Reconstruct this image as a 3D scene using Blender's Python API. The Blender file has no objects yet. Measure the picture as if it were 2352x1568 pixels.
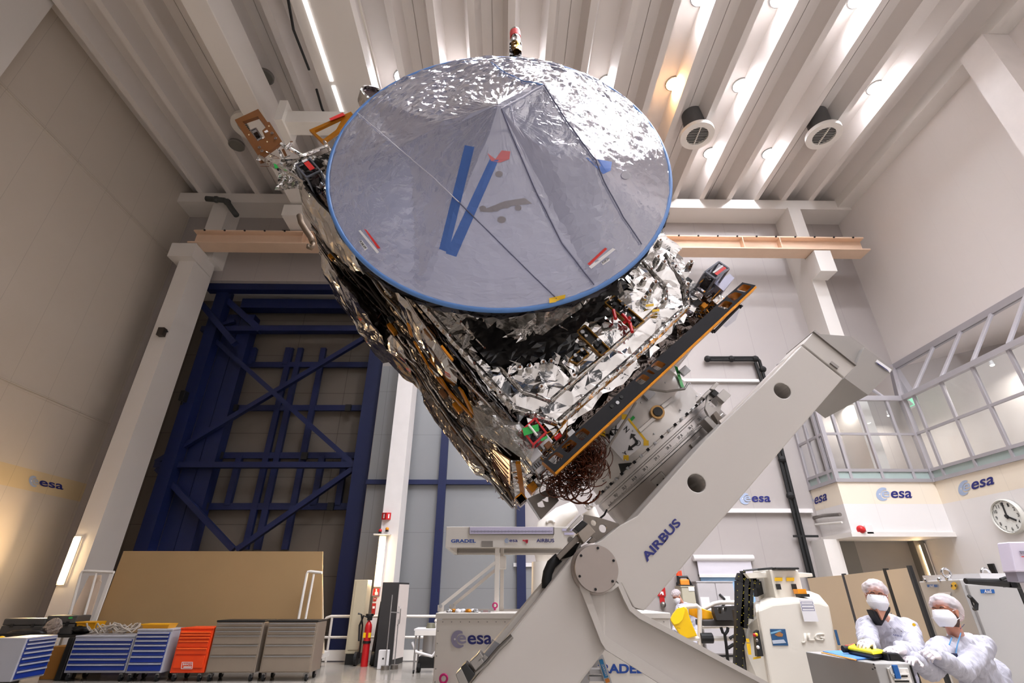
import bpy, bmesh, math, random
from mathutils import Vector, Matrix, noise
from math import sin, cos, pi, radians as R
V = Vector
sc = bpy.context.scene
C = sc.collection
# ---------------------------------------------------------------- camera
F, PIT, H = 1127.0, R(27.07), 1.5
cp, sp = cos(PIT), sin(PIT); YAW = R(1.0)
cam_d = bpy.data.cameras.new('camera'); cam = bpy.data.objects.new('camera', cam_d); C.objects.link(cam)
cam.location = (0, 0, H); cam.rotation_euler = (pi/2 + PIT, 0, -YAW)
cam_d.sensor_width = 36; cam_d.lens = F/2352*36; cam_d.clip_start = .05; cam_d.clip_end = 200
sc.camera = cam
def ray(px, py):
    u = (px-1176)/F; v = (784-py)/F
    x, y = u, cp - v*sp
    return V((x*cos(YAW)+y*sin(YAW), -x*sin(YAW)+y*cos(YAW), sp + v*cp))
def at(px, py, Y): d = ray(px, py); return V((0, 0, H)) + d*(Y/d.y)
def atx(px, py, X): d = ray(px, py); return V((0, 0, H)) + d*(X/d.x)
def atz(px, py, Z): d = ray(px, py); return V((0, 0, H)) + d*((Z-H)/d.z)
# ---------------------------------------------------------------- view
sc.view_settings.view_transform = 'Standard'; sc.view_settings.look = 'None'
sc.view_settings.exposure = 0.75; sc.view_settings.gamma = 1
w = bpy.data.worlds.new('world'); sc.world = w; w.use_nodes = True
w.node_tree.nodes['Background'].inputs[0].default_value = (.9, .86, .82, 1)
w.node_tree.nodes['Background'].inputs[1].default_value = .15
sc.cycles.max_bounces = 10; sc.cycles.diffuse_bounces = 5; sc.cycles.glossy_bounces = 5
sc.cycles.transparent_max_bounces = 16; sc.cycles.sample_clamp_indirect = 8
# ---------------------------------------------------------------- materials
def srgb(r, g, b):
    f = lambda c: (c/12.92 if c <= .04045 else ((c+.055)/1.055)**2.4)
    return (f(r/255), f(g/255), f(b/255), 1)
MATS = {}
def mat(name, col, rough=.5, metal=0, var=.06, scale=3, bump=0, bscale=30, spec=.5, coat=0, rvar=0):
    """Principled surface with a little procedural noise in its colour and, if asked, its relief."""
    if name in MATS: return MATS[name]
    m = bpy.data.materials.new(name); m.use_nodes = True; MATS[name] = m
    n = m.node_tree.nodes; l = m.node_tree.links; b = n['Principled BSDF']
    tc = n.new('ShaderNodeTexCoord'); nz = n.new('ShaderNodeTexNoise')
    nz.inputs['Scale'].default_value = scale; nz.inputs['Detail'].default_value = 3
    l.new(tc.outputs['Object'], nz.inputs['Vector'])
    mx = n.new('ShaderNodeMixRGB'); c = srgb(*col)
    mx.inputs[1].default_value = tuple(x*(1-var) for x in c[:3])+(1,)
    mx.inputs[2].default_value = tuple(min(1, x*(1+var)) for x in c[:3])+(1,)
    l.new(nz.outputs[0], mx.inputs[0]); l.new(mx.outputs[0], b.inputs['Base Color'])
    b.inputs['Roughness'].default_value = rough; b.inputs['Metallic'].default_value = metal
    b.inputs['Specular IOR Level'].default_value = spec
    if coat: b.inputs['Coat Weight'].default_value = coat; b.inputs['Coat Roughness'].default_value = .1
    if bump:
        bn = n.new('ShaderNodeTexNoise'); bn.inputs['Scale'].default_value = bscale; bn.inputs['Detail'].default_value = 4
        bp = n.new('ShaderNodeBump'); bp.inputs['Strength'].default_value = bump; bp.inputs['Distance'].default_value = .02
        l.new(tc.outputs['Object'], bn.inputs['Vector']); l.new(bn.outputs[0], bp.inputs['Height']); l.new(bp.outputs[0], b.inputs['Normal'])
    return m
def emit(name, col, strength):
    if name in MATS: return MATS[name]
    m = bpy.data.materials.new(name); m.use_nodes = True; MATS[name] = m
    b = m.node_tree.nodes['Principled BSDF']
    b.inputs['Base Color'].default_value = (.8, .8, .8, 1)
    b.inputs['Emission Color'].default_value = col+(1,); b.inputs['Emission Strength'].default_value = strength
    return m
def panelled(name, col, axes, lines, rough=.55, w=.012, dark=.72, band=None, bandcol=None):
    """painted wall with joints: lines = list of (axis, spacing, offset) ; band=(z0,z1) painted stripe."""
    m = mat(name, col, rough, var=.03, scale=.6)
    n = m.node_tree.nodes; l = m.node_tree.links; b = n['Principled BSDF']
    src = b.inputs['Base Color'].links[0].from_socket
    tc = n.new('ShaderNodeTexCoord'); sx = n.new('ShaderNodeSeparateXYZ'); l.new(tc.outputs['Object'], sx.inputs[0])
    def mth(op, a, v=None):
        q = n.new('ShaderNodeMath'); q.operation = op; l.new(a, q.inputs[0])
        if v is not None:
            if isinstance(v, (int, float)): q.inputs[1].default_value = v
            else: l.new(v, q.inputs[1])
        return q.outputs[0]
    if band:
        k = mth('MULTIPLY', mth('GREATER_THAN', sx.outputs[2], band[0]), mth('LESS_THAN', sx.outputs[2], band[1]))
        mx = n.new('ShaderNodeMixRGB'); l.new(k, mx.inputs[0]); l.new(src, mx.inputs[1]); mx.inputs[2].default_value = srgb(*bandcol)
        src = mx.outputs[0]
    for ax, s, o in lines:
        q = mth('ADD', sx.outputs[ax], -o); q = mth('PINGPONG', q, s/2); q = mth('LESS_THAN', q, w/2)
        mx = n.new('ShaderNodeMixRGB'); mx.blend_type = 'MULTIPLY'; l.new(q, mx.inputs[0]); l.new(src, mx.inputs[1])
        mx.inputs[2].default_value = (dark, dark, dark, 1); src = mx.outputs[0]
    l.new(src, b.inputs['Base Color'])
    return m
# ---------------------------------------------------------------- mesh builder
def basis(d, up=V((0, 0, 1))):
    d = d.normalized()
    if abs(d.dot(up)) > .98: up = V((0, 1, 0)) if abs(d.y) < .9 else V((1, 0, 0))
    x = up.cross(d).normalized(); return x, d.cross(x).normalized(), d
class M:
    def __init__(s): s.b = bmesh.new()
    def face(s, pts):
        vs = [s.b.verts.new(p) for p in pts]
        s.b.faces.new(vs); return s
    def prism(s, pts, ext):
        """closed polygon (3-D points) pushed along ext"""
        ext = V(ext); a = [s.b.verts.new(p) for p in pts]; c = [s.b.verts.new(V(p)+ext) for p in pts]; n = len(pts)
        s.b.faces.new(a); s.b.faces.new(c[::-1])
        for i in range(n): s.b.faces.new((a[i], c[i], c[(i+1) % n], a[(i+1) % n]))
        return s
    def hexa(s, q, r):
        """two matching quads joined into a block"""
        a = [s.b.verts.new(p) for p in q]; c = [s.b.verts.new(p) for p in r]
        s.b.faces.new(a); s.b.faces.new(c[::-1])
        for i in range(len(a)): s.b.faces.new((a[i], c[i], c[(i+1) % len(a)], a[(i+1) % len(a)]))
        return s
    def box(s, lo, hi):
        x0, y0, z0 = lo; x1, y1, z1 = hi
        return s.prism([(x0, y0, z0), (x1, y0, z0), (x1, y1, z0), (x0, y1, z0)], (0, 0, z1-z0))
    def obox(s, c, X, Y, Z):
        """oriented box: centre and three half vectors"""
        c, X, Y, Z = V(c), V(X), V(Y), V(Z)
        return s.prism([c-X-Y-Z, c+X-Y-Z, c+X+Y-Z, c-X+Y-Z], Z*2)
    def bar(s, p, q, w, h=None, up=V((0, 0, 1))):
        p, q = V(p), V(q); h = h or w; x, y, d = basis(q-p, up)
        return s.prism([p+x*a*w/2+y*b*h/2 for a, b in ((-1, -1), (1, -1), (1, 1), (-1, 1))], q-p)
    def cyl(s, p, q, r, r2=None, n=20, cap=True):
        p, q = V(p), V(q); r2 = r if r2 is None else r2; x, y, d = basis(q-p)
        A = [s.b.verts.new(p+(x*cos(2*pi*i/n)+y*sin(2*pi*i/n))*r) for i in range(n)]
        B = [s.b.verts.new(q+(x*cos(2*pi*i/n)+y*sin(2*pi*i/n))*r2) for i in range(n)]
        for i in range(n): s.b.faces.new((A[i], A[(i+1) % n], B[(i+1) % n], B[i]))
        if cap: s.b.faces.new(A[::-1]); s.b.faces.new(B)
        return s
    def ring(s, c, ax, r0, r1, t, n=32):
        """flat annulus with thickness t along ax"""
        c, ax = V(c), V(ax).normalized(); x, y, d = basis(ax); q = []
        for rr, o in ((r0, 0), (r1, 0), (r1, t), (r0, t)):
            q.append([s.b.verts.new(c+d*o+(x*cos(2*pi*i/n)+y*sin(2*pi*i/n))*rr) for i in range(n)])
        for k in range(4):
            a, b = q[k], q[(k+1) % 4]
            for i in range(n): s.b.faces.new((a[i], a[(i+1) % n], b[(i+1) % n], b[i]))
        return s
    def lathe(s, c, ax, prof, n=32):
        """prof = [(radius, height)...] about the axis"""
        c, ax = V(c), V(ax); x, y, d = basis(ax); rows = []
        for rr, h in prof:
            rows.append([s.b.verts.new(c+d*h+(x*cos(2*pi*i/n)+y*sin(2*pi*i/n))*max(rr, 1e-4)) for i in range(n)])
        for a, b in zip(rows, rows[1:]):
            for i in range(n): s.b.faces.new((a[i], a[(i+1) % n], b[(i+1) % n], b[i]))
        return s
    def tube(s, pts, r, n=8, cap=True):
        pts = [V(p) for p in pts]; rows = []; x = None
        for i, p in enumerate(pts):
            d = (pts[min(i+1, len(pts)-1)]-pts[max(i-1, 0)])
            if d.length < 1e-9: d = V((0, 0, 1))
            d.normalize()
            if x is None: x, y, _ = basis(d)
            else:
                x = (x-d*x.dot(d))
                if x.length < 1e-6: x, y, _ = basis(d)
                x.normalize(); y = d.cross(x)
            rr = r[i] if isinstance(r, (list, tuple)) else r
            rows.append([s.b.verts.new(p+(x*cos(2*pi*k/n)+y*sin(2*pi*k/n))*rr) for k in range(n)])
        for a, b in zip(rows, rows[1:]):
            for k in range(n): s.b.faces.new((a[k], a[(k+1) % n], b[(k+1) % n], b[k]))
        if cap and n > 2: s.b.faces.new(rows[0][::-1]); s.b.faces.new(rows[-1])
        return s
    def ball(s, c, r, n=12, m=8, sq=None):
        c = V(c); rx, ry, rz = (r, r, r) if isinstance(r, (int, float)) else r; rows = []
        for j in range(m+1):
            t = pi*j/m
            rows.append([s.b.verts.new(c+V((rx*sin(t)*cos(2*pi*i/n), ry*sin(t)*sin(2*pi*i/n), -rz*cos(t)))) for i in range(n)])
        for a, b in zip(rows, rows[1:]):
            for i in range(n): s.b.faces.new((a[i], a[(i+1) % n], b[(i+1) % n], b[i]))
        return s
    def grid(s, fn, nu, nv):
        vs = [[s.b.verts.new(fn(i/nu, j/nv)) for j in range(nv+1)] for i in range(nu+1)]
        for i in range(nu):
            for j in range(nv): s.b.faces.new((vs[i][j], vs[i+1][j], vs[i+1][j+1], vs[i][j+1]))
        return s
    def build(s, name, m, parent=None, smooth=False, bevel=0, seg=2, weld=True, solid=0, sub=0):
        if weld: bmesh.ops.remove_doubles(s.b, verts=s.b.verts, dist=1e-5)
        bmesh.ops.recalc_face_normals(s.b, faces=s.b.faces)
        me = bpy.data.meshes.new(name); s.b.to_mesh(me); s.b.free(); me.materials.append(m)
        if smooth:
            for p in me.polygons: p.use_smooth = True
        o = bpy.data.objects.new(name, me); C.objects.link(o)
        if parent is not None:
            o.parent = parent; o.location = -world_of(parent)
        if bevel:
            q = o.modifiers.new('bevel', 'BEVEL'); q.width = bevel; q.segments = seg; q.limit_method = 'ANGLE'; q.angle_limit = R(35)
        if solid: q = o.modifiers.new('solid', 'SOLIDIFY'); q.thickness = solid; q.offset = 0
        if sub: q = o.modifiers.new('sub', 'SUBSURF'); q.levels = sub; q.render_levels = sub
        if smooth == 'auto':
            me.set_sharp_from_angle(angle=R(38))
        return o
def world_of(o):
    p = V(o.location)
    while o.parent is not None: o = o.parent; p = p + V(o.location)
    return p
def thing(name, label, cat, loc=(0, 0, 0), group=None):
    o = bpy.data.objects.new(name, None); C.objects.link(o); o.location = V(loc); o.empty_display_size = .1
    o['label'] = label; o['category'] = cat
    if group: o['group'] = group
    return o
def tag(o, label, cat, group=None):
    o['label'] = label; o['category'] = cat
    if group: o['group'] = group
    return o
def struct(o): o['kind'] = 'structure'; return o
def dup(root, loc, label=None):
    r = root.copy(); C.objects.link(r); r.location = V(loc)
    if label: r['label'] = label
    def kids(src, dst):
        for ch in list(src.children):
            c = ch.copy(); C.objects.link(c); c.parent = dst; kids(ch, c)
    kids(root, r); return r
def letters(name, body, m, parent, BL, BR, TL, lift=.003, bold=.0, thick=0):
    """lettering fitted into the parallelogram BL, BR, TL"""
    cu = bpy.data.curves.new('t', 'FONT'); cu.body = body; cu.offset = bold; cu.resolution_u = 4
    o = bpy.data.objects.new('t', cu); C.objects.link(o); bpy.context.view_layer.update()
    me = o.evaluated_get(bpy.context.evaluated_depsgraph_get()).to_mesh()
    b = bmesh.new(); b.from_mesh(me); bpy.data.objects.remove(o); bpy.data.curves.remove(cu)
    xs = [v.co.x for v in b.verts]; ys = [v.co.y for v in b.verts]
    x0, x1, y0, y1 = min(xs), max(xs), min(ys), max(ys)
    BL, BR, TL = V(BL), V(BR), V(TL); X, Y = BR-BL, TL-BL; N = X.cross(Y).normalized()
    if N.dot(V((0, 0, H))-BL) < 0: N = -N
    for v in b.verts: v.co = BL + X*((v.co.x-x0)/(x1-x0)) + Y*((v.co.y-y0)/max(1e-6, y1-y0)) + N*lift
    bmesh.ops.remove_doubles(b, verts=b.verts, dist=1e-6)
    q = M(); q.b.free(); q.b = b
    return q.build(name, m, parent, weld=False, solid=thick)
def quadplate(name, m, parent, pts, t=.004, lift=.002, bevel=0):
    """thin sticker or plate on the surface given by its corners"""
    pts = [V(p) for p in pts]; N = (pts[1]-pts[0]).cross(pts[2]-pts[1]).normalized()
    if N.dot(V((0, 0, H))-pts[0]) < 0: N = -N
    return M().prism([p+N*lift for p in pts], N*t).build(name, m, parent, bevel=bevel)
def light(name, kind, loc, energy, col=(1, 1, 1), size=.3, direction=(0, 0, -1), spread=pi, sizey=None):
    d = bpy.data.lights.new(name, kind); d.energy = energy; d.color = col
    o = bpy.data.objects.new(name, d); C.objects.link(o); o.location = loc
    if kind == 'AREA':
        d.shape = 'DISK' if sizey is None else 'RECTANGLE'; d.size = size; d.spread = spread
        if sizey: d.size_y = sizey
    o.rotation_euler = V(direction).to_track_quat('-Z', 'Y').to_euler()
    return o
# ================================================================ THE HALL
YB, YC, XL, XR, YF = 15.9, 14.6, -13.0, 12.66, -9.0
XU = at(2053, 845, YB).x                       # the upper right wall stands further back than the gallery
zr = at(1500, 456, 15).z; zs = zr + .62
cream = mat('cream_paint', (222, 217, 212), .6, var=.02, scale=.5)
white = mat('white_wall_paint', (224, 221, 220), .55, var=.02, scale=.5)
ceilm = mat('ceiling_paint', (222, 216, 212), .7, var=.03, scale=.7)
navy = mat('navy_steel_paint', (4, 20, 66), .55, var=.12, scale=2)
darkgap = mat('dark_gap', (28, 26, 25), .8)
black = mat('black_plastic', (22, 22, 23), .45)
blackrub = mat('black_rubber', (15, 15, 16), .7)
steel = mat('brushed_steel', (150, 146, 142), .38, 1, var=.1, scale=6)
chrome = mat('chrome', (205, 205, 208), .12, 1)
alum = mat('aluminium', (178, 178, 180), .42, 1, var=.06)
whitep = mat('white_powder_coat', (228, 224, 218), .4, var=.02)
red = mat('red_paint', (190, 20, 26), .4)
yellow = mat('yellow_plastic', (246, 196, 20), .4)
paper = mat('white_paper', (232, 230, 232), .7)
inkblue = mat('ink_blue', (26, 32, 110), .5)
esagrey = mat('emblem_blue_grey', (160, 174, 200), .5)
esaband = (228, 214, 186)
floor_m = mat('glossy_epoxy_floor', (150, 144, 135), .16, var=.03, scale=.8)
struct(M().box((XL-.3, YF-.3, -.3), (15.5, 19.5, 0)).build('floor', floor_m))
# ceiling: one folded concrete slab with downstand ribs and open joints
def ceiling():
    prof = [(XL-.3, zs)]; bay = 7.41
    k0 = -9
    pts = []
    for k in range(-19, 14):
        xr_ = 6.85 + 1.12*k
        if xr_ < XL+.2 or xr_ > XU-.1: continue
        pts += [(xr_-.25, zs), (xr_-.1, zr), (xr_+.1, zr), (xr_+.25, zs)]
        if k % 2: pts += [(xr_+.55, zs), (xr_+.552, zs+.05), (xr_+.57, zs+.05), (xr_+.572, zs)]
    prof += pts + [(XU+.3, zs), (XU+.3, zs+.3), (XL-.3, zs+.3)]
    return M().prism([(x, YF-.3, z) for x, z in prof], (0, YB+.3-YF+.3, 0)).build('ceiling', ceilm)
struct(ceiling())
ZB0, ZB1 = at(0, 1059, 0.001).z, 0
zb = [atx(0, 1059, XL).z, atx(0, 1112, XL).z]
lw_m = panelled('left_wall_panels', (200, 190, 178), 0, [(1, 1.2, .2), (2, 6.73, 6.44)], band=(zb[1], zb[0]), bandcol=(206, 186, 148), dark=.8, w=.014)
struct(M().box((XL-.3, YF, 0), (XL, YB+.3, zs+.2)).build('wall_left', lw_m))
# projecting joint covers along the left wall
for i, z in enumerate((atx(7, 196, XL).z, 6.44)):
    struct(M().box((XL, YF, z-.03), (XL+.03, YB, z+.03)).box((XL, YF, z-.10), (XL+.012, YB, z-.06)).build('trim_%d' % (i+1), lw_m))
struct(M().box((XU, YF, 0), (XU+.3, YB+.3, zs+.2)).build('wall_right', panelled('right_wall_panels', (226, 219, 215), 0, [(1, 1.2, .3)], dark=.97)))
struct(M().box((XL-.3, YF-.3, 0), (XU+.3, YF, zs+.2)).build('wall_front', cream))
struct(M().box((XL, YF, 7.6), (3.2, YF+.1, zs)).build('window_5', mat('added_panel_black', (10, 10, 11), .5)))  # dark panel added out of view so foil and film reflect black
# back wall in three pieces around the door recess
ox0, ox1, oz = at(487, 655, YB).x-1.6, at(880, 830, YB).x, at(600, 645, YB).z
bw_m = panelled('back_wall_panels', (168, 161, 158), 0, [(0, 1.25, .35)], dark=.86, w=.02)
b = M()
b.prism([(XL-.3, YB, 0), (ox0, YB, 0), (ox0, YB, oz), (ox1, YB, oz), (ox1, YB, 0), (XU+.3, YB, 0), (XU+.3, YB, zs), (XL-.3, YB, zs)], (0, .3, 0))
struct(b.build('wall_back', bw_m))
# the recess behind the door opening
recm = mat('recess_grey_paint', (84, 80, 76), .7)
doorm = panelled('door_sheet_grey', (98, 90, 82), 0, [(0, 2.1, .3), (2, 1.55, .4)], dark=.6, w=.03)
struct(M().box((ox0-.2, YB+.3, 0), (ox0, 18.2, oz+.2)).build('trim_3', recm))
struct(M().box((ox1, YB+.3, 0), (ox1+.2, 18.2, oz+.2)).build('trim_4', recm))
struct(M().box((ox0-.2, YB+.3, oz), (ox1+.2, 18.2, oz+.2)).build('trim_5', white))
dr = thing('door_1', 'big grey sheet metal hangar door behind navy steel bracing', 'door', (-8, 17.4, 0)); dr['kind'] = 'structure'
M().box((ox0, 17.4, 0), (ox1, 17.5, oz)).build('sheet_panel', doorm, dr)
# header beam, crane rail, columns
bz = at(1500, 476, 15).z
struct(M().box((XL, 15.0, bz), (XU, YB, zr)).build('trim_6', cream))
railm = mat('crane_rail_paint', (226, 196, 170), .5)
def rail():
    z0, z1, y = 12.70, 13.36, 14.4
    b = M(); x0 = at(440, 545, y).x; x1 = at(1988, 560, y).x
    b.prism([(x0, y-.02, z1), (x0, y+.45, z1), (x0, y+.45, z1-.05), (x0, y+.24, z1-.05), (x0, y+.24, z0+.05), (x0, y+.45, z0+.05), (x0, y+.45, z0), (x0, y-.12, z0), (x0, y-.12, z0+.05), (x0, y+.2, z0+.05), (x0, y+.2, z1-.05), (x0, y-.02, z1-.05)], (x1-x0, 0, 0))
    t = thing('crane_rail', 'long cream steel crane runway beam along the top of back wall', 'crane rail', ((x0+x1)/2, y, z0))
    b.build('beam', railm, t)
    for k in range(34):
        x = x0+.4+k*(x1-x0-.8)/33
        M().cyl((x, y-.05, z1-.03), (x, y-.02, z1-.03), .035, n=8).build('bolt', darkgap, t)
    for x in (x0+4, x0+6.3, x1-4.6, x1-3.2): M().box((x, y-.02, z0+.05), (x+.03, y+.2, z1-.05)).build('stiffener', railm, t)
rail()
def column(i, x0, x1, y, ztop, m, bracket=None, yb=YB):
    o = struct(M().box((x0, y, 0), (x1, yb, ztop)).build('trim_%d' % i, m)); return o
lx0, lx1 = at(184, 1200, YC).x, at(231, 1200, YC).x
column(7, lx0, lx1, YC, 12.55, cream, yb=15.7)
struct(M().box((lx0-.25, 14.3, 12.1), (lx1+.05, 15.6, 12.68)).build('trim_8', cream))
struct(M().box((lx0+.1, YC+.5, 12.6), (lx1+.2, 15.9, bz)).build('trim_9', cream))
mx0, mx1 = at(864, 1310, YC).x, at(906, 1310, YC).x
column(10, mx0, mx1, YC, 12.55, mat('column_white_paint', (226, 222, 220), .5), yb=15.4)
rx0, rx1 = at(1868, 610, YC).x, at(1898, 610, YC).x
struct(M().box((rx0, YC+.3, at(2100, 1107, 14.5).z-.15), (rx1, YB, bz)).build('trim_11', cream))
struct(M().box((rx0-.02, 14.3, 11.75), (rx1+.1, YC+.3, 12.66)).build('trim_12', cream))
# column and haunch on the right wall
q0 = atx(2196, 116, XU-.9); 
struct(M().box((XU-.75, q0.y-.6, 0), (XU, q0.y+.15, q0.z-.2)).build('trim_13', mat('right_column_paint', (226, 219, 215), .6)))
struct(M().box((XU-.55, YF, zr-.35), (XU, YB, zr+.1)).build('trim_14', cream))
# wall ledges (right part of the back wall)
za, zb2 = at(1560, 872, YB).z, at(1730, 1172, YB).z
struct(M().box((ox1+.6, YB-.12, za-.1), (XU, YB, za)).build('trim_15', white))
struct(M().box((at(1560, 1172, YB).x, YB-.14, zb2-.08), (9.6, YB, zb2+.04)).build('trim_16', white))
# sheet metal wall between the columns and its navy posts
shx0, shx1, shz = at(872, 900, YB-.1).x, at(1183, 1200, YB-.1).x, at(1000, 842, YB-.1).z
shm = panelled('galvanised_sheet', (150, 152, 154), 0, [(0, 2.2, .4), (2, 1.5, .1)], rough=.45, dark=.8, w=.02)
shm.node_tree.nodes['Principled BSDF'].inputs['Metallic'].default_value = .55
struct(M().box((shx0, YB-.12, 0), (shx1, YB-.02, shz)).build('trim_17', shm))
def post(name, label, pts, Y, wd, m, dep=.14):
    p, q = [at(x, y, Y) for x, y in pts]
    xc = (p.x+q.x)/2
    o = M().box((xc-wd/2, Y, 0), (xc+wd/2, Y+dep, max(p.z, q.z))).build(name, m)
    return tag(o, label, 'steel post')
post('steel_post', 'slim navy steel post on the sheet wall beside white column', [(1023, 975), (998, 1390)], YB-.3, .24, navy)
post('steel_post', 'navy steel post behind the white test rig frame', [(1197, 1120), (1197, 1390)], YB-.3, .26, navy)
hz = at(1000, 1106, YB-.3).z
tag(M().box((at(840, 1106, YB-.3).x, YB-.28, hz-.07), (at(1187, 1106, YB-.3).x, YB-.16, hz+.07)).build('steel_rail', navy), 'navy horizontal steel rail crossing the grey sheet wall', 'steel rail')
# ---------------------------------------------------------------- navy bracing of the hangar door
def brace():
    Y = 16.6
    t = thing('door_bracing', 'navy steel truss bracing crossed in front of the hangar door', 'steel frame', (-8, Y, 0))
    g = thing('door_stiffener_grid', 'dark navy grid of door stiffeners behind the diagonal bracing', 'steel frame', (-8, 17.3, 0))
    P = lambda x, y, Y=Y: at(x, y, Y)
    cnt = [0]
    def L(a, b_, wd, Y=Y, par=t, nm='brace', dp=None):
        cnt[0] += 1; wd = wd*(1+.004*cnt[0]); M().bar(P(*a, Y), P(*b_, Y), wd, (dp or wd)*(1+.03*(cnt[0] % 7)), up=V((0, 1, 0))).build(nm, navy, par)
    for a, b_ in (((472, 762), (815, 1068)), ((835, 778), (360, 1062)), ((362, 1076), (537, 1262)), ((815, 1074), (545, 1262))): L(a, b_, .16)
    L((358, 1068), (818, 1068), .18, nm='chord'); L((465, 757), (835, 757), .2, nm='chord')
    # main posts
    for (a, b_, wd) in (((520, 690), (300, 1300), .42), ((868, 812), (772, 1500), .55)):
        p, q = P(*a, 16.4), P(*b_, 16.4); x = (p.x+q.x)/2
        M().box((x-wd/2, 16.3, 0), (x+wd/2, 16.75, oz-.1)).build('post', navy, t)
    p = P(905, 860, 16.25); M().box((p.x-.18, 16.1, 0), (p.x+.1, 16.3, oz-.6)).build('post', navy, t)
    L((480, 661), (800, 663), .32, 16.25, nm='chord'); L((560, 702), (820, 704), .4, 16.9, nm='chord')
    L((575, 757), (840, 757), .25, 17.2, nm='chord')
    L((465, 700), (540, 790), .2, 16.2); L((522, 690), (600, 760), .22, 16.6); L((470, 757), (540, 737), .12, 16.6)
    for y in (838, 937, 1046, 1163):
        L((500 if y < 1000 else 470, y), (850, y), .2, 17.2, g, 'rail', .1)
    for (x0, y0, x1, y1) in ((668, 800, 565, 1262), (692, 800, 590, 1262), (748, 800, 650, 1262), (555, 1046, 520, 1160), (742, 1046, 720, 1160), (495, 1046, 465, 1160), (795, 1046, 775, 1160), (585, 800, 575, 838), (665, 800, 655, 838)):
        a, b_ = P(x0, y0, 17.2), P(x1, y1, 17.2); x = (a.x+b_.x)/2
        sk = .004*len(g.children); M().box((x-.1, 17.15-sk, b_.z), (x+.1, 17.25+sk, a.z)).build('stile', navy, g)
    for x in (470, 505): 
        a, b_ = P(x+60, 790, 17.0), P(x-80, 1262, 17.0); xx = (a.x+b_.x)/2
        M().box((xx-.25, 16.95-.0004*x, 0), (xx+.25, 17.2, oz-1)).build('stile', navy, g)
    for (x, y) in ((700, 1047), (800, 937), (540, 937), (505, 1046), (470, 1163), (760, 1163)):
        c = P(x, y, 17.05); M().box((c.x-.1, 16.98, c.z-.12), (c.x+.1, 17.1, c.z+.12)).build('latch', black, g)
brace()
# ---------------------------------------------------------------- crane bridge overhead
def crane():
    t = thing('crane_bridge', 'cream box girder crane bridge hanging under the ceiling above satellite', 'crane', (-8, 8, 13.9))
    zt = 14.0
    a0, a1 = atz(402, 0, zt), atz(640, 400, zt)
    xl = (atz(420, 0, zt).x+atz(685, 495, zt).x)/2; xw = .58
    M().box((xl-.05, YF+.6, zt), (xl+xw, 14.55, zt+1.1)).build('girder', cream, t, bevel=.02)
    M().box((xl-.25, 13.6, 13.42), (xl+4.2, 14.6, 13.9)).build('end_carriage', cream, t)
    x2 = atz(720, 0, zt).x
    M().box((x2-.7, YF+.6, zt+.35), (x2+.75, 13.4, zt+.8)).build('walkway', cream, t)
    M().box((xl+.7, 12.5, zt-.1), (x2+.6, 12.85, zt+.45)).build('cross_tie', cream, t)
    for px in (770, 800, 830):
        x = atz(px, 60, zt).x-.02
        M().bar((x, YF+.6, zt+.4), (x, 13.0, zt+.4), .05).build('handrail', whitep, t)
    M().bar((atz(770, 0, zt).x, 10.2, zt+.4), (atz(835, 0, zt).x, 9.5, zt+.4), .05).build('handrail_brace', whitep, t)
    p, q = atz(692, 0, zt+.3), atz(788, 252, zt+.3); x = (p.x+q.x)/2
    M().box((x-.05, YF+.6, zt+.31), (x+.05, q.y-.9, zt+.35)).build('glow_strip', emit('strip_glow', (1, .95, .95), 1.1), t); M().box((x-.05, q.y-.75, zt+.31), (x+.05, q.y+.3, zt+.35)).build('glow_strip', MATS['strip_glow'], t)  # bright slots along the walkway, drawn as glowing strips
    # festoon cable
    b = M(); 
    def sag(p, q, d):
        return [p.lerp(q, i/12)+V((0, 0, -d*4*(i/12)*(1-i/12))) for i in range(13)]
    A = [atz(x, y, zt+.1) for x, y in ((655, -40), (674, 68), (710, 160))]; B = [atz(x, y, zt+.1) for x, y in ((727, 205), (740, 250), (758, 285))]
    M().tube(A, .035).build('cable', blackrub, t); M().tube(B, .035).build('cable', blackrub, t)
    c = atz(700, 275, 13.7)
    M().box((c.x-.5, c.y-.25, 13.3), (c.x+1.3, c.y+.2, 13.75)).build('hoist_trolley', whitep, t)
    M().box((c.x-.62, c.y-.4, 13.2), (c.x-.4, c.y+.5, 14.0)).build('hoist_plate', whitep, t)
    c = atz(660, 286, 13.5); M().cyl((c.x, c.y-.1, c.z), (c.x, c.y+.1, c.z), .08).build('wheel', black, t)
crane()
# ---------------------------------------------------------------- ceiling lamps and air diffusers
lampwhite = emit('lamp_glow_white', (1, .97, 1), 30); lampor = emit('lamp_glow_orange', (1, .62, .3), 30)
lampoff = mat('unlit_lamp_glass', (120, 118, 112), .2)
POS = {-3: 'row', }
def lamp(px, py, state, label, loc=None, hidden=False):
    p = loc or atz(px, py, zs-.04 if state != 'off' else zr-.06); z_ = zs if state != 'off' else zr-.02
    t = thing('ceiling_lamp', label, 'ceiling lamp', (p.x, p.y, z_-.06), 'round ceiling downlights')
    M().lathe((p.x, p.y, z_+.05), (0, 0, -1), [(.2, 0), (.265, .0), (.27, .08), (.232, .095), (.225, .06)], 28).build('housing', mat('lamp_ring_grey', (120, 116, 112), .4), t, smooth='auto')
    g = {'w': lampwhite, 'o': lampor, 'off': lampoff}[state]
    M().cyl((p.x, p.y, z_-.035), (p.x, p.y, z_-.01), .226, n=28).build('diffuser', g, t)
    if state != 'off':
        o = light('lamp_light', 'AREA', (0, 0, 0), (175 if p.x > 9 else 70 if p.y < 0 else 122) if state == 'w' else 80, (.95, .97, 1.05) if state == 'w' else (1, .55, .22), .44, (0, 0, -1), R(178))
        o.location = (p.x, p.y, zs-.06)
    return t
L_ = 'white round downlight '
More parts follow.
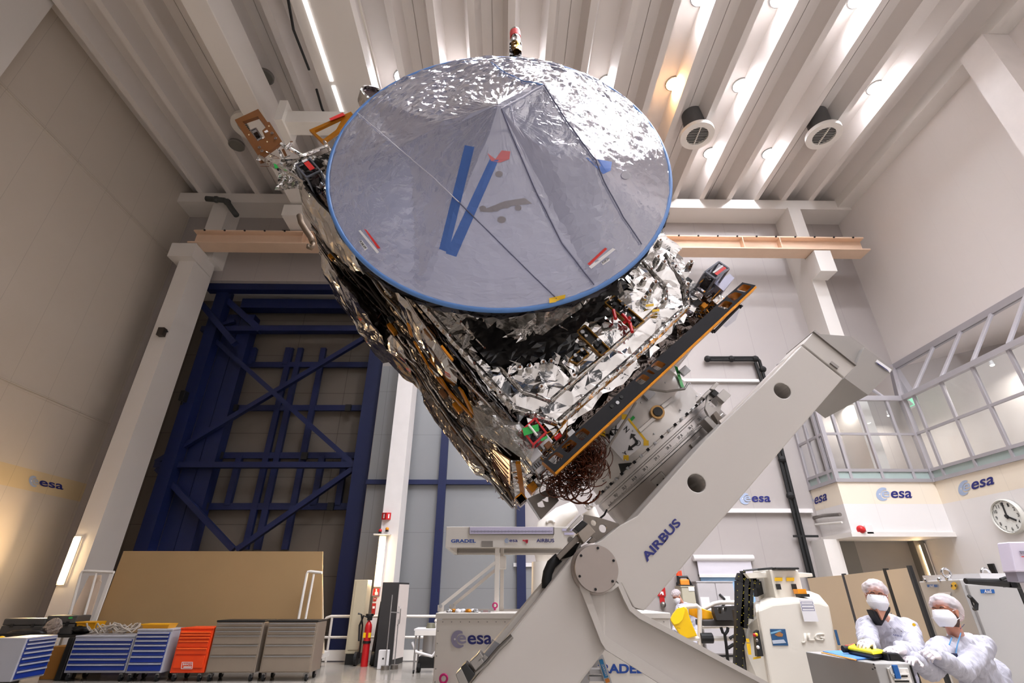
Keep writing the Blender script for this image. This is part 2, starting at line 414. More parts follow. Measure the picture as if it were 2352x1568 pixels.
for px, py, s, lab in ((923, 178, 'w', L_+'glowing just above the dish at its left'), (1393, 190, 'w', L_+'glowing beside the dish rim at top right'),
    (1547, 193, 'o', 'round downlight glowing warm orange between two ceiling ribs'), (1701, 197, 'w', L_+'next to the orange lamp'),
    (2011, 202, 'w', L_+'in the last bay by the right wall'), (1632, 352, 'w', L_+'below the air diffuser near the dish'),
    (1767, 353, 'w', L_+'alone between the two round air diffusers'), (1608, -6, 'w', L_+'cut by the picture top above orange lamp'),
    (1790, -3, 'w', L_+'cut by the picture top, middle of three'), (1970, -1, 'w', L_+'cut by the picture top near right wall'),
    (608, 178, 'off', 'unlit grey round downlight beside the crane girder'), (543, 335, 'off', 'unlit grey round downlight behind the brown bracket plate')):
    lamp(px, py, s, lab)
for x in (-1.6, .65): lamp(0, 0, 'w', L_+'hidden behind the wrapped dish', V((x, 10.39, 0)))
for y in (5.2, 2.5, -.4, -3.3, -6.2):
    for x in (-1.6, .65, 2.95, 5.2, 7.45, 9.7):
        if (y < 0 and x < 2): continue
        lamp(0, 0, 'w', L_+'further along the ceiling rows out of view', V((x, y, 0)))
def vent(px, py, label):
    p = atz(px, py, zr-.45); t = thing('air_diffuser', label, 'air diffuser', p, 'round air diffusers under the ceiling')
    M().cyl((p.x, p.y, p.z+.1), (p.x, p.y, zs), .36, n=28).build('duct', mat('grey_duct', (98, 98, 98), .5, .3), t, smooth='auto')
    M().ring((p.x, p.y, p.z), (0, 0, 1), .36, .56, .14, 36).build('ring', whitep, t, smooth='auto')
    q = M()
    for i in range(-5, 6):
        yy = i*.065; hw = math.sqrt(max(.001, .36**2-yy*yy))
        q.obox((p.x, p.y+yy, p.z+.05), (hw, 0, 0), (0, .025, .02), (0, -.004, .006))
    q.build('louvre', mat('louvre_grey', (168, 166, 162), .5), t)
    M().box((p.x-.012, p.y-.36, p.z), (p.x+.012, p.y+.36, p.z+.06)).build('cross_bar', whitep, t)
    M().cyl((p.x, p.y, p.z+.08), (p.x, p.y, p.z+.1), .36, n=28).build('back_plate', darkgap, t)
vent(1602, 313, 'round white air diffuser right of the dish under orange lamp'); vent(1893, 313, 'round white air diffuser nearest the right wall'); vent(572, 292, 'round white air diffuser partly hidden by brown bracket plate')
# ---------------------------------------------------------------- wall logos
def emblem(name, label, O, X, Y, par=None, col=esagrey, plate=None):
    """round emblem with a letter e, then esa: O bottom-left, X width vector (to end of text), Y height vector"""
    O, X, Y = V(O), V(X), V(Y); N = X.cross(Y).normalized()
    if N.dot(V((0, 0, H))-O) < 0: N = -N
    t = par or thing(name, label, 'sign', O)
    h = Y.length; xd = X.normalized(); yd = Y.normalized(); r = h/2
    ar = h/X.length
    c = O+xd*r+yd*r; b = M()
    # disc with a bite taken out on the right
    pts = [c+xd*(r*cos(a))+yd*(r*sin(a))+N*.004 for a in [R(60)+i*R(250)/26 for i in range(27)]]
    bite = [c+xd*(r*.32+r*.62*cos(a))+yd*(-r*.02+r*.66*sin(a))+N*.004 for a in [R(295)-i*R(225)/18 for i in range(19)]]
    b.face(pts+bite); b.build('emblem', col, t)
    letters('emblem_letter', 'e', col, t, O+xd*(r*.78)+yd*(r*.5), O+xd*(r*1.98)+yd*(r*.5), O+xd*(r*.78)+yd*(r*1.5), .006, .015)
    k = c-xd*r*.5; M().face([k+(xd*cos(2*pi*i/14)+yd*sin(2*pi*i/14))*r*.12+N*.007 for i in range(14)]).build('dot', white, t)
    a = O+xd*(2.15*r)+yd*(r*.42)
    letters('lettering', 'esa', inkblue, t, a, O+X+yd*(r*.42), a+yd*(r*1.05), .006, .018)
    return t
def on(px, fn): return fn(*px)
f = lambda x, y: atx(x, y, XL+.004)
emblem('wall_logo', 'esa logo on the cream band of the left wall', f(66, 1116), f(145, 1130)-f(66, 1116), f(66, 1090)-f(66, 1116))
# ---------------------------------------------------------------- gallery on the right
XG = XR; YG = 14.5
gal = mat('gallery_aluminium', (176, 172, 176), .45, .3)
glass = bpy.data.materials.new('clear_glass'); glass.use_nodes = True
def mkglass(m, tint, gl=.12, rough=.02):
    n = m.node_tree.nodes; l = m.node_tree.links; n.clear()
    o = n.new('ShaderNodeOutputMaterial'); mx = n.new('ShaderNodeMixShader'); tr = n.new('ShaderNodeBsdfTransparent'); g = n.new('ShaderNodeBsdfGlossy')
    lw = n.new('ShaderNodeFresnel'); lw.inputs[0].default_value = 1.2
    tr.inputs[0].default_value = tint; g.inputs['Roughness'].default_value = rough
    l.new(lw.outputs[0], mx.inputs[0]); l.new(tr.outputs[0], mx.inputs[1]); l.new(g.outputs[0], mx.inputs[2]); l.new(mx.outputs[0], o.inputs[0])
mkglass(glass, (.9, .92, .92, 1))
frost = mat('frosted_green_glass', (164, 180, 176), .3)
zsill, zgl0, zmid, ztr = at(2100, 1107, YG).z, at(2040, 1080, YG).z, at(2080, 997, YG).z, at(2030, 915, YG).z
zroof = at(2053, 845, YB).z
xgl = at(1922, 1105, YG).x
facm = panelled('gallery_fascia', (226, 222, 220), 0, [(0, 1.5, .2), (1, 1.5, .4)], dark=.93, band=(at(2100, 1157, YG).z, zsill+.1), bandcol=(232, 220, 202), w=.02)
zun = at(2100, 1222, YG).z; 
# gallery box: fascia, soffit and right lower wall
struct(M().prism([(xgl, YB, 0), (xgl, YG, 0), (XG, YG, 0), (XG, YG-.001, 0), (XG, YF, 0), (XG+.15, YF, 0), (XG+.15, YG+.15, 0), (xgl+.15, YG+.15, 0), (xgl+.15, YB, 0)], (0, 0, .01)).build('trim_18', white))
struct(M().prism([(xgl, YB, zun), (xgl, YG, zun), (XG, YG, zun), (XG, YG+.15, zun), (xgl+.15, YG+.15, zun), (xgl+.15, YB, zun)], (0, 0, zsill-zun)).build('wall_gallery', facm))
struct(M().box((XG, YF, 0), (XG+.15, YG+.15, zsill)).build('wall_clock_side', facm))
struct(M().box((xgl-.06, YG-.06, zun-.12), (XG, YB, zun)).build('trim_19', cream))
struct(M().box((xgl+.1, YG+.1, zsill-.25), (XU, YB, zsill-.15)).box((XG+.1, YF, zsill-.25), (XU, YG, zsill-.15)).build('trim_20', cream))
def glaz(i, P0, P1, inward, n, off0=0):
    """glazed wall from P0 to P1 (plan points), with the sloped glass above leaning by inward"""
    P0, P1 = V(P0), V(P1); d = P1-P0; Ln = d.length; d.normalize(); up = V((0, 0, 1))
    t = thing('window_%d' % i, 'gallery glazing', 'window', (P0.x, P0.y, zsill)); t['kind'] = 'structure'
    del t['label']; del t['category']
    fr = lambda a, b_, wd=.078, nm='window_frame': M().bar(a, b_, wd, wd, up=V((0, 1, .1))).build(nm, gal, t)
    for z, wd in ((zsill+.05, .10), (zgl0, .085), (zmid, .07), (ztr, .15)): fr(P0+up*z, P1+up*z, wd)
    top0 = P0+V(inward[0])+up*zroof; top1 = P1+V(inward[1])+up*zroof
    fr(top0, top1, .2)
    if i == 1: fr(P0+up*zsill, P0+up*(ztr+.05), .16); fr(P0+up*ztr, top0, .12)
    for s_ in off0:
        p = P0+d*s_
        fr(p+up*zsill, p+up*ztr, .078)
        q = V((top0.x, p.y, zroof)) if i == 1 else V((p.x, top0.y, zroof)); fr(p+up*ztr, q, .08)
    M().face([P0+up*zgl0, P1+up*zgl0, P1+up*ztr, P0+up*ztr]).build('window_pane', glass, t)
    M().face([P0+up*ztr, P1+up*ztr, top1, top0]).build('roof_pane', glass, t)
    M().face([P0+up*zsill, P1+up*zsill, P1+up*zgl0, P0+up*zgl0]).build('lower_pane', frost, t)
    return t
gm = [YG-atx(x, y, XG).y for x, y in ((2173, 1096), (2246, 1074), (2330, 1050))]; gs = gm[2]-gm[1]; gm += [gm[2]+gs*k for k in range(1, 5)]
glaz(1, (XG, YG, 0), (XG, YF+2, 0), [(XU-XG, YB-YG, 0), (XU-XG, 0, 0)], 0, gm)
glaz(2, (XG, YG, 0), (xgl, YG, 0), [(XU-XG, YB-YG, 0), (0, YB-YG, 0)], 0, [.55, 1.49, 2.43, XG-xgl-.05])
t = thing('window_3', '', '', (xgl, YG, zsill)); del t['label']; del t['category']; t['kind'] = 'structure'
ye = YB
for z, wd in ((zsill+.05, .10), (zgl0, .085), (zmid, .07), (ztr, .15)): M().bar((xgl, YG, z), (xgl, ye, z), wd).build('window_frame', gal, t)
for y in (YG, YG+.25, (YG+ye)/2+.1, ye-.05): M().bar((xgl, y, zsill), (xgl, y, ztr+(.0 if y < 15 else .3)), .09).build('window_frame', gal, t)
M().face([(xgl, YG, zgl0), (xgl, ye, zgl0), (xgl, ye, ztr), (xgl, YG, ztr)]).build('window_pane', glass, t)
M().face([(xgl, YG, zsill), (xgl, ye, zsill), (xgl, ye, zgl0), (xgl, YG, zgl0)]).build('lower_pane', frost, t)
# door inside the gallery seen through the glass
t = thing('door_2', '', '', (xgl+.9, YB-.05, zsill)); del t['label']; del t['category']; t['kind'] = 'structure'
dA, dB = at(1870, 1085, YB-.06), at(1904, 1080, YB-.06)
M().box((dA.x-.1, YB-.06, zsill), (dB.x+.25, YB-.02, zsill+2.35)).build('door_frame', mat('door_frame_tan', (186, 150, 120), .5), t)
M().box((dA.x+.05, YB-.08, zsill), (dB.x+.1, YB-.04, zsill+1.75)).build('leaf', mat('door_orange_wood', (214, 160, 116), .5), t)
M().box((dA.x+.05, YB-.08, zsill+1.8), (dB.x+.1, YB-.04, zsill+2.25)).build('fanlight', white, t)
# small spots and exit sign inside the gallery
sp_m = emit('spot_glow', (1, .9, .8), 12)
for px, py, l_ in ((1940, 931, 'small spotlight inside the glazed gallery, nearer the cover plate'), (2042, 954, 'small dim spotlight deep inside the glazed gallery'), (2279, 838, 'small spotlight high in the right gallery window')):
    p = at(px, py, 15.2) if px < 2200 else atx(px, py, 13.3)
    t = thing('spotlight', l_, 'spotlight', p, 'spotlights in the gallery')
    M().cyl(p+V((0, 0, .0)), p+V((0, 0, .16)), .06, .04, n=12).build('shade', white, t)
    M().cyl(p+V((0, 0, -.02)), p+V((0, 0, .0)), .045, n=12).build('bulb', sp_m, t); light('spot_light', 'AREA', p+V((0, 0, -.04)), 16, (1, .94, .88), .1, (0, 0, -1), R(170))
p = atx(2091, 924, 13.2)
t = thing('exit_sign', 'small green and white exit sign behind the gallery corner post', 'sign', p)
M().box((p.x, p.y-.26, p.z-.13), (p.x+.05, p.y+.26, p.z+.13)).build('housing', emit('exit_green', (.0, .45, .2), .8), t)
M().box((p.x-.02, p.y-.2, p.z-.2), (p.x, p.y+.2, p.z-.14)).build('arrow_strip', white, t)
M().prism([(p.x-.01, p.y-.12, p.z-.1), (p.x-.01, p.y+.05, p.z-.1), (p.x-.01, p.y+.12, p.z+.08), (p.x-.01, p.y, p.z+.09)], (-.01, 0, 0)).build('pictogram', white, t)
g = lambda x, y: at(x, y, YG-.004)
emblem('wall_logo', 'esa logo on the gallery front, between the window corners', g(2012, 1150), g(2095, 1150)-g(2012, 1150), g(2012, 1119)-g(2012, 1150))
g = lambda x, y: atx(x, y, XG-.004)
emblem('wall_logo', 'esa logo on the fascia above the wall clock', g(2201, 1141), g(2284, 1119)-g(2201, 1141), g(2201, 1107)-g(2201, 1141))
g = lambda x, y: atx(x, y, xgl-.004)
emblem('wall_logo', 'narrow esa logo on the gallery side above the grey bracket', g(1853, 1172), g(1900, 1155)-g(1853, 1172), g(1853, 1142)-g(1853, 1172))
g = lambda x, y: at(x, y, YB-.01)
emblem('wall_logo', 'esa logo on the back wall beside the white tilting arm', g(1699, 1158), g(1770, 1158)-g(1699, 1158), g(1699, 1132)-g(1699, 1158))
# wall clock
def clock():
    X = XG-.02; c = atx(2330, 1186, X); r = .62
    cc = atx(2322, 1185, X); top = atx(2322, 1142, X); r = (top.z-atx(2322, 1228, X).z)/2; c = V((X, cc.y-.3, (top.z+atx(2322, 1228, X).z)/2))
    left = atx(2281, 1185, X); c.y = left.y-r
    t = thing('wall_clock', 'round white wall clock with black numerals on right wall', 'clock', c)
    M().lathe((X, c.y, c.z), (-1, 0, 0), [(r, 0), (r, .06), (r*.93, .09), (r*.9, .05)], 48).build('rim', mat('clock_rim', (206, 204, 196), .4), t, smooth='auto')
    M().cyl((X, c.y, c.z), (X-.04, c.y, c.z), r*.92, n=48).build('dial', mat('clock_dial', (226, 226, 220), .5), t)
    yd = V((0, -1, 0)); zd = V((0, 0, 1)); N = V((-1, 0, 0))
    for k in range(60):
        a = pi/2-2*pi*k/60; d = yd*cos(a)+zd*sin(a); e = yd*-sin(a)+zd*cos(a); L0 = .86
        if k % 5: M().obox(c+N*.045+d*r*.875, d*r*.015, e*.006, N*.002).build('minute_mark', black, t)
    for k in range(1, 13):
        a = pi/2-2*pi*k/12; q = c+N*.045+(yd*cos(a)+zd*sin(a))*r*.7; w_ = r*(.2 if k > 9 else .11); h_ = r*.2
        letters('numeral', str(k), black, t, q-yd*w_/2-zd*h_/2, q+yd*w_/2-zd*h_/2, q-yd*w_/2+zd*h_/2, .003, .012)
    for a, l, wd in ((R(90-2), .8, .035), (R(90-4*30-1), .55, .045)):
        d = yd*cos(a)+zd*sin(a); M().bar(c+N*.055-d*r*.15, c+N*.055+d*r*l, wd, .012, up=N).build('hand', black, t)
    M().cyl(c+N*.04, c+N*.07, .04, n=16).build('hub', black, t)
clock()
# ---------------------------------------------------------------- fluorescent wall lights
tube_w = emit('tube_glow_warm', (1, .72, .38), 14)
def tubelight(label, A, B, wd, N, par, power, nm='tube_light', glow=None):
    A, B, N = V(A), V(B), V(N); d = (B-A).normalized()
    t = thing(nm, label, 'wall light', A)
    sx_ = d.cross(N).normalized()
    M().obox((A+B)/2+N*.02, d*((B-A).length/2+.06), sx_*wd*.9, N*.02).build('housing', whitep, t, bevel=.01)
    M().tube([A+N*.06, B+N*.06], wd*.55, 12).build('tube', glow or tube_w, t, smooth=True)
    o = light('tube_glow', 'AREA', (A+B)/2+N*.18, power, (1, .68, .36), wd*2, N, R(175), (B-A).length)
    o.rotation_euler = Matrix((sx_, d, N)).transposed().to_euler() if False else Matrix((sx_, d, sx_.cross(d))).transposed().to_euler()
    if (sx_.cross(d)).dot(N) > 0: o.rotation_euler = Matrix((-sx_, d, (-sx_).cross(d))).transposed().to_euler()
y = YC-.02
A, B = at(141, 1338, y), at(181, 1236, y); xm = (A.x+B.x)/2
tubelight('glowing warm tube light on the left column', (xm, y, A.z), (xm, y, B.z), .12, (0, -1, 0), None, 60)
A, B = at(868, 1342, y), at(879, 1236, y); xm = (A.x+B.x)/2
tubelight('glowing warm tube light on the middle white column', (xm, y, A.z), (xm, y, B.z), .11, (0, -1, 0), None, 45)
# passage under the gallery: grey door, recess wall and warm tube
px0 = at(1965, 1240, 15.6).x
struct(M().box((XG, YG+.15, 0), (XG+.15, YB, zun)).build('trim_21', cream))
t = thing('door_3', '', '', (px0+1, YB-.05, 0)); del t['label']; del t['category']; t['kind'] = 'structure'
dA, dB = at(1962, 1250, YB-.04), at(2085, 1250, YB-.04)
M().box((dA.x, YB-.05, 0), (dB.x, YB-.01, zun-.12)).build('leaf', mat('passage_door_grey', (150, 142, 132), .5), t)
M().box((dA.x-.45, YB-.08, 0), (dA.x, YB-.01, zun-.12)).build('door_frame', mat('passage_frame_grey', (116, 112, 104), .5), t)
M().box((dB.x, YB-.3, 0), (dB.x+.3, YB-.01, zun-.12)).build('door_frame', mat('passage_frame_grey', (116, 112, 104), .5), t)
xw = XG-.02; yt_ = atx(2128, 1270, xw).y
tubelight('glowing warm tube light in the passage under the gallery', (xw, yt_, zun-1.7), (xw, yt_, zun-.25), .10, (-1, 0, 0), None, 190, glow=emit('tube_glow_strong', (1, .74, .4), 60))
yl_ = atx(45, 50, XL).y
struct(M().box((XL, yl_-1.3, 0), (XL+.55, yl_, zs)).build('trim_25', cream))
struct(M().box((at(1902, 1280, 15.2).x, 15.2, 0), (at(1938, 1280, 15.2).x, YB, zun-.12)).build('trim_24', cream))
# ================================================================ THE SATELLITE
OX, OZ, TH = .214, 2.149, R(39.4)
E1, E2, EY = V((cos(TH), 0, sin(TH))), V((-sin(TH), 0, cos(TH))), V((0, 1, 0))
def S(a, b, Y): return V((OX, Y, OZ)) + E1*a + E2*b
def uv(p): d = p-V((OX, 0, OZ)); return d.dot(E1), d.dot(E2)
def at_a(px, py, a):
    """point of the pixel's ray on the plane of constant a"""
    d = ray(px, py); o = V((0, 0, H)); t = (a-(o-V((OX, 0, OZ))).dot(E1))/d.dot(E1); return o+d*t
def at_b(px, py, b):
    d = ray(px, py); o = V((0, 0, H)); t = (b-(o-V((OX, 0, OZ))).dot(E2))/d.dot(E2); return o+d*t
def foilmat(name, col, rough, bump=.35, scale=14, metal=1.0):
    m = bpy.data.materials.new(name); m.use_nodes = True
    n = m.node_tree.nodes; l = m.node_tree.links; b = n['Principled BSDF']
    b.inputs['Base Color'].default_value = srgb(*col); b.inputs['Metallic'].default_value = metal; b.inputs['Roughness'].default_value = rough
    tc = n.new('ShaderNodeTexCoord'); vo = n.new('ShaderNodeTexVoronoi'); vo.inputs['Scale'].default_value = scale
    nz = n.new('ShaderNodeTexNoise'); nz.inputs['Scale'].default_value = scale*.6; nz.inputs['Detail'].default_value = 4; nz.inputs['Distortion'].default_value = 1.2
    ad = n.new('ShaderNodeMath'); ad.operation = 'ADD'; bp = n.new('ShaderNodeBump'); bp.inputs['Strength'].default_value = bump; bp.inputs['Distance'].default_value = .03
    l.new(tc.outputs['Object'], vo.inputs['Vector']); l.new(tc.outputs['Object'], nz.inputs['Vector'])
    l.new(vo.outputs['Distance'], ad.inputs[0]); l.new(nz.outputs[0], ad.inputs[1]); l.new(ad.outputs[0], bp.inputs['Height']); l.new(bp.outputs[0], b.inputs['Normal'])
    return m
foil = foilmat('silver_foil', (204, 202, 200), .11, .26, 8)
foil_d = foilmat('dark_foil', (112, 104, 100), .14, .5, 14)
foil_fine = foilmat('crinkled_foil', (206, 204, 202), .12, .4, 18)
kapton = mat('kapton_gold', (190, 122, 20), .35, .6, var=.2, scale=20)
brownk = mat('brown_kapton_board', (116, 72, 34), .4, .1, var=.1, scale=8)
brownw = mat('brown_kapton_wire', (84, 36, 12), .35, .2, var=.3, scale=12)
blacks = mat('black_anodised', (30, 30, 33), .13, .7, var=.1, scale=5)
greentape = mat('green_tape', (40, 165, 70), .5)
redtag = mat('red_tag', (214, 50, 46), .5)
bluetape = mat('blue_tape', (84, 128, 190), .4, var=.1)
sat = thing('satellite', 'foil wrapped spacecraft with big film covered dish, tilted on white trolley', 'satellite', S(1, 1.5, 3.9))
def inside(p, poly):
    x, y = p; r = False
    for i in range(len(poly)):
        (x1, y1), (x2, y2) = poly[i], poly[i-1]
        if (y1 > y) != (y2 > y) and x < (x2-x1)*(y-y1)/(y2-y1)+x1: r = not r
    return r
def crumple(fn, nu, nv, amp, seed, keep=None, jit=.35, freq=(4, 11, 30)):
    """sheet fn(u,v)->(point, normal) with creased relief; flat triangles"""
    rnd = random.Random(seed); b = bmesh.new(); vs = {}; sd = V((seed*3.1, seed*1.7, seed*.9))
    for i in range(nu+1):
        for j in range(nv+1):
            u = (i+(rnd.uniform(-jit, jit) if 0 < i < nu else 0))/nu; v_ = (j+(rnd.uniform(-jit, jit) if 0 < j < nv else 0))/nv
            p, N = fn(u, v_)
            h = amp*(1.4*(1-2*abs(noise.noise(p*freq[0]+sd))) + .8*(1-2*abs(noise.noise(p*freq[1]+sd))) + .35*noise.noise(p*freq[2]+sd) + .25*rnd.uniform(-1, 1))
            vs[i, j] = b.verts.new(p+N*h)
    for i in range(nu):
        for j in range(nv):
            q = [vs[i, j], vs[i+1, j], vs[i+1, j+1], vs[i, j+1]]
            if keep and not keep(sum((x.co for x in q), V())/4): continue
            k = rnd.random() < .5
            for tri in (((0, 1, 2), (0, 2, 3)) if k else ((0, 1, 3), (1, 2, 3))): b.faces.new([q[x] for x in tri])
    bmesh.ops.delete(b, geom=[x for x in b.verts if not x.link_faces], context='VERTS')
    m = M(); m.b.free(); m.b = b; return m
YM = 3.0
# ---- body core
core = M().prism([S(.12, 0.05, YM+.12), S(1.9, .05, YM+.12), S(1.9, 3.2, YM+.12), S(.12, 3.2, YM+.12)], (0, 1.55, 0)).build('body', foil_d, sat, bevel=.02)
# ---- front blanket
poly = [(.10, .34), (.27, .09), (1.60, .14), (1.74, .28), (1.95, .60), (1.95, 3.15), (.10, 3.15)]
fb = crumple(lambda u, v_: (S(.05+1.95*u, .04+3.1*v_, YM), V((0, -1, 0))), 36, 56, .013, 3, freq=(2.6, 7, 16), keep=lambda c: inside(uv(c), poly)).build('front_blanket', foil, sat)
darkrefl = foilmat('dark_reflection_foil', (10, 9, 10), .12, .15, 5, .0)  # dark reflection below the dish, painted as a black patch on the foil
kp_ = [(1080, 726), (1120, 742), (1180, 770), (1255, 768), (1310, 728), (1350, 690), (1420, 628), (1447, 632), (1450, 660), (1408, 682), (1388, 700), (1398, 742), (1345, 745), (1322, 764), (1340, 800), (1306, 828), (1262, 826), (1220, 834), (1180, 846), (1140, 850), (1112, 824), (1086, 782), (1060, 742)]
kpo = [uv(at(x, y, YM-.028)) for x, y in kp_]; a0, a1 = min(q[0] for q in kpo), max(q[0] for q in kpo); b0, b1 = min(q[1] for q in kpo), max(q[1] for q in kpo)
crumple(lambda u, v_: (S(a0+(a1-a0)*u, b0+(b1-b0)*v_, YM-.03), V((0, -1, 0))), 22, 22, .009, 6, keep=lambda c: inside(uv(c), kpo), freq=(3, 7, 16)).build('dark_reflection', darkrefl, sat)
rs = random.Random(21)
for k in range(46):      # torn looking foil folds along the rim of the black area
    i = rs.randrange(len(kp_)); p, q = kp_[i], kp_[(i+1) % len(kp_)]; f_ = rs.random(); x, y = p[0]+(q[0]-p[0])*f_, p[1]+(q[1]-p[1])*f_
    an = rs.uniform(0, 6.3); L_ = rs.uniform(14, 40); c0 = at(x-cos(an)*L_*.3, y-sin(an)*L_*.3, YM-.036); c1 = at(x+cos(an)*L_, y+sin(an)*L_, YM-.04); c2 = at(x-sin(an)*L_*.4, y+cos(an)*L_*.4, YM-.05); c3 = at(x+sin(an)*L_*.35, y-cos(an)*L_*.3, YM-.034)
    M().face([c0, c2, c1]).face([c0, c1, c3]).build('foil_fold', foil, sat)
# folded foil edging with rivets round the blanket
rnd = random.Random(5)
edge = [(.13, 2.9), (.12, 1.2), (.13, .40), (.29, .15), (1.00, .17), (1.58, .21), (1.72, .36), (1.80, .62)]
edge2 = [(.24, 1.5), (.25, .45), (.35, .29), (1.00, .31), (1.50, .34), (1.58, .42), (1.62, .75)]
for e_, wd in ((edge, .05), (edge2, .032)):
    for k, (p, q) in enumerate(zip(e_, e_[1:])):
        A, B = S(*p, YM-.02), S(*q, YM-.02); d = (B-A).normalized(); sd = d.cross(V((0, -1, 0)))
        st = crumple(lambda u, v_: (A+d*((B-A).length*u)+sd*wd*(v_-.5)+V((0, -.02*sin(pi*v_), 0)), V((0, -1, 0))), max(4, int((B-A).length/.045)), 4, .004, 20+k)
        o = st.build('edge_strip', foil_fine, fb)
        nr = max(1, int((B-A).length/.24))
        for r_ in range(nr):
            c = A.lerp(B, (r_+.5)/nr)+V((0, -.025, 0)); M().cyl(c, c+V((0, -.012, 0)), .007, n=8).build('rivet', brownw, fb)
# stand-off caps on the blanket
for k, (x, y) in enumerate(((1194, 850), (1216, 847), (1247, 838), (1265, 836), (1317, 868), (1243, 894), (1477, 648), (1502, 655), (1489, 676), (1508, 598), (1513, 560), (1522, 610), (1478, 690), (1524, 695), (1583, 610), (1575, 660))):
    c = at(x, y, YM-.03)
    M().cyl(c+V((0, .05, 0)), c+V((0, -.05, 0)), .032, .02, n=6).build('standoff', foil_fine, sat)
    M().cyl(c+V((0, -.05, 0)), c+V((0, -.058, 0)), .008, n=8).build('standoff_pin', brownk, sat)
def window(pts, label=None, depth=.12, plugs=()):
    P = [at(x, y, YM-.035) for x, y in pts]; n = len(P)
    fr = M()
    for i in range(n): fr.bar(P[i], P[(i+1) % n], .009, .022, up=V((0, 1, 0)))
    w_ = fr.build('window_trim', mat('dark_gold_trim', (124, 88, 26), .35, .7), sat)
    M().prism([p+V((0, .01, 0)) for p in P], (0, .012, 0)).build('recess_plate', mat('recess_black', (26, 24, 24), .3), w_)
    r_ = random.Random(len(pts)+int(P[0].x*100))
    for i in range(9):
        u, v_ = r_.random()*.8+.1, r_.random()*.7+.15; c = P[0].lerp(P[1], v_).lerp(P[3].lerp(P[2], v_), u)
        M().cyl(c+V((0, 0, 0)), c+V((0, -.03, 0)), r_.uniform(.008, .015), n=8).build('connector', (alum, black, blacks)[i % 3], w_)
    for (x0, y0, x1, y1) in plugs:
        M().tube([at(x0, y0, YM-.07), at(x1, y1, YM-.11)], .012, 10).build('red_plug', red, w_)
window([(1389, 696), (1410, 681), (1479, 739), (1458, 755)], plugs=((1409, 712, 1414, 732), (1447, 742, 1452, 762), (1430, 722, 1446, 740), (1432, 742, 1448, 728)))
window([(1324, 763), (1344, 748), (1400, 803), (1381, 818)])
window([(1306, 828), (1338, 801), (1353, 814), (1325, 836)])
for (x, y, dx) in ((1492, 702, 9), (1506, 714, 8)): quadplate('yellow_tape', mat('kapton_tape_yellow', (236, 190, 30), .4), sat, [at(x-dx, y-2, YM-.05), at(x+dx, y-4, YM-.05), at(x+dx, y+1, YM-.05), at(x-dx, y+3, YM-.05)])
# ---- bottom honeycomb panel with rounded cut-outs
def holed(outer, holes, ext, rad=0.0):
    b = bmesh.new(); es = []; loops = []
    for lp in [outer]+holes:
        vs = [b.verts.new(p) for p in lp]; loops.append(vs)
        for i in range(len(vs)): es.append(b.edges.new((vs[i], vs[(i+1) % len(vs)])))
    bmesh.ops.triangle_fill(b, use_beauty=True, use_dissolve=False, edges=es)
    fs = list(b.faces); r = bmesh.ops.duplicate(b, geom=fs+list(b.verts)+es)
    mp = r['vert_map']
    nv = [mp[v] for lp in loops for v in lp]
    for v in nv: v.co += V(ext)
    side = []
    for lp in loops:
        for i in range(len(lp)): a, c = lp[i], lp[(i+1) % len(lp)]; side.append(b.faces.new((a, c, mp[c], mp[a])))
    m = M(); m.b.free(); m.b = b; return m, side
def rounded(q, f=.22, n=4):
    o = []
    for i in range(len(q)):
        p, a, c = q[i], q[i-1], q[(i+1) % len(q)]; s0, s1 = p.lerp(a, f), p.lerp(c, f)
        for k in range(n+1): t = k/n; o.append(s0*(1-t)**2+p*2*t*(1-t)+s1*t*t)
    return o
YP = 2.9
pan = [at(*p, YP) for p in ((1246, 1059), (1705, 648), (1736, 655), (1274, 1084))]
HL = [[(1257, 1055), (1278, 1036), (1296, 1047), (1275, 1067)], [(1288, 1027), (1310, 1008), (1327, 1019), (1304, 1041)], [(1319, 999), (1340, 981), (1357, 993), (1336, 1013)],
      [(1458, 874), (1477, 858), (1494, 867), (1473, 884)], [(1484, 853), (1490, 848), (1505, 857), (1500, 860)], [(1493, 841), (1511, 827), (1531, 836), (1512, 852)],
      [(1647, 704), (1665, 690), (1684, 695), (1669, 711)], [(1669, 680), (1688, 670), (1706, 675), (1686, 692)], [(1691, 666), (1707, 652), (1727, 657), (1713, 671)]]
holes = [rounded([at(*p, YP) for p in q]) for q in HL]
m_, side = holed(pan, holes, (0, .075, 0))
bp = m_.build('equipment_panel', blacks, sat)
bp.data.materials.append(kapton)
for f_ in bp.data.polygons:
    if abs(f_.normal.y) < .5: f_.material_index = 1
for k, (x, y, c_) in enumerate(((1418, 925, alum), (1405, 933, black), (1427, 912, black))):
    c = at(x, y, YP); M().cyl(c, c+V((0, -.008, 0)), .012, n=8).build('fastener', c_, bp)
M().prism([at(*p, YP) for p in ((1274, 1085), (1736, 656), (1738.5, 660), (1277.5, 1089.5))], (0, .07, 0)).build('panel_edge', kapton, bp)
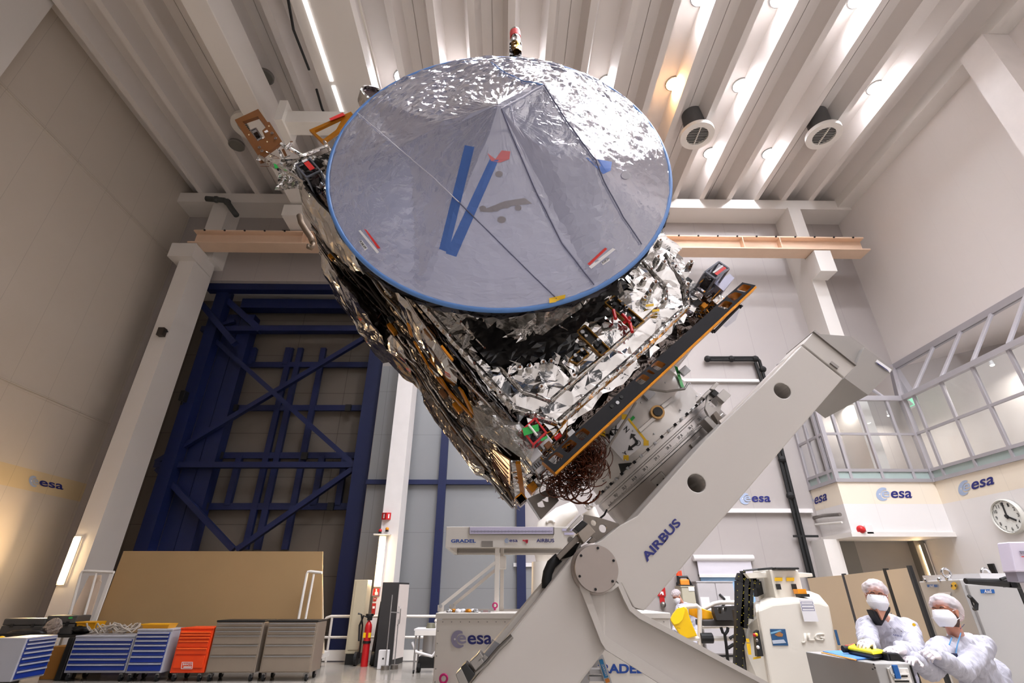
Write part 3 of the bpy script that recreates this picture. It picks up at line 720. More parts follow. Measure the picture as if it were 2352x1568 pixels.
# gear in the gap above the panel
rr = random.Random(9)
for k in range(26):
    a = 1.66+rr.random()*.32 if k < 13 else .02+rr.random()*.34; b_ = rr.uniform(.02, .24) if k < 13 else rr.uniform(.0, .14); y = rr.uniform(3.0, 3.2)
    s_ = rr.uniform(.02, .05); mm = rr.choice([foil_fine, brownk, black, kapton, alum, foil_d])
    M().obox(S(a, b_, y), E1*s_, E2*s_*rr.uniform(.5, 1.1), EY*s_).build('unit_box', mm, sat, bevel=.004)
for k in range(18):
    a0 = 1.6 if k < 9 else 0.05
    pts = [S(a0+rr.random()*.35, rr.uniform(0, .22), rr.uniform(2.96, 3.1)) for _ in range(4)]
    M().tube(pts, rr.uniform(.003, .006), 6).build('wire', rr.choice([brownw, alum, kapton, foil_d]), sat)
M().tube([at(1275, 1008, 2.93), at(1288, 997, 2.92)], .013, 8).build('red_plug', red, sat)
# ---- clear covered sensor boxes with red tags
clear = bpy.data.materials.new('clear_cover'); clear.use_nodes = True; mkglass(clear, (.75, .77, .82, 1), rough=.05)
framem = mat('grey_acrylic_edge', (110, 112, 122), .25, .3)
def sensor(o, ax, ay, dep, frame, tagp=None, nm='sensor_box'):
    o, ax, ay = V(o), V(ax), V(ay); N = V((0, 1, 0))*dep
    b = M(); c = [o, o+ax, o+ax+ay, o+ay]
    for i in range(4):
        b.bar(c[i], c[(i+1) % 4], .011); b.bar(c[i]+N, c[(i+1) % 4]+N, .011); b.bar(c[i], c[i]+N, .011)
    t = b.build(nm, frame, sat)
    M().hexa(c, [p+N for p in c]).build('clear_cover', clear, t)
    i0 = o+ax*.15+ay*.15+N*.35
    M().hexa([i0, i0+ax*.7, i0+ax*.7+ay*.7, i0+ay*.7], [p+N*.6 for p in (i0, i0+ax*.7, i0+ax*.7+ay*.7, i0+ay*.7)]).build('instrument', foil_d, t)
    q = o+ax*.3+ay*.3+N*.3; M().cyl(q, q-N*.15, ax.length*.13, n=14).build('aperture', black, t)
    if tagp:
        f0, f1, g0, g1 = tagp
        quadplate('red_label', redtag, t, [o+ax*f0+ay*g0, o+ax*f1+ay*g0, o+ax*f1+ay*g1, o+ax*f0+ay*g1], .004, .012)
        quadplate('white_label', paper, t, [o+ax*f0+ay*(g1+.06), o+ax*f1+ay*(g1+.06), o+ax*f1+ay*(g1+.2), o+ax*f0+ay*(g1+.2)], .004, .012)
    return t
Q = lambda x, y, Y=2.78: at(x, y, Y)
o = Q(1643, 640); sensor(o, Q(1674, 617)-o, Q(1620, 624)-o, .2, framem, (.15, .85, .12, .36))
o = Q(704, 407, 2.85); sensor(o, Q(736, 392, 2.85)-o, Q(680, 379, 2.85)-o, .2, framem, (.45, .8, .2, .8))
o = Q(1225, 1021, 2.85); sensor(o, Q(1254, 993, 2.85)-o, Q(1200, 988, 2.85)-o, .14, red)
quadplate('green_tape', greentape, sat, [Q(1199, 984, 2.83), Q(1236, 974, 2.83), Q(1238, 990, 2.83), Q(1204, 1001, 2.83)])
quadplate('green_tape', greentape, sat, [Q(1242, 1009, 2.83), Q(1256, 1000, 2.83), Q(1258, 1006, 2.83), Q(1244, 1014, 2.83)])
M().tube([Q(1214, 975, 2.82), Q(1234, 1000, 2.82)], .007, 8).build('white_rod', whitep, sat)
# grey bracket box under the right sensor
M().hexa([Q(1640, 650, 2.95), Q(1676, 628, 2.95), Q(1687, 638, 2.95), Q(1662, 668, 2.95)], [p+V((0, .3, 0)) for p in (Q(1640, 650, 2.95), Q(1676, 628, 2.95), Q(1687, 638, 2.95), Q(1662, 668, 2.95))]).build('bracket', mat('lilac_grey_bracket', (168, 168, 186), .4, .5), sat)
b = M(); 
for p, q in (((1699, 702), (1640, 762)), ((1699, 702), (1704, 706)), ((1640, 762), (1630, 756))): b.bar(Q(*p, 3.0), Q(*q, 3.0), .02)
b.build('tray_frame', blacks, sat)
M().face([Q(1701, 705, 3.0), Q(1660, 748, 3.0), Q(1668, 752, 3.05), Q(1690, 735, 3.05)]).build('tray_cover', clear, sat)
# ---- left side face
ZL = {0: (1195, 1171), .06: (1169, 1143), .16: (1117, 1075), .28: (1065, 1022), .40: (1017, 965), .5: (981, 923), .64: (934, 871)}
def sidepoint(u, v_):
    """u along the body (0 bottom, 1 top), v front to back"""
    b0 = .22+2.95*u; b1 = .04+3.2*u
    y0, y1 = 2.98, 4.6+.25*min(1, u*1.2)
    a = .10*(1-v_)-.05*v_-.05*sin(pi*v_)-.02*sin(9*u)
    return S(a, b0*(1-v_)+b1*v_, y0*(1-v_)+y1*v_)
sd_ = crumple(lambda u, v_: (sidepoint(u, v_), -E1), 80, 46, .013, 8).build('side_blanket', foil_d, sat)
flap = [(793, 672), (815, 705), (870, 790), (884, 832), (896, 829), (880, 800), (905, 820), (930, 868), (880, 826), (845, 790), (827, 740)]
fp = [at_a(x, y, -.12) for x, y in ((760, 615), (800, 690), (838, 778), (884, 832), (898, 829), (895, 800), (862, 740), (812, 660))]
pc = sum(fp, V())/len(fp)
def flapfn(u, v_):
    k = u*len(fp); i = int(k) % len(fp); e = fp[i].lerp(fp[(i+1) % len(fp)], k-int(k)); return pc.lerp(e, v_)-E1*.07*(1-v_), -E1
crumple(flapfn, 32, 7, .02, 61, jit=.2, freq=(4, 9, 20)).build('loose_flap', foil, sat)
def sheet(nm, m, u0, u1, v0, v1, off, sd_n, nu=26, nv=10):
    def fn(u, v_):
        p = sidepoint(u0+(u1-u0)*u, v0+(v1-v0)*v_); e = min(u, 1-u, v_, 1-v_); return p-E1*(off*min(1, .35+e*6)), -E1
    crumple(fn, nu, nv, .012, sd_n, jit=.3, freq=(3, 8, 18)).build(nm, m, sat)
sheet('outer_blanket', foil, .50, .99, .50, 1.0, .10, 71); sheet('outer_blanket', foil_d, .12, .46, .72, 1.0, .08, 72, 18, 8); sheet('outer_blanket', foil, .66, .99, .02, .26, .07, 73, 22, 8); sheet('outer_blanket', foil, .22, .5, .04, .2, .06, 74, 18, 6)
side_m = [foil_fine, foil_d, mat('dark_rod', (46, 40, 36), .4, .5), foil, alum, mat('bronze_rod', (96, 76, 56), .35, .8), black]
for k in range(46):
    v0 = rr.uniform(.03, .95); u0 = rr.uniform(.0, .6); u1 = min(.99, u0+rr.uniform(.2, .7))
    v1 = v0+rr.uniform(-.06, .06); n = 10
    pts = [sidepoint(u0+(u1-u0)*i/n, min(.99, max(.01, v0+(v1-v0)*i/n+rr.uniform(-.008, .008))))-E1*rr.uniform(.025, .06) for i in range(n+1)]
    M().tube(pts, rr.uniform(.004, .014), 6).build('harness_tube', side_m[k % 7], sat)
for k in range(34):
    u0, v0 = rr.random()*.95, rr.random(); c = sidepoint(u0, v0)-E1*.04; s_ = rr.uniform(.02, .06)
    M().obox(c, E1*.02, E2*s_, EY*s_*.7).build('side_unit', rr.choice([foil_fine, foil_d, black, brownk, kapton, alum]), sat, bevel=.004)
for a, c, wd in (((1012, 868), (1040, 915), 9), ((1005, 870), (1083, 955), 6), ((1058, 893), (1085, 948), 6), ((952, 785), (982, 838), 4), ((1014, 795), (1040, 828), 5), ((938, 745), (945, 770), 3)):
    A, B = at_a(*a, -.06), at_a(*c, -.06); M().bar(A, B, .05 if wd > 5 else .03, .012, up=E1).build('gold_strip', kapton, sat)
for k in range(46):     # short loose ends sticking out along the far edge
    u0 = rr.random()*.95; c = sidepoint(u0, 1.0 if k % 2 else rr.random()); d = (-E1*rr.uniform(.4, 1)+E2*rr.uniform(-.6, .6)+EY*rr.uniform(-.2, .5)).normalized()
    M().tube([c, c+d*rr.uniform(.03, .09)], .0025, 5).build('loose_tie', brownw, sat)
# tan radiator plate and grey film bag at the lower corner
tanp = mat('tan_radiator', (212, 168, 130), .35, .3)
T = [at_a(x, y, .0) for x, y in ((1146, 1020), (1186, 1044), (1185, 1122), (1150, 1062))]
M().prism([p-E1*.05 for p in T], -E1*.01).build('tan_plate', tanp, sat)
for k in range(7):
    p = T[0].lerp(T[3], k/7)-E1*.075; q = T[1].lerp(T[2], min(1, (k+1.5)/8))-E1*.075; mdl = p.lerp(q, .5)+E2*rr.uniform(-.05, .05)
    M().tube([p, mdl, q], .004, 6).build('thin_cable', brownw, sat)
bagm = bpy.data.materials.new('grey_film_bag'); bagm.use_nodes = True
def film_nodes(m, tint, dcol, kd, k0, k1, bump, bs, rough=.08):
    n = m.node_tree.nodes; l = m.node_tree.links; n.clear()
    o = n.new('ShaderNodeOutputMaterial'); tr = n.new('ShaderNodeBsdfTransparent'); tr.inputs[0].default_value = tint
    df = n.new('ShaderNodeBsdfDiffuse'); df.inputs[0].default_value = srgb(*dcol); g = n.new('ShaderNodeBsdfGlossy'); g.inputs['Roughness'].default_value = rough
    m1 = n.new('ShaderNodeMixShader'); m1.inputs[0].default_value = kd; m2 = n.new('ShaderNodeMixShader')
    lw = n.new('ShaderNodeLayerWeight'); lw.inputs['Blend'].default_value = .5
    mr = n.new('ShaderNodeMapRange'); mr.inputs['From Min'].default_value = .1; mr.inputs['From Max'].default_value = .95; mr.inputs['To Min'].default_value = k0; mr.inputs['To Max'].default_value = k1
    tc = n.new('ShaderNodeTexCoord'); nz = n.new('ShaderNodeTexNoise'); nz.inputs['Scale'].default_value = bs; nz.inputs['Detail'].default_value = 5; nz.inputs['Distortion'].default_value = 1.5
    bp_ = n.new('ShaderNodeBump'); bp_.inputs['Strength'].default_value = bump; bp_.inputs['Distance'].default_value = .03
    l.new(tc.outputs['Object'], nz.inputs['Vector']); l.new(nz.outputs[0], bp_.inputs['Height']); l.new(bp_.outputs[0], g.inputs['Normal'])
    l.new(lw.outputs['Facing'], mr.inputs['Value']); l.new(mr.outputs[0], m2.inputs[0])
    l.new(tr.outputs[0], m1.inputs[1]); l.new(df.outputs[0], m1.inputs[2]); l.new(m1.outputs[0], m2.inputs[1]); l.new(g.outputs[0], m2.inputs[2]); l.new(m2.outputs[0], o.inputs[0])
film_nodes(bagm, (.8, .78, .74, 1), (104, 99, 92), .6, .2, .6, .5, 9)
bagp = [(1085, 935), (1118, 930), (1150, 960), (1200, 975), (1222, 1000), (1228, 1030), (1216, 1062), (1190, 1048), (1150, 1020), (1110, 1005), (1092, 985)]
BP = [at(x, y, 2.93) for x, y in bagp]; bc = sum(BP, V())/len(BP)
def bagfn(u, v_):
    k = u*len(BP); i = int(k) % len(BP); e = BP[i].lerp(BP[(i+1) % len(BP)], k-int(k)); p = bc.lerp(e, v_)
    return p+V((0, -.09*(1-v_**2), 0)), V((0, -1, 0))
crumple(bagfn, 44, 8, .012, 31, jit=.2).build('film_bag', bagm, sat)
# ---- brown bracket plates at the top corner
def plate(outer, hole, Y, m, nm, t=.03):
    o_ = [at(*p, Y) for p in outer]; h_ = rounded([at(*p, Y) for p in hole], .1, 3) if len(hole) == 4 else [at(*p, Y) for p in hole]
    mm, _ = holed(o_, [h_], (0, t, 0)); return mm.build(nm, m, sat)
bpl = plate([(539, 275), (593, 250), (614, 280), (619, 280), (648, 325), (596, 362)], [(557, 279), (592, 267), (611, 292), (602, 300), (609, 316), (592, 324)], 3.2, brownk, 'bracket_plate')
for x, y in ((625, 306), (633, 318), (596, 339), (602, 347)):
    c = at(x, y, 3.19); M().ring(c, (0, -1, 0), .007, .013, .006, 14).build('washer', alum, bpl)
for x, y in ((618, 290), (572, 310), (614, 326)): quadplate('tape_dot', mat('cream_dot', (214, 196, 160), .5), bpl, [at(x-2, y, 3.2), at(x, y-2, 3.2), at(x+2, y, 3.2), at(x, y+2, 3.2)], .002)
quadplate('white_pad', paper, bpl, [at(607, 303, 3.2), at(614, 299, 3.2), at(617, 303, 3.2), at(610, 306, 3.2)])
gfr = plate([(710, 298), (806, 256), (812, 264), (800, 275), (780, 300), (741, 328)], [(720, 301), (788, 269), (772, 298), (742, 320)], 3.5, kapton, 'gold_frame')
M().hexa([at(756, 272, 3.48), at(787, 258, 3.48), at(793, 264, 3.48), at(760, 277, 3.48)], [at(756, 272, 3.55), at(787, 258, 3.55), at(793, 264, 3.55), at(760, 277, 3.55)]).build('red_tag_block', redtag, sat)
o = at(596, 322, 3.25); sensor(at(590, 322, 3.3), at(602, 316, 3.3)-at(590, 322, 3.3), at(576, 300, 3.3)-at(590, 322, 3.3), .05, alum)
# foil and struts linking the brackets to the body corner
for k, (a, c, Y0, Y1) in enumerate((((596, 360), (640, 388), 3.2, 3.1), ((645, 330), (720, 372), 3.2, 3.3), ((640, 380), (700, 420), 3.05, 3.0), ((690, 360), (750, 335), 3.3, 3.4), ((745, 325), (760, 350), 3.5, 3.4))):
    M().tube([at(*a, Y0), at(*c, Y1)], .018, 8).build('strut', foil_fine, sat)
quadplate('green_tape', greentape, sat, [at(629, 376, 3.0), at(636, 379, 3.0), at(640, 386, 3.0), at(632, 388, 3.0)])
for k in range(26):
    x, y = rr.uniform(590, 672), rr.uniform(328, 384)
    if y < 360-(x-590)*.45: continue
    c = at(x, y, 3.2); d = V((rr.uniform(-1, 1), rr.uniform(-1, 0), rr.uniform(-1, 1))).normalized()
    M().obox(c, d*.035, d.orthogonal().normalized()*.012, V((0, .003, 0))).build('foil_scrap', foil_fine if k % 3 else brownk, sat)
cr = crumple(lambda u, v_: (at(648+100*u-14*v_, 372+70*v_-12*u, 3.12), V((0, -1, 0))), 14, 9, .014, 41, jit=.3)
cr.build('corner_blanket', foil_fine, sat)
# ---- red capped antenna and foil barrel behind the dish
p0, p1 = at(1184, 150, 2.75), at(1184, 108, 2.75)
M().bar(p0, p1, .11, .1).build('mast', foilmat('black_foil', (40, 36, 36), .2, .5, 20), sat, bevel=.01)
p2, p3, p4 = at(1184, 104, 2.72), at(1184, 88, 2.72), at(1183, 76, 2.72)
M().cyl(at(1187, 124, 2.72), p2, .047, n=18).build('gold_sleeve', foilmat('gold_foil', (150, 110, 40), .2, .5, 20), sat, smooth='auto')
M().cyl(p2, p3, .046, n=18).build('silver_sleeve', foil_fine, sat, smooth='auto'); M().cyl(p3, p4, .05, .049, n=18).build('red_cap', redtag, sat, smooth='auto')
M().cyl(p4, p4+(p4-p3)*.25, .047, n=18).build('cap_top', foil_fine, sat)
c = at(864, 222, 2.82); d = (V((.35, -.75, .2))).normalized()
M().lathe(c-d*.1, d, [(.0, 0), (.13, 0), (.14, .02), (.135, .12), (.115, .125), (.11, .02), (0, .02)], 26).build('foil_barrel', foil_fine, sat, smooth='auto')
M().cyl(c+d*.0, c+d*.004, .108, n=24).build('barrel_lens', foilmat('lens_dark', (70, 52, 54), .15, .1, 8), sat)
# ---- the dish
DC = V(((at(743, 420, 2.6).x+at(1543, 400, 2.6).x)/2, 2.6, (at(1150, 138, 2.6).z+at(1150, 706, 2.6).z)/2)); DR = 1.232
dish = thing('dish', '', '', DC); del dish['label']; del dish['category']; dish.parent = sat; dish.location = DC-V(sat.location)
def drim(t, r=DR, y=0): return DC+V((r*cos(t), y, r*sin(t)))
refl = mat('dish_inner_lavender', (206, 205, 216), .35, .1, var=.04, scale=3)
M().lathe(DC, (0, 1, 0), [(DR*(1-k/16), .32*(1-(1-k/16)**2)) for k in range(17)], 72).build('reflector', refl, dish, smooth=True)
M().tube([drim(2*pi*i/120) for i in range(121)], .017, 10, cap=False).build('rim', bluetape, dish, smooth=True)
def bowl(u, v_):
    t = 2*pi*u; r = DR*(1.0-.55*v_**1.3); y = .03+.33*v_
    p = drim(t, r, y); N = V((cos(t)*.6, .5, sin(t)*.6)).normalized(); return p, N
crumple(bowl, 150, 18, .02, 12, jit=.3, freq=(5, 14, 30)).build('foil_skirt', foil_fine, dish)
M().cyl(DC+V((0, .34, 0)), DC+V((0, .5, 0)), .6, .7, n=40).build('hub_cone', foil_d, dish)
from mathutils.bvhtree import BVHTree
from mathutils.geometry import delaunay_2d_cdt
pk = {'A': at(1150, 250, 2.12), 'B': at(1248, 195, 2.12), 'C': at(1367, 371, 2.22), 'D': at(912, 342, 2.44), 'E': at(1010, 288, 2.30), 'G': at(1182, 292, 2.16), 'I': at(1268, 356, 2.20), 'L': at(942, 352, 2.42)}
P3, ED = [], []
for i in range(120): P3.append(drim(2*pi*i/120, DR+.004, -.003))
ring_n = 120
def rim_near(px, py):
    q = at(px, py, 2.6); return min(range(ring_n), key=lambda i: (P3[i]-q).length)
ix = {}
for k, q in pk.items(): ix[k] = len(P3); P3.append(q)
for i in range(ring_n): ED.append((i, (i+1) % ring_n))
fold = [rim_near(820, 258), ix['D'], ix['L'], ix['E'], ix['A'], ix['G'], ix['I'], ix['C'], rim_near(1512, 314)]
ED += list(zip(fold, fold[1:])) + [(ix['A'], ix['B']), (ix['B'], ix['C']), (ix['B'], rim_near(1128, 143)), (ix['C'], rim_near(1472, 565)), (ix['A'], rim_near(1365, 660))]
vo_, _, fo_, ov_, _, _ = delaunay_2d_cdt([V((p.x, p.z)) for p in P3], ED, [], 0, 1e-5)
bv = BVHTree.FromPolygons([P3[ov_[i][0]] if ov_[i] else V((c.x, 2.5, c.y)) for i, c in enumerate(vo_)], [tuple(f_) for f_ in fo_])
def film_pt(x, z):
    h = bv.ray_cast(V((x, 1.0, z)), V((0, 1, 0)))
    return (h[0], h[1]) if h[0] is not None else (V((x, 2.59, z)), V((0, -1, 0)))
def film_px(px, py, lift=.006):
    d = ray(px, py).normalized(); h = bv.ray_cast(V((0, 0, H)), d)
    if h[0] is None: return at(px, py, 2.6)
    n = h[1]; n = -n if n.dot(d) > 0 else n
    return h[0]+n*lift
rf = random.Random(77)
fb_ = bmesh.new(); NR, NT = 44, 150; rows = []
for i in range(NR+1):
    r = DR*math.sqrt(i/NR) if i else 0; row = []
    for j in range(NT if i else 1):
        t = 2*pi*(j+(rf.uniform(-.3, .3) if 0 < i < NR else 0))/NT; rj = r+(rf.uniform(-.3, .3)*DR/NR if 1 < i < NR else 0)
        p, n = film_pt(DC.x+rj*cos(t)*.999, DC.z+rj*sin(t)*.999)
        if n.y > 0: n = -n
        up = max(0, min(1, n.z*3.2)); k = .35+up
        if i < NR:
            s_ = noise.noise(p*5)
            h = k*(.012*(1-2*abs(noise.noise(p*5))) + .008*(1-2*abs(noise.noise(V((p.x*9+p.z*5, p.y*9, p.z*14))+V((3, 1, 2))))) + .003*rf.uniform(-1, 1)*(.4+up))
            p = p+n*h
        row.append(fb_.verts.new(p))
    rows.append(row)
for i in range(1, NR):
    for j in range(NT):
        q = [rows[i][j], rows[i][(j+1) % NT], rows[i+1][(j+1) % NT], rows[i+1][j]]
        for tri in (((0, 1, 2), (0, 2, 3)) if rf.random() < .5 else ((0, 1, 3), (1, 2, 3))): fb_.faces.new([q[x] for x in tri])
for j in range(NT): fb_.faces.new((rows[0][0], rows[1][j], rows[1][(j+1) % NT]))
mm = M(); mm.b.free(); mm.b = fb_
filmm = bpy.data.materials.new('clear_bluish_film'); filmm.use_nodes = True
film_nodes(filmm, (.86, .88, .95, 1), (186, 187, 206), .42, .10, .9, .34, 7, .05)
fb_.normal_update(); bv = BVHTree.FromBMesh(fb_)
cover = mm.build('film_cover', filmm, dish)
seamm = mat('seam_grey', (96, 98, 120), .3, .4); seamb = mat('seam_white', (214, 214, 228), .25, .5)
def seam(pts, r, m, nm='seam'):
    P = []
    for (a, c) in zip(pts, pts[1:]):
        for k in range(10): P.append(film_px(a[0]+(c[0]-a[0])*k/10, a[1]+(c[1]-a[1])*k/10, .010))
    P.append(film_px(*pts[-1], .01)); M().tube(P, r*.65, 6).build(nm, m, dish)
seam([(822, 262), (920, 345), (1000, 412), (1055, 466)], .006, seamb); seam([(1055, 466), (1150, 560), (1230, 640), (1278, 686)], .006, seamm)
seam([(1152, 252), (1170, 300), (1230, 440), (1290, 560), (1364, 655)], .008, seamm)
seam([(1248, 197), (1300, 280), (1367, 370), (1384, 415), (1430, 500), (1472, 562)], .007, seamm)
seam([(1128, 146), (1165, 172), (1205, 190), (1246, 195)], .006, bluetape); seam([(1246, 196), (1200, 225), (1152, 250)], .006, seamb)
seam([(1125, 246), (1172, 244), (1182, 290)], .005, seamb)
def decal(m, nm, px, par=None, lift=.012): 
    return M().face([film_px(x, y, lift) for x, y in px]).build(nm, m, par or dish)
for q in ([(838, 527), (844, 530), (875, 572), (869, 573)], [(1349, 606), (1388, 569), (1393, 572), (1354, 609)]): decal(redtag, 'red_label', q)
for q in ([(825, 532), (830, 530), (873, 580), (868, 584)], [(1353, 613), (1405, 570), (1412, 573), (1358, 618)]): decal(paper, 'white_label', q)
for q in ([(826, 556), (833, 553), (847, 572), (840, 577)], [(1379, 604), (1396, 592), (1399, 598), (1383, 610)]): decal(paper, 'white_label', q)
letters('lettering', 'R38.09', black, dish, film_px(828, 557, .016), film_px(840, 574, .016), film_px(832, 555, .016), 0, .02)
letters('lettering', 'R38.09', black, dish, film_px(1382, 607, .016), film_px(1397, 596, .016), film_px(1380, 603, .016), 0, .02)
decal(mat('kapton_tape_yellow', (236, 190, 30), .4), 'rim_tape', [(1260, 686), (1297, 678), (1297, 690), (1260, 695)], lift=.02)
# blue tapes, red cloth and marks on the film, its haze in their colours
bt = mat('blue_tape_strip', (70, 106, 176), .5)
def inner(m, nm, px, Y=2.62):
    if len(px) != 4: return decal(m, nm, px, lift=.004)
    q = [V((x, y, 0)) for x, y in px]
    def fn(u, v_): p = q[0].lerp(q[1], u).lerp(q[3].lerp(q[2], u), v_); return film_px(p.x, p.y, .003)
    return M().grid(fn, 2, 24).build(nm, m, dish)
inner(bt, 'tape_strip', [(1068, 334), (1090, 338), (1030, 580), (1009, 572)]); inner(bt, 'tape_strip', [(1126, 364), (1146, 366), (1048, 590), (1024, 582)])
inner(bt, 'tape_strip', [(1345, 362), (1405, 372), (1402, 392), (1385, 400)], 2.5)
inner(mat('red_cloth', (196, 112, 116), .7), 'red_cloth', [(1120, 352), (1138, 366), (1152, 346), (1172, 348), (1170, 366), (1148, 374), (1128, 370)])
gk = mat('grey_mark', (138, 134, 140), .6)
for x, y, r in ((1109, 479, 8), (1140, 480, 8), (1163, 472, 9), (1190, 478, 8), (1152, 505, 10), (1437, 403, 11), (1146, 400, 9)):
    decal(gk, 'feed_mark', [(x+r*cos(2*pi*i/14), y+r*.8*sin(2*pi*i/14)) for i in range(14)], lift=.004)
inner(gk, 'feed_bar', [(1100, 486), (1160, 462), (1205, 455), (1222, 468), (1170, 474), (1130, 488)], 2.66)
# ---- launch adapter, ring and wires under the body
AC = lambda b, t, r: S(1.02+r*cos(t), b, 3.95+r*sin(t))
adm = mat('adapter_metal', (206, 202, 198), .3, .55, var=.06, scale=4)
ax_ = -E2; ca = S(1.02, 0, 3.95)
M().lathe(ca, ax_, [(.56, -.05), (.575, .10), (.585, .315), (.62, .32), (.62, .335)], 64).build('adapter_cone', adm, sat, smooth='auto')
def cyl_px(px, py, r, lift=.004):
    o_ = V((0, 0, H)); d = ray(px, py).normalized(); oo = o_-ca
    od, oo = d-E2*d.dot(E2), oo-E2*oo.dot(E2)
    A_, B_, C_ = od.dot(od), 2*od.dot(oo), oo.dot(oo)-(r+lift)**2; D_ = max(0, B_*B_-4*A_*C_)
    return o_+d*((-B_-math.sqrt(D_))/(2*A_))
def wrap(m, nm, px, n=6, par=None, r=.58, lift=.004):
    q = [V((x, y, 0)) for x, y in px]
    def fn(u, v_): p = q[0].lerp(q[1], u).lerp(q[3].lerp(q[2], u), v_); return cyl_px(p.x, p.y, r, lift)
    return M().grid(fn, n, n).build(nm, m, par or sat)
adp = sat
wrap(paper, 'axis_sign', [(1389, 1010), (1434, 955), (1484, 1016), (1432, 1058)])
yt = mat('kapton_tape_yellow', (236, 190, 30), .4)
wrap(yt, 'yellow_tape', [(1434, 953), (1438, 951), (1487, 1012), (1483, 1016)], lift=.006)
for x, y in ((1434, 957), (1484, 1017), (1438, 1051), (1384, 996)): wrap(yt, 'yellow_tape', [(x-6, y-6), (x+6, y-6), (x+6, y+6), (x-6, y+6)], 2, lift=.007)
wrap(greentape, 'green_tape', [(1446, 963), (1454, 954), (1459, 959), (1450, 968)], 2, lift=.006); wrap(greentape, 'green_tape', [(1549, 840), (1556, 842), (1572, 890), (1564, 888)], 4, lift=.006)
def warp_letters(body, BL, BR, TL, bold=.02, lift=.01):
    o_ = letters('lettering', body, black, None, (0, 0, 0), (1, 0, 0), (0, 1, 0), 0, bold)
    b = bmesh.new(); b.from_mesh(o_.data); bpy.data.objects.remove(o_)
    for v in b.verts:
        x = BL[0]+(BR[0]-BL[0])*v.co.x+(TL[0]-BL[0])*v.co.y; y = BL[1]+(BR[1]-BL[1])*v.co.x+(TL[1]-BL[1])*v.co.y; v.co = cyl_px(x, y, .58, lift)
    m = M(); m.b.free(); m.b = b; return m.build('lettering', black, sat, weld=False)
warp_letters('MX', (1399, 1009), (1425, 986), (1391, 998)); warp_letters('Z', (1437, 995), (1447, 985), (1431, 987)); warp_letters('Y', (1434, 1046), (1443, 1041), (1428, 1040))
for tri in ([(1463, 1018), (1451, 1003), (1455, 1000), (1467, 1015)], [(1447, 1009), (1449, 995), (1461, 998)], [(1463, 1014), (1447, 1026), (1450, 1030), (1466, 1019)], [(1442, 1034), (1445, 1021), (1455, 1033)]):
    M().face([cyl_px(x, y, .58, .01) for x, y in tri]).build('arrow', black, sat)
cc = [cyl_px(1465+6*cos(2*pi*i/18), 1017+6*sin(2*pi*i/18), .58, .012) for i in range(19)]
M().tube(cc, .0022, 5).build('axis_circle', black, sat)
# brass port, lever and brackets on the cone
pc_ = cyl_px(1507, 950, .58, 0); pn = (pc_-ca-E2*(pc_-ca).dot(E2)).normalized()
M().lathe(pc_-pn*.02, pn, [(.034, .065), (.05, .065), (.052, .055), (.048, .05), (.046, 0)], 24).build('brass_port', mat('brass', (172, 136, 88), .4, .8), sat, smooth='auto')
M().cyl(pc_, pc_+pn*.058, .0335, n=18).build('port_bore', black, sat)
for a, c in (((1507, 956), (1468, 990)), ((1520, 935), (1545, 915))):
    p, q = cyl_px(*a, .58, .02), cyl_px(*c, .58, .015); M().bar(p, q, .03, .02, up=pn).build('lever', adm, sat, bevel=.004)
for (x, y) in ((1490, 905), (1572, 852), (1520, 1050)):
    p = cyl_px(x, y, .58, .02); M().obox(p, E1*.04, E2*.03, EY*.015).build('cone_bracket', alum, sat, bevel=.004)
for k in range(20):
    t = pi*1.02+k*pi*.96/19; p = AC(-.05-.24*(k % 3)/2.2, t, .592); M().ball(p, .007, 6, 4).build('rivet', alum, sat)
wrap(mat('port_hole_black', (30, 28, 26), .5), 'cable_port', [(1420, 1065), (1450, 1062), (1462, 1086), (1428, 1092)], 4, lift=.008)
# grey cable across the cone
M().tube([at(1375, 1098, 3.25), at(1395, 1030, 3.2), at(1440, 960, 3.2), at(1460, 925, 3.25)], .009, 8).build('grey_cable', mat('grey_cable', (128, 120, 112), .5), sat)
M().tube([at(1490, 893, 3.25), at(1530, 899, 3.25), at(1572, 893, 3.3), at(1580, 880, 3.4)], .009, 8).build('grey_cable', MATS['grey_cable'], sat)
# brown harness loops
hz_ = M()
for k in range(300):
    if k < 200: cx, cy, sx_, sy_ = rr.uniform(1304, 1374), rr.uniform(1020, 1088), 34, 34
    else: cx, cy, sx_, sy_ = rr.uniform(1255, 1345), rr.uniform(1085, 1130), 26, 22
    if k < 200 and (cx-1308)*.9+(cy-1015)*1.1 < 42: continue
    Y0 = rr.uniform(3.05, 3.3); t0 = rr.random()*6.3; tt = rr.uniform(2.5, 6.5); ra = rr.uniform(.3, 1); tl = rr.uniform(-.6, .6)
    pts = [at(cx+sx_*ra*cos(t0+tt*i/14), cy+sy_*ra*sin(t0+tt*i/14)+tl*i, Y0+.04*sin(3*t0+i)) for i in range(15)]
    hz_.tube(pts, rr.uniform(.0016, .0034), 5)
h_ = hz_.build('wire_bundle', brownw, sat); h_['kind'] = 'stuff'
for k, (cx, cy, rx_, ry_) in enumerate(((1308, 1118, 24, 30), (1330, 1128, 30, 28), (1345, 1120, 34, 36), (1300, 1100, 30, 20))):
    M().tube([at(cx+rx_*cos(.2+3.2*i/14), cy+ry_*sin(.2+3.2*i/14), 3.2) for i in range(15)], .006, 6).build('loop_wire', brownw, sat)
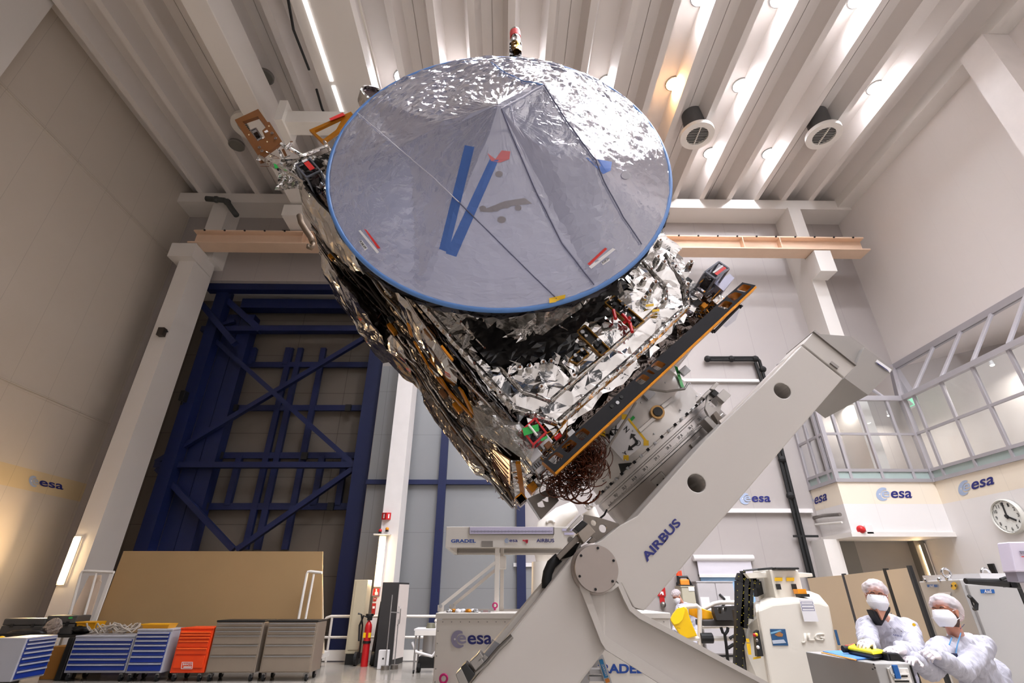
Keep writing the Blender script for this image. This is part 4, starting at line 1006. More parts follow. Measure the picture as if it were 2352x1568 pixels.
# dark slotted plate below the corner
mm, _ = holed([at(*p, 3.3) for p in ((1212, 1144), (1268, 1119), (1284, 1149), (1243, 1192))], [[at(*p, 3.3) for p in ((1234, 1155), (1246, 1148), (1252, 1163), (1244, 1165), (1236, 1163))], [at(*p, 3.3) for p in ((1244, 1147), (1251, 1144), (1259, 1137), (1260, 1152), (1254, 1152))]], (0, .02, 0))
mm.build('slotted_plate', mat('grey_anodised_plate', (104, 98, 92), .35, .7), sat)
M().bar(at(1211, 1146, 3.32), at(1242, 1192, 3.32), .02).build('plate_edge', alum, sat)
for k in range(14):
    x, y = rr.uniform(1185, 1250), rr.uniform(1085, 1160)
    if y > 1160-(x-1185)*.4: continue
    c = at(x, y, 3.4); M().obox(c, E1*.03, E2*.03, EY*.05).build('corner_unit', rr.choice([kapton, foil_d, foil_fine, black]), sat, bevel=.004)
M().bar(at(1183, 1060, 3.05), at(1192, 1150, 3.7), .05, .02).build('corner_rail', foil_fine, sat); M().bar(at(1190, 1062, 3.03), at(1203, 1152, 3.7), .03, .02).build('corner_rail', kapton, sat)
# ================================================================ TILTING TROLLEY
armm = mat('trolley_white_paint', (190, 184, 178), .38, var=.015)
armw = mat('trolley_web_white', (188, 182, 174), .42, var=.015)
trol = thing('tilting_trolley', 'white airbus tilting trolley carrying the spacecraft on its angled arm', 'trolley', (.45, 3.1, 0))
YA = 2.9
A_ = lambda pts, Y=YA: [at(x, y, Y) for x, y in pts]
def circ(px, py, r, Y, n=22): c = at(px, py, Y); return [c+V((r*cos(2*pi*i/n), 0, r*sin(2*pi*i/n))) for i in range(n)]
out = A_([(1841, 793), (1936, 869), (1800, 1027), (1652, 1200), (1552, 1320), (1480, 1402), (1455, 1394), (1440, 1366), (1427, 1340), (1400, 1352), (1370, 1360), (1340, 1352), (1322, 1326), (1317, 1300), (1326, 1275), (1345, 1258), (1382, 1240), (1424, 1206), (1464, 1184), (1491, 1154), (1621, 1009), (1655, 975), (1776, 860)])
m_, _ = holed(out, [circ(1797, 897, .052, YA), circ(1600, 1109, .052, YA)], (0, .36, 0))
arm = m_.build('tilt_arm', armm, trol, bevel=.006)
for (x, y) in ((1797, 897), (1600, 1109)):
    c = at(x, y, YA+.30); M().cyl(c, c+V((0, .04, 0)), .09, n=24).build('hole_liner', darkgap, arm)
    c = at(x, y, YA); M().lathe(c+V((0, .002, 0)), (0, 1, 0), [(.0525, 0), (.0535, .34)], 28).build('hole_liner', darkgap, arm, smooth=True)
M().prism(A_([(1843, 790), (1869, 761), (1967, 839), (1939, 867)], YA+.01), (0, .34, 0)).build('end_block', armm, arm, bevel=.005)
M().prism(A_([(1868, 760), (1871, 757), (1970, 836), (1967, 839)], YA-.005), (0, .36, 0)).build('end_strip', steel, arm)
# flange and web along the upper side
M().prism(A_([(1838, 790), (1690, 935), (1652, 966), (1660, 976), (1845, 800)], YA+.06), (0, .03, 0)).build('top_flange', mat('pale_machined', (206, 200, 196), .3, .6), arm)
fl = [S(.62, -.50, 3.0), S(1.75, -.50, 3.0), S(1.75, -.50, 3.26), S(.62, -.50, 3.26)]
gcov = mat('grey_cover_sheet', (152, 148, 144), .4, .75, var=.05)
M().prism(A_([(1872, 763), (1884, 767), (1954, 772), (1986, 796), (1966, 838)], 3.15), (0, .5, 0)).build('end_cover', gcov, arm)
M().prism(A_([(1985, 797), (2053, 847), (1994, 907), (1940, 868), (1966, 838)], 3.1), (0, .5, 0)).build('end_cover', gcov, arm)
quadplate('white_label', paper, arm, A_([(2014, 826), (2047, 849), (2043, 856), (2010, 832)], 3.1), .002)
for k in range(3): M().bar(at(2014+2*k-2, 831+k*2, 3.09), at(2040+2*k-2, 849+k*2, 3.09), .003, .001, up=V((0, 1, 0))).build('print_line', inkblue, arm)
letters('lettering', 'AIRBUS', inkblue, arm, at(1486, 1291, YA), at(1565, 1203, YA), at(1471, 1276, YA), .004, .03)
M().bar(at(1908, 832, YA+.003), at(1925, 845, YA+.003), .02, .012, up=V((0, 1, 0))).build('slot_plate', steel, arm)
# pivot cover
pv = at(1370, 1305, YA-.03); rp = .117
M().lathe(pv+V((0, .09, 0)), (0, -1, 0), [(rp+.012, 0), (rp+.012, .05), (rp, .06), (rp, .09), (rp*.98, .095), (0, .095)], 56).build('pivot_cover', mat('pivot_disc_steel', (158, 148, 142), .42, .6, var=.05, scale=10), trol, smooth='auto')
for k in range(6):
    a = R(82-60*k); c = pv+V((rp*.86*cos(a), -.005, rp*.86*sin(a))); M().cyl(c, c+V((0, -.006, 0)), .007, n=8).build('screw', blacks, trol)
# legs
def down(p, q, z):   # continue the edge q->p to height z
    p, q = V(p), V(q); k = (p.z-z)/(q.z-p.z); return p+(p-q)*k
Ya = 2.94
L1 = A_([(1316, 1276), (1338, 1262), (1392, 1340), (1391, 1492), (1334, 1568)], Ya); 
bl = down(at(1081, 1568, Ya), at(1316, 1276, Ya), .28); br = down(at(1334, 1568, Ya), at(1391, 1492, Ya), .28)
M().prism(L1+[br, bl], (0, .17, 0)).build('leg', armm, trol, bevel=.012)
# inner web of the left leg, set back
M().prism([p+V((0, .17, 0)) for p in A_([(1300, 1279), (1330, 1270), (1330, 1300)], Ya)]+[down(at(1160, 1520, Ya), at(1300, 1330, Ya), .3)+V((.1, .17, 0)), bl+V((-.06, .17, 0))], (0, .18, 0)).build('leg_web', armw, trol, bevel=.01)
Yb = 2.90
ro = A_([(1317, 1296), (1333, 1352), (1381, 1475), (1392, 1492)], Yb); rlow = down(at(1513, 1568, Yb), at(1392, 1492, Yb), .28); rup = down(at(1767, 1567, Yb), at(1474, 1407, Yb), .28)
rq = A_([(1474, 1408), (1452, 1392), (1440, 1366), (1428, 1340), (1400, 1320), (1360, 1290), (1330, 1286)], Yb)
lo = ro+[rlow, rup]+rq
M().prism([p+V((0, .05, 0)) for p in lo], (0, .2, 0)).build('leg', armm, trol, bevel=.02)
ri = A_([(1352, 1352), (1372, 1362), (1404, 1358), (1420, 1346), (1432, 1374), (1446, 1402), (1468, 1420)], Yb)
ri += [down(at(1752, 1572, Yb), at(1474, 1424, Yb), .32), down(at(1560, 1568, Yb), at(1400, 1466, Yb), .32)]+A_([(1404, 1470), (1389, 1458), (1376, 1426)], Yb)
m_, _ = holed(lo, [ri], (0, .06, 0)); m_.build('leg_rim', armm, trol, bevel=.014, seg=3)
# base beams and castors on the floor
xl_, xr_ = min(bl.x, br.x)-.1, max(rlow.x, rup.x)+.1
M().box((xl_, 2.88, .16), (xr_, 3.2, .34)).build('base_beam', armm, trol, bevel=.015)
for x in (xl_+.15, xr_-.4): M().box((x, 3.2, .16), (x+.25, 5.2, .34)).build('base_beam', armm, trol, bevel=.015)
M().box((xl_, 5.1, .16), (xr_, 5.35, .34)).build('base_beam', armm, trol, bevel=.015)
for x in (xl_+.27, xr_-.27):
    for y in (3.05, 5.2):
        M().cyl((x-.05, y, .09), (x+.05, y, .09), .09, n=20).build('castor', blackrub, trol)
# clamp blocks low on the left leg
for pts, m__ in (([(1092, 1508), (1102, 1495), (1111, 1508), (1100, 1522)], steel), ([(1078, 1520), (1100, 1500), (1112, 1520), (1092, 1540)], gcov), ([(1058, 1532), (1070, 1522), (1092, 1548), (1075, 1572)], black), ([(1046, 1548), (1060, 1534), (1078, 1568), (1058, 1580)], gcov)):
    M().prism(A_(pts, 2.9), (0, .12, 0)).build('clamp_block', m__, trol, bevel=.004)
M().tube(A_([(1072, 1568), (1090, 1545), (1118, 1522), (1145, 1490), (1176, 1460)], 2.93), .012, 8).build('hose', steel, trol)
M().prism(A_([(1110, 1500), (1130, 1468), (1150, 1480), (1126, 1512)], 3.0), (0, .02, 0)).build('clear_cover', clear, trol)
# turntable ring with degree scale
scm = mat('scale_ring_steel', (196, 192, 190), .3, .85, var=.04)
RR = .632
dm_ = mat('turntable_drum_steel', (160, 154, 150), .34, .9, var=.05)
M().lathe(ca, ax_, [(.55, .335), (.64, .335), (.64, .36), (.625, .365), (.625, .375), (RR, .38), (RR, .432), (RR-.006, .437), (RR-.006, .45), (.60, .453)], 96).build('scale_ring', scm, trol, smooth='auto')
M().lathe(ca, ax_, [(.60, .45), (.612, .455), (.612, .66), (0, .66)], 80).build('turntable_drum', dm_, trol, smooth='auto')
M().obox(S(1.02, -.72, 3.95), E1*.7, E2*.07, EY*.72).build('turntable_bed', gcov, trol)
tk = M()
for deg in range(220, 346):
    t = R(252-(deg-285)); r0 = RR+.001; l_ = .024 if deg % 10 == 0 else (.017 if deg % 5 == 0 else .012)
    c = AC(-.432+l_/2+.002, t, r0); d = V((-sin(t), 0, 0)); tg = (E1*-sin(t)+EY*cos(t))
    tk.obox(c, tg*.0008, E2*l_/2, (E1*cos(t)+EY*sin(t))*.0006)
tk.build('scale_marks', black, trol)
for k in range(23, 34):
    deg = k*10; t = R(252-(deg-285)); tg = -(E1*sin(t)-EY*cos(t)); tg = -tg if tg.dot(E1) < 0 else tg
    for s_, o_, w__ in ((str(k), -.026, .022), ('0', .006, .009)):
        c = AC(-.408, t, RR+.002)+tg*o_; letters('numeral', s_, black, trol, c, c+tg*w__, c+E2*.018, .001, .015)
for k in range(60):
    t = 2*pi*k/60; c = AC(-.33, t, .632); M().cyl(c, c+E2*.02, .011, n=6).build('flange_bolt', blacks if k % 2 else alum, trol)
for t in (238, 272, 306):
    t = R(t); c = AC(-.53, t, .618); tg = (E1*-sin(t)+EY*cos(t)); rd = E1*cos(t)+EY*sin(t)
    M().obox(c, tg*.05, E2*.05, rd*.02).build('drum_bracket', steel, trol, bevel=.004)
    for s_ in (-1, 1): M().cyl(c+tg*.03*s_, c+tg*.03*s_+rd*.026, .007, n=8).build('screw', blacks, trol)
# end clamps of the turntable (right and left)
def cl(pts, Y, t, m__, nm='clamp_plate', hole=None):
    P = A_(pts, Y)
    if hole:
        mm, _ = holed(P, [circ(x, y, r, Y, 16) for x, y, r in hole], (0, t, 0)); mm.build(nm, m__, trol)
    else: M().prism(P, (0, t, 0)).build(nm, m__, trol, bevel=.003)
cm = mat('clamp_light_steel', (186, 182, 178), .38, .5); cdk = mat('clamp_bronze_steel', (122, 114, 106), .38, .7)
cl([(1620, 938), (1626, 905), (1634, 898), (1650, 912), (1660, 925), (1652, 948), (1645, 962), (1658, 972), (1662, 976), (1652, 985), (1632, 962)], 3.25, .03, cm, hole=[(1638, 925, .034)])
cl([(1611, 911), (1629, 893), (1634, 898), (1617, 914)], 3.2, .12, cm, 'clamp_bar'); cl([(1630, 892), (1645, 877), (1652, 881), (1640, 895)], 3.2, .12, cm, 'clamp_bar')
cl([(1632, 902), (1641, 893), (1652, 902), (1643, 911)], 3.22, .1, black, 'clamp_pad'); cl([(1647, 909), (1663, 892), (1680, 907), (1664, 924)], 3.2, .12, cm, 'clamp_block')
cl([(1638, 950), (1645, 943), (1666, 965), (1655, 978)], 3.2, .1, cdk, 'clamp_bar'); cl([(1617, 962), (1626, 955), (1652, 980), (1641, 987)], 3.15, .1, gcov, 'clamp_bar')
cl([(1342, 1181), (1376, 1188), (1421, 1202), (1425, 1208), (1370, 1244), (1352, 1225), (1340, 1200)], 3.1, .03, cdk, hole=[(1364, 1200, .018), (1385, 1213, .024)])
cl([(1306, 1211), (1334, 1181), (1341, 1188), (1312, 1215)], 3.02, .14, cm, 'clamp_bar'); cl([(1318, 1213), (1338, 1194), (1350, 1202), (1330, 1223)], 3.06, .1, black, 'clamp_pad')
cl([(1327, 1224), (1352, 1202), (1368, 1222), (1341, 1248)], 3.0, .14, mat('clamp_block_grey', (152, 142, 132), .4, .5), 'clamp_block')
cl([(1278, 1276), (1324, 1228), (1334, 1238), (1286, 1286)], 3.05, .06, cdk, 'clamp_bar'); cl([(1350, 1243), (1362, 1232), (1372, 1241), (1360, 1250)], 3.05, .06, cdk, 'clamp_bar')
M().tube(A_([(1283, 1280), (1266, 1296), (1258, 1315), (1255, 1335), (1256, 1350)], 3.1), .028, 12).build('hose', blackrub, trol, smooth=True)
M().tube(A_([(1333, 1258), (1316, 1262), (1304, 1276), (1298, 1290)], 3.2), .03, 12).build('hose', blackrub, trol, smooth=True)
M().tube(A_([(1334, 1247), (1326, 1262), (1322, 1276), (1312, 1284)], 3.02), .006, 8).build('cable', steel, trol)
M().tube(A_([(1394, 1170), (1388, 1182), (1378, 1190)], 3.3), .006, 8).build('cable', blackrub, trol)
# ================================================================ LEFT: TOOL CHESTS, PANEL CART
steelc = mat('stainless_drawer', (170, 158, 144), .45, .75, var=.06, scale=4)
greyc = mat('cabinet_light_grey', (170, 170, 176), .45); bluec = mat('drawer_blue', (14, 46, 134), .45); orangec = mat('drawer_orange', (226, 66, 14), .4)
tanb = mat('tan_board', (152, 124, 86), .55, var=.05, scale=1.5)
def castor(x, y, par, r=.06, m__=None):
    o = M().cyl((x-.02, y, r), (x+.02, y, r), r, n=16).build('castor', blackrub, par)
    M().box((x-.03, y-.03, r), (x+.03, y+.03, r*2.1)).build('castor_fork', alum, o)
def chest(name, label, BL, BR, top, Y, body, face, dr, depth=.55, trim=None, hnd=None, z0=.14, extra=None):
    x0, x1 = at(*BL, Y).x, at(*BR, Y).x; z1 = at((BL[0]+BR[0])/2+20, top, Y).z; Ht = z1-z0
    t = thing(name, label, 'tool cabinet', ((x0+x1)/2, Y, 0), 'tool cabinets in a row by the wall')
    M().box((x0, Y, z0), (x1, Y+depth, z1)).build('body', body, t, bevel=.008)
    M().box((x0-.005, Y-.01, z1), (x1+.005, Y+depth, z1+.03)).build('top_tray', trim or body, t, bevel=.006)
    for f0, f1 in dr:
        a, b_ = z1-Ht*f1, z1-Ht*f0
        d = M().box((x0+.03, Y-.02, a+.006), (x1-.03, Y+.0, b_-.006)).build('drawer', face, t, bevel=.003)
        M().box((x0+.035, Y-.035, b_-.03), (x1-.035, Y-.02, b_-.008)).build('handle', hnd or greyc, d, bevel=.003)
    for x in (x0+.08, x1-.08):
        for y in (Y+.06, Y+depth-.06): castor(x, y, t)
    return t, x0, x1, z1
DB = [(.03, .12), (.12, .22), (.22, .33), (.33, .46), (.46, .60), (.60, .76), (.76, .96)]
chest('drawer_cabinet', 'wide grey drawer cabinet with blue drawers and coiled cables on top', (143, 1553), (284, 1552), 1463, 11.3, greyc, bluec, [(.05, .17), (.17, .3), (.3, .45), (.45, .6), (.6, .75), (.75, .94)])
chest('drawer_cabinet', 'narrow grey drawer cabinet with blue drawers beside the orange one', (285, 1552), (368, 1552), 1448, 11.25, greyc, bluec, DB)
t, x0, x1, z1 = chest('drawer_cabinet', 'orange wheeled tool cabinet between blue and steel cabinets', (388, 1549), (466, 1550), 1445, 11.25, orangec, orangec, [(.04, .1), (.1, .17), (.17, .25), (.25, .42), (.42, .58)], hnd=mat('orange_pull', (240, 96, 34), .4))
yb = 11.25-.012; b0 = at(418, 1533, yb); b1 = at(441, 1533, yb); b2 = at(419, 1521, yb)
M().box((x0+.04, 11.23, .22), (x1-.04, 11.25, z1-(z1-.14)*.62)).build('door', orangec, t, bevel=.004)
fr = M(); w4 = [at(417, 1535, yb), at(442, 1535, yb), at(443, 1520, yb), at(419, 1520, yb)]
for i in range(4): fr.bar(w4[i]+V((0, -.012, 0)), w4[(i+1) % 4]+V((0, -.012, 0)), .008, .004, up=V((0, 1, 0)))
fr.build('badge_frame', white, t); letters('lettering', 'BAHCO', white, t, at(420, 1527.5, yb-.01), at(440, 1527.5, yb-.01), at(421, 1522, yb-.01), .003, .02)
M().prism([at(x, y, yb-.01) for x, y in ((421, 1533), (439, 1533), (440, 1530), (422, 1530))], (0, -.003, 0)).build('badge_bar', white, t)
SD = [(.01, .09), (.09, .17), (.17, .26), (.26, .45), (.45, .66), (.66, .98)]
chest('drawer_cabinet', 'stainless steel drawer cabinet next to the orange cabinet', (471, 1544), (585, 1544), 1428, 11.25, steelc, steelc, SD, trim=black, hnd=alum)
chest('drawer_cabinet', 'stainless steel drawer cabinet at the row end by the guard rail', (595, 1544), (713, 1544), 1428, 11.25, steelc, steelc, SD, trim=black, hnd=alum)
# turned cabinet at the far left
def turned(name, label, cat, P0, P1, dep, z0, z1, body, face, rows, grp=None):
    P0, P1 = V(P0), V(P1); P0.z = P1.z = 0; X = (P1-P0); N = V((-X.y, X.x, 0)).normalized(); N = N if N.dot(P0) > 0 else -N
    t = thing(name, label, cat, (P0+P1)/2, grp); u = V((0, 0, 1))
    M().prism([P0+u*z0, P1+u*z0, P1+N*dep+u*z0, P0+N*dep+u*z0], u*(z1-z0)).build('body', body, t, bevel=.008)
    for f0, f1 in rows:
        a, b_ = z1-(z1-z0)*f1+.006, z1-(z1-z0)*f0-.006; p, q = P0+X*.05, P0+X*.95
        d = M().prism([p-N*.02+u*a, q-N*.02+u*a, q+u*a, p+u*a], u*(b_-a)).build('drawer', face, t)
        M().prism([p-N*.035+u*(b_-.03), q-N*.035+u*(b_-.03), q-N*.02+u*(b_-.03), p-N*.02+u*(b_-.03)], u*.024).build('handle', greyc, d)
    return t
p0, p1 = atz(23, 1566, .12), atz(100, 1551, .12)
z1 = at(140, 1457, p1.y).z
turned('drawer_cabinet', 'turned grey drawer cabinet with blue drawers below the black cases', 'tool cabinet', p0, p1, .5, .12, z1, greyc, bluec, DB, 'tool cabinets in a row by the wall')
bench_m = mat('bench_grey', (120, 118, 114), .5)
zt = at(30, 1496, 10.6).z
t = thing('work_bench', 'grey work bench in the lower left corner', 'bench', (-10.9, 10.4, 0))
M().box((at(0, 1498, 10.6).x-.8, 10.5, zt-.05), (at(30, 1496, 10.6).x, 11.1, zt)).build('bench_top', greyc, t)
M().box((at(0, 1498, 10.6).x-.7, 10.56, .0), (at(24, 1540, 10.6).x-.1, 11.0, zt-.05)).build('bench_body', bench_m, t)
M().cyl(at(8, 1483, 10.55), at(8, 1483, 10.55)+V((0, -.02, 0)), .02, n=10).build('knob', kapton, t)
c = at(0, 1466, 10.7); tag(M().ball((c.x-.02, 10.75, zt+.12), (.09, .09, .115), 14, 10).build('yellow_cap_box', yellow, smooth=True), 'round yellow container cut by the left picture edge', 'container')
# clutter on a long shelf behind the cabinets
zs1 = at(120, 1457, 11.9).z
t = thing('long_bench', 'dark topped long bench behind the drawer cabinets', 'bench', (-9.5, 12.1, 0))
M().box((at(0, 1457, 11.85).x-.6, 11.86, zs1-.05), (at(500, 1445, 11.85).x, 12.45, zs1)).build('bench_top', black, t)
for x in (at(0, 1457, 11.85).x-.5, -8.4, at(480, 1445, 11.85).x): M().box((x, 11.95, 0), (x+.06, 12.4, zs1-.05)).build('leg', steel, t)
casem = mat('case_dark_grey', (66, 64, 62), .5)
def case(px0, px1, ytop, Y, label, m__=casem, zb_=None, lid=True):
    zb_ = zs1 if zb_ is None else zb_; x0, x1 = at(px0, ytop+20, Y).x, at(px1, ytop+20, Y).x; z1 = at(px0, ytop, Y).z
    t = thing('tool_case', label, 'case', ((x0+x1)/2, Y, zb_), 'tool cases on the bench')
    M().box((x0, Y, zb_), (x1, Y+.4, zb_+(z1-zb_)*.55)).build('case_body', m__, t, bevel=.015); M().box((x0, Y, zb_+(z1-zb_)*.57), (x1, Y+.4, z1)).build('case_lid', m__, t, bevel=.02)
    for k in (.25, .75): M().box((x0+(x1-x0)*k-.03, Y-.015, zb_+(z1-zb_)*.45), (x0+(x1-x0)*k+.03, Y, zb_+(z1-zb_)*.68)).build('latch', black, t)
    return t
case(2, 98, 1420, 11.88, 'dark grey tool case at the left end of the bench'); case(102, 172, 1413, 11.92, 'dark grey tool case with green tag behind plastic bag')
c = at(162, 1419, 11.91); quadplate('green_tag', greentape, None, [at(158, 1421, 11.91), at(167, 1420, 11.91), at(167, 1416, 11.91), at(158, 1417, 11.91)])
bpy.data.objects['green_tag'].parent = bpy.data.objects['tool_case.001']; bpy.data.objects['green_tag'].location = -V(bpy.data.objects['tool_case.001'].location)
bagc = bpy.data.materials.new('clear_bag'); bagc.use_nodes = True; film_nodes(bagc, (.85, .82, .8, 1), (170, 150, 140), .35, .2, .8, .6, 16)
def blob(c, r, seed, fr=9, am=.3, n=20, m__=14):
    q = M().ball((0, 0, 0), 1, n, m__)
    for v in q.b.verts: 
        k = 1+am*noise.noise(v.co*2.2+V((seed, 0, 0)))+am*.5*noise.noise(v.co*5+V((0, seed, 0))); v.co = V((v.co.x*r[0], v.co.y*r[1], v.co.z*r[2]))*k+V(c)
    return q
c = at(107, 1432, 11.6); zdc = at(120, 1460, 11.1).z
tag(blob((c.x, 11.78, zs1+.13), (.17, .1, .16), 3).build('plastic_bag', bagc), 'crumpled clear plastic bag in front of the dark tool cases', 'bag')
tag(blob((at(55, 1447, 11.6).x, 11.68, zs1+.05), (.36, .12, .06), 5).build('black_cloth_bag', black, smooth=True), 'flat black bag lying in front of the tool cases', 'bag')
tag(blob((at(188, 1450, 12.0).x, 12.0, zs1+.09), (.22, .12, .08), 8).build('black_cloth_bag', black, smooth=True), 'black bag beside the yellow tray on the bench', 'bag')
def tray(px0, px1, yt, yb_, Y, label):
    a, b_ = at(px0, yb_, Y), at(px1, yb_, Y); zt_ = at(px0, yt, Y).z
    t = thing('parts_tray', label, 'tray', ((a.x+b_.x)/2, Y, a.z), 'yellow parts trays'); h = zt_-a.z
    M().hexa([(a.x+.03, Y, a.z), (b_.x-.03, Y, a.z), (b_.x-.03, Y+.25, a.z), (a.x+.03, Y+.25, a.z)], [(a.x, Y-.03, zt_), (b_.x, Y-.03, zt_), (b_.x, Y+.28, zt_), (a.x, Y+.28, zt_)]).build('tray', mat('yellow_tray', (224, 160, 14), .4), t)
    M().box((a.x-.01, Y-.045, zt_-.02), (b_.x+.01, Y-.03, zt_)).build('tray_rim', MATS['yellow_tray'], t)
tray(172, 217, 1427, 1447, 11.95, 'yellow parts tray below the white rack, left of cables'); tray(325, 388, 1432, 1444, 11.4, 'yellow parts tray on the narrow blue cabinet')
cabm = mat('pale_cable', (160, 150, 138), .5); cb = []
rc = random.Random(4)
x0, x1 = at(205, 1450, 11.6).x, at(318, 1450, 11.6).x
t = thing('cable_coil', 'heap of coiled pale cables on the wide blue cabinet', 'cable', ((x0+x1)/2, 11.6, zdc), None)
zc = at(250, 1460, 11.5).z
for k in range(9):
    cx = x0+.2+(x1-x0-.4)*rc.random(); r_ = rc.uniform(.15, .3)
    M().tube([V((cx+r_*cos(2*pi*i/20), 11.55+.16*sin(2*pi*i/20), zc+.10+rc.uniform(0, .07)+.06*sin(4*pi*i/20+k))) for i in range(21)], .013, 6).build('cable_loop', cabm, t)
# crates between the cabinets
a = at(112, 1560, 11.6); b_ = at(132, 1560, 11.6)
tag(M().box((at(110, 1500, 11.55).x, 11.55, 0), (at(150, 1500, 11.55).x-.05, 11.95, at(130, 1484, 11.55).z)).build('cardboard_box', mat('cardboard_brown', (140, 92, 30), .7), bevel=.01), 'brown cardboard box beside the turned blue cabinet', 'box')
tag(M().box((at(139, 1500, 11.5).x+.12, 11.4, 0), (at(168, 1500, 11.5).x, 11.8, at(140, 1463, 11.5).z)).build('black_crate', black, bevel=.02), 'black crate standing between brown box and wide blue cabinet', 'crate')
# panel cart
def cart():
    Y = 12.8; B = [at(219, 1437, Y), at(738, 1432, Y), at(741, 1266, Y+.12), at(284, 1265, Y+.12)]
    t = thing('panel_cart', 'white railed panel cart holding a big tan board', 'cart', (-7, 13.1, 0))
    for p in (B[0], B[1]): p.z = .25
    B[0].x = at(219, 1437, Y).x-.25
    B[0] = down(at(219, 1437, Y), B[3], .3); B[1] = down(at(738, 1432, Y), B[2], .3)
    M().prism(B, (0, .04, 0)).build('board', tanb, t)
    M().prism([p+V((.0, .08, .0)) for p in [down(at(726, 1432, Y), at(732, 1345, Y), .3), B[1]+V((.04, 0, 0)), B[2]+V((-.01, 0, -.2)), at(738, 1300, Y+.1)]], (0, .05, 0)).build('board', mat('pale_board', (222, 206, 178), .6), t)
    wr = mat('white_tube_rail', (226, 222, 216), .4)
    def loop(pts, Y_, r=.03):
        P = [at(x, y, Y_) for x, y in pts]; M().tube(P, r, 8).build('rail', wr, t, smooth='auto')
    loop([(150, 1450), (186, 1318), (190, 1312), (196, 1311), (262, 1314)], 12.5); loop([(194, 1412), (222, 1316)], 12.5, .025)
    bt_ = at(216, 1430, 12.5); M().bar(at(215, 1432, 12.5), at(257, 1317, 12.5), .08, .03, up=V((0, 1, 0))).build('rail', wr, t)
    loop([(682, 1440), (705, 1318), (707, 1313), (713, 1312), (740, 1315)], 12.5); loop([(698, 1440), (721, 1318)], 12.5, .025)
    for pts, Y_ in (([(160, 1412), (205, 1322), (232, 1320), (228, 1345), (196, 1412)], 12.62), ([(192, 1412), (218, 1345), (226, 1330), (232, 1335), (208, 1412)], 12.56)):
        M().prism([at(x, y, Y_) for x, y in pts], (0, .03, 0)).build('cut_sheet', mat('off_white_sheet', (214, 196, 178), .6), t)
    x0, x1 = at(219, 1437, Y).x-.6, at(738, 1432, Y).x+.1
    M().box((x0, 12.5, .2), (x1, 13.4, .3)).build('deck', wr, t)
    for x in (x0+.2, x1-.2):
        for y in (12.6, 13.3): M().cyl((x-.03, y, .1), (x+.03, y, .1), .1, n=16).build('wheel', blackrub, t)
    for x in (at(150, 1450, 12.5).x, at(682, 1440, 12.5).x): M().bar((x, 12.5, .3), (x, 12.5, at(150, 1450, 12.5).z), .05).build('rail', wr, t)
    M().box((at(716, 1432, 12.5).x, 12.47, at(720, 1428, 12.5).z-.05), (at(738, 1428, 12.5).x, 12.6, at(720, 1428, 12.5).z+.05)).build('corner_bracket', wr, t)
cart()
# guard rail by the sheet wall
t = thing('guard_rail', 'white tubular guard rail in front of the grey sheet wall', 'guard rail', (-3.5, 14.3, 0)); Y = 14.25
zt, zm = at(870, 1415, Y).z, at(870, 1463, Y).z
xa, xb = at(742, 1440, Y).x, at(1010, 1440, Y).x
M().tube([(xa, Y, zt-.12), (xa+.06, Y, zt-.03), (xa+.16, Y, zt), (xb, Y, zt)], .035, 10).build('top_rail', whitep, t, smooth='auto'); M().tube([(xa-.1, Y, zm), (xb, Y, zm)], .03, 10).build('mid_rail', whitep, t)
for px in (756, 1000): x = at(px, 1465, Y).x; M().tube([(x, Y, 0), (x, Y, zt)], .03, 10).build('post', whitep, t)
M().box((xa+.1, Y-.02, 0.02), (xb, Y+.02, .24)).build('kick_plate', whitep, t)
# cabinets by the middle column
t = thing('filing_cabinet', 'tall beige cabinet standing left of the white column', 'cabinet', (at(808, 1520, 13.6).x, 13.6, 0)); x0, x1 = at(791, 1507, 13.6).x, at(824, 1507, 13.6).x; z1 = at(828, 1331, 13.6).z
M().box((x0, 13.6, .22), (x1, 14.05, z1)).build('body', mat('beige_cabinet', (186, 176, 150), .5), t, bevel=.01); M().box((x0+.02, 13.62, 0), (x1-.02, 14.03, .22)).build('plinth', black, t)
M().box((x0+.06, 13.585, .3), (x1-.02, 13.6, z1-.03)).build('door', mat('beige_cabinet_door', (192, 182, 156), .5), t)
P1, P2, P3 = atz(858, 1533, 0), atz(898, 1529, 0), atz(925, 1521, 0); z1 = at(900, 1337, P2.y).z
t = thing('locker', 'tall black sided locker with white door standing in front of column', 'cabinet', P2)
u = V((0, 0, 1)); P4 = P1+(P3-P2)
M().prism([P1, P2, P3, P4], u*z1).build('body', mat('locker_black', (34, 32, 32), .5), t, bevel=.01)
N = (P3-P2).cross(u).normalized(); N = N if N.y < 0 else -N
M().prism([P2.lerp(P3, .06)+N*.015+u*.12, P2.lerp(P3, .94)+N*.015+u*.12, P2.lerp(P3, .94)+u*.12, P2.lerp(P3, .06)+u*.12], u*(z1-.16)).build('door', mat('locker_white_door', (206, 196, 190), .45), t)
q = P2.lerp(P3, .15)+N*.02; M().tube([q+u*1.2, q+N*.05+u*1.15, q+N*.05+u*.85, q+u*.8], .012, 6).build('handle', steel, t)
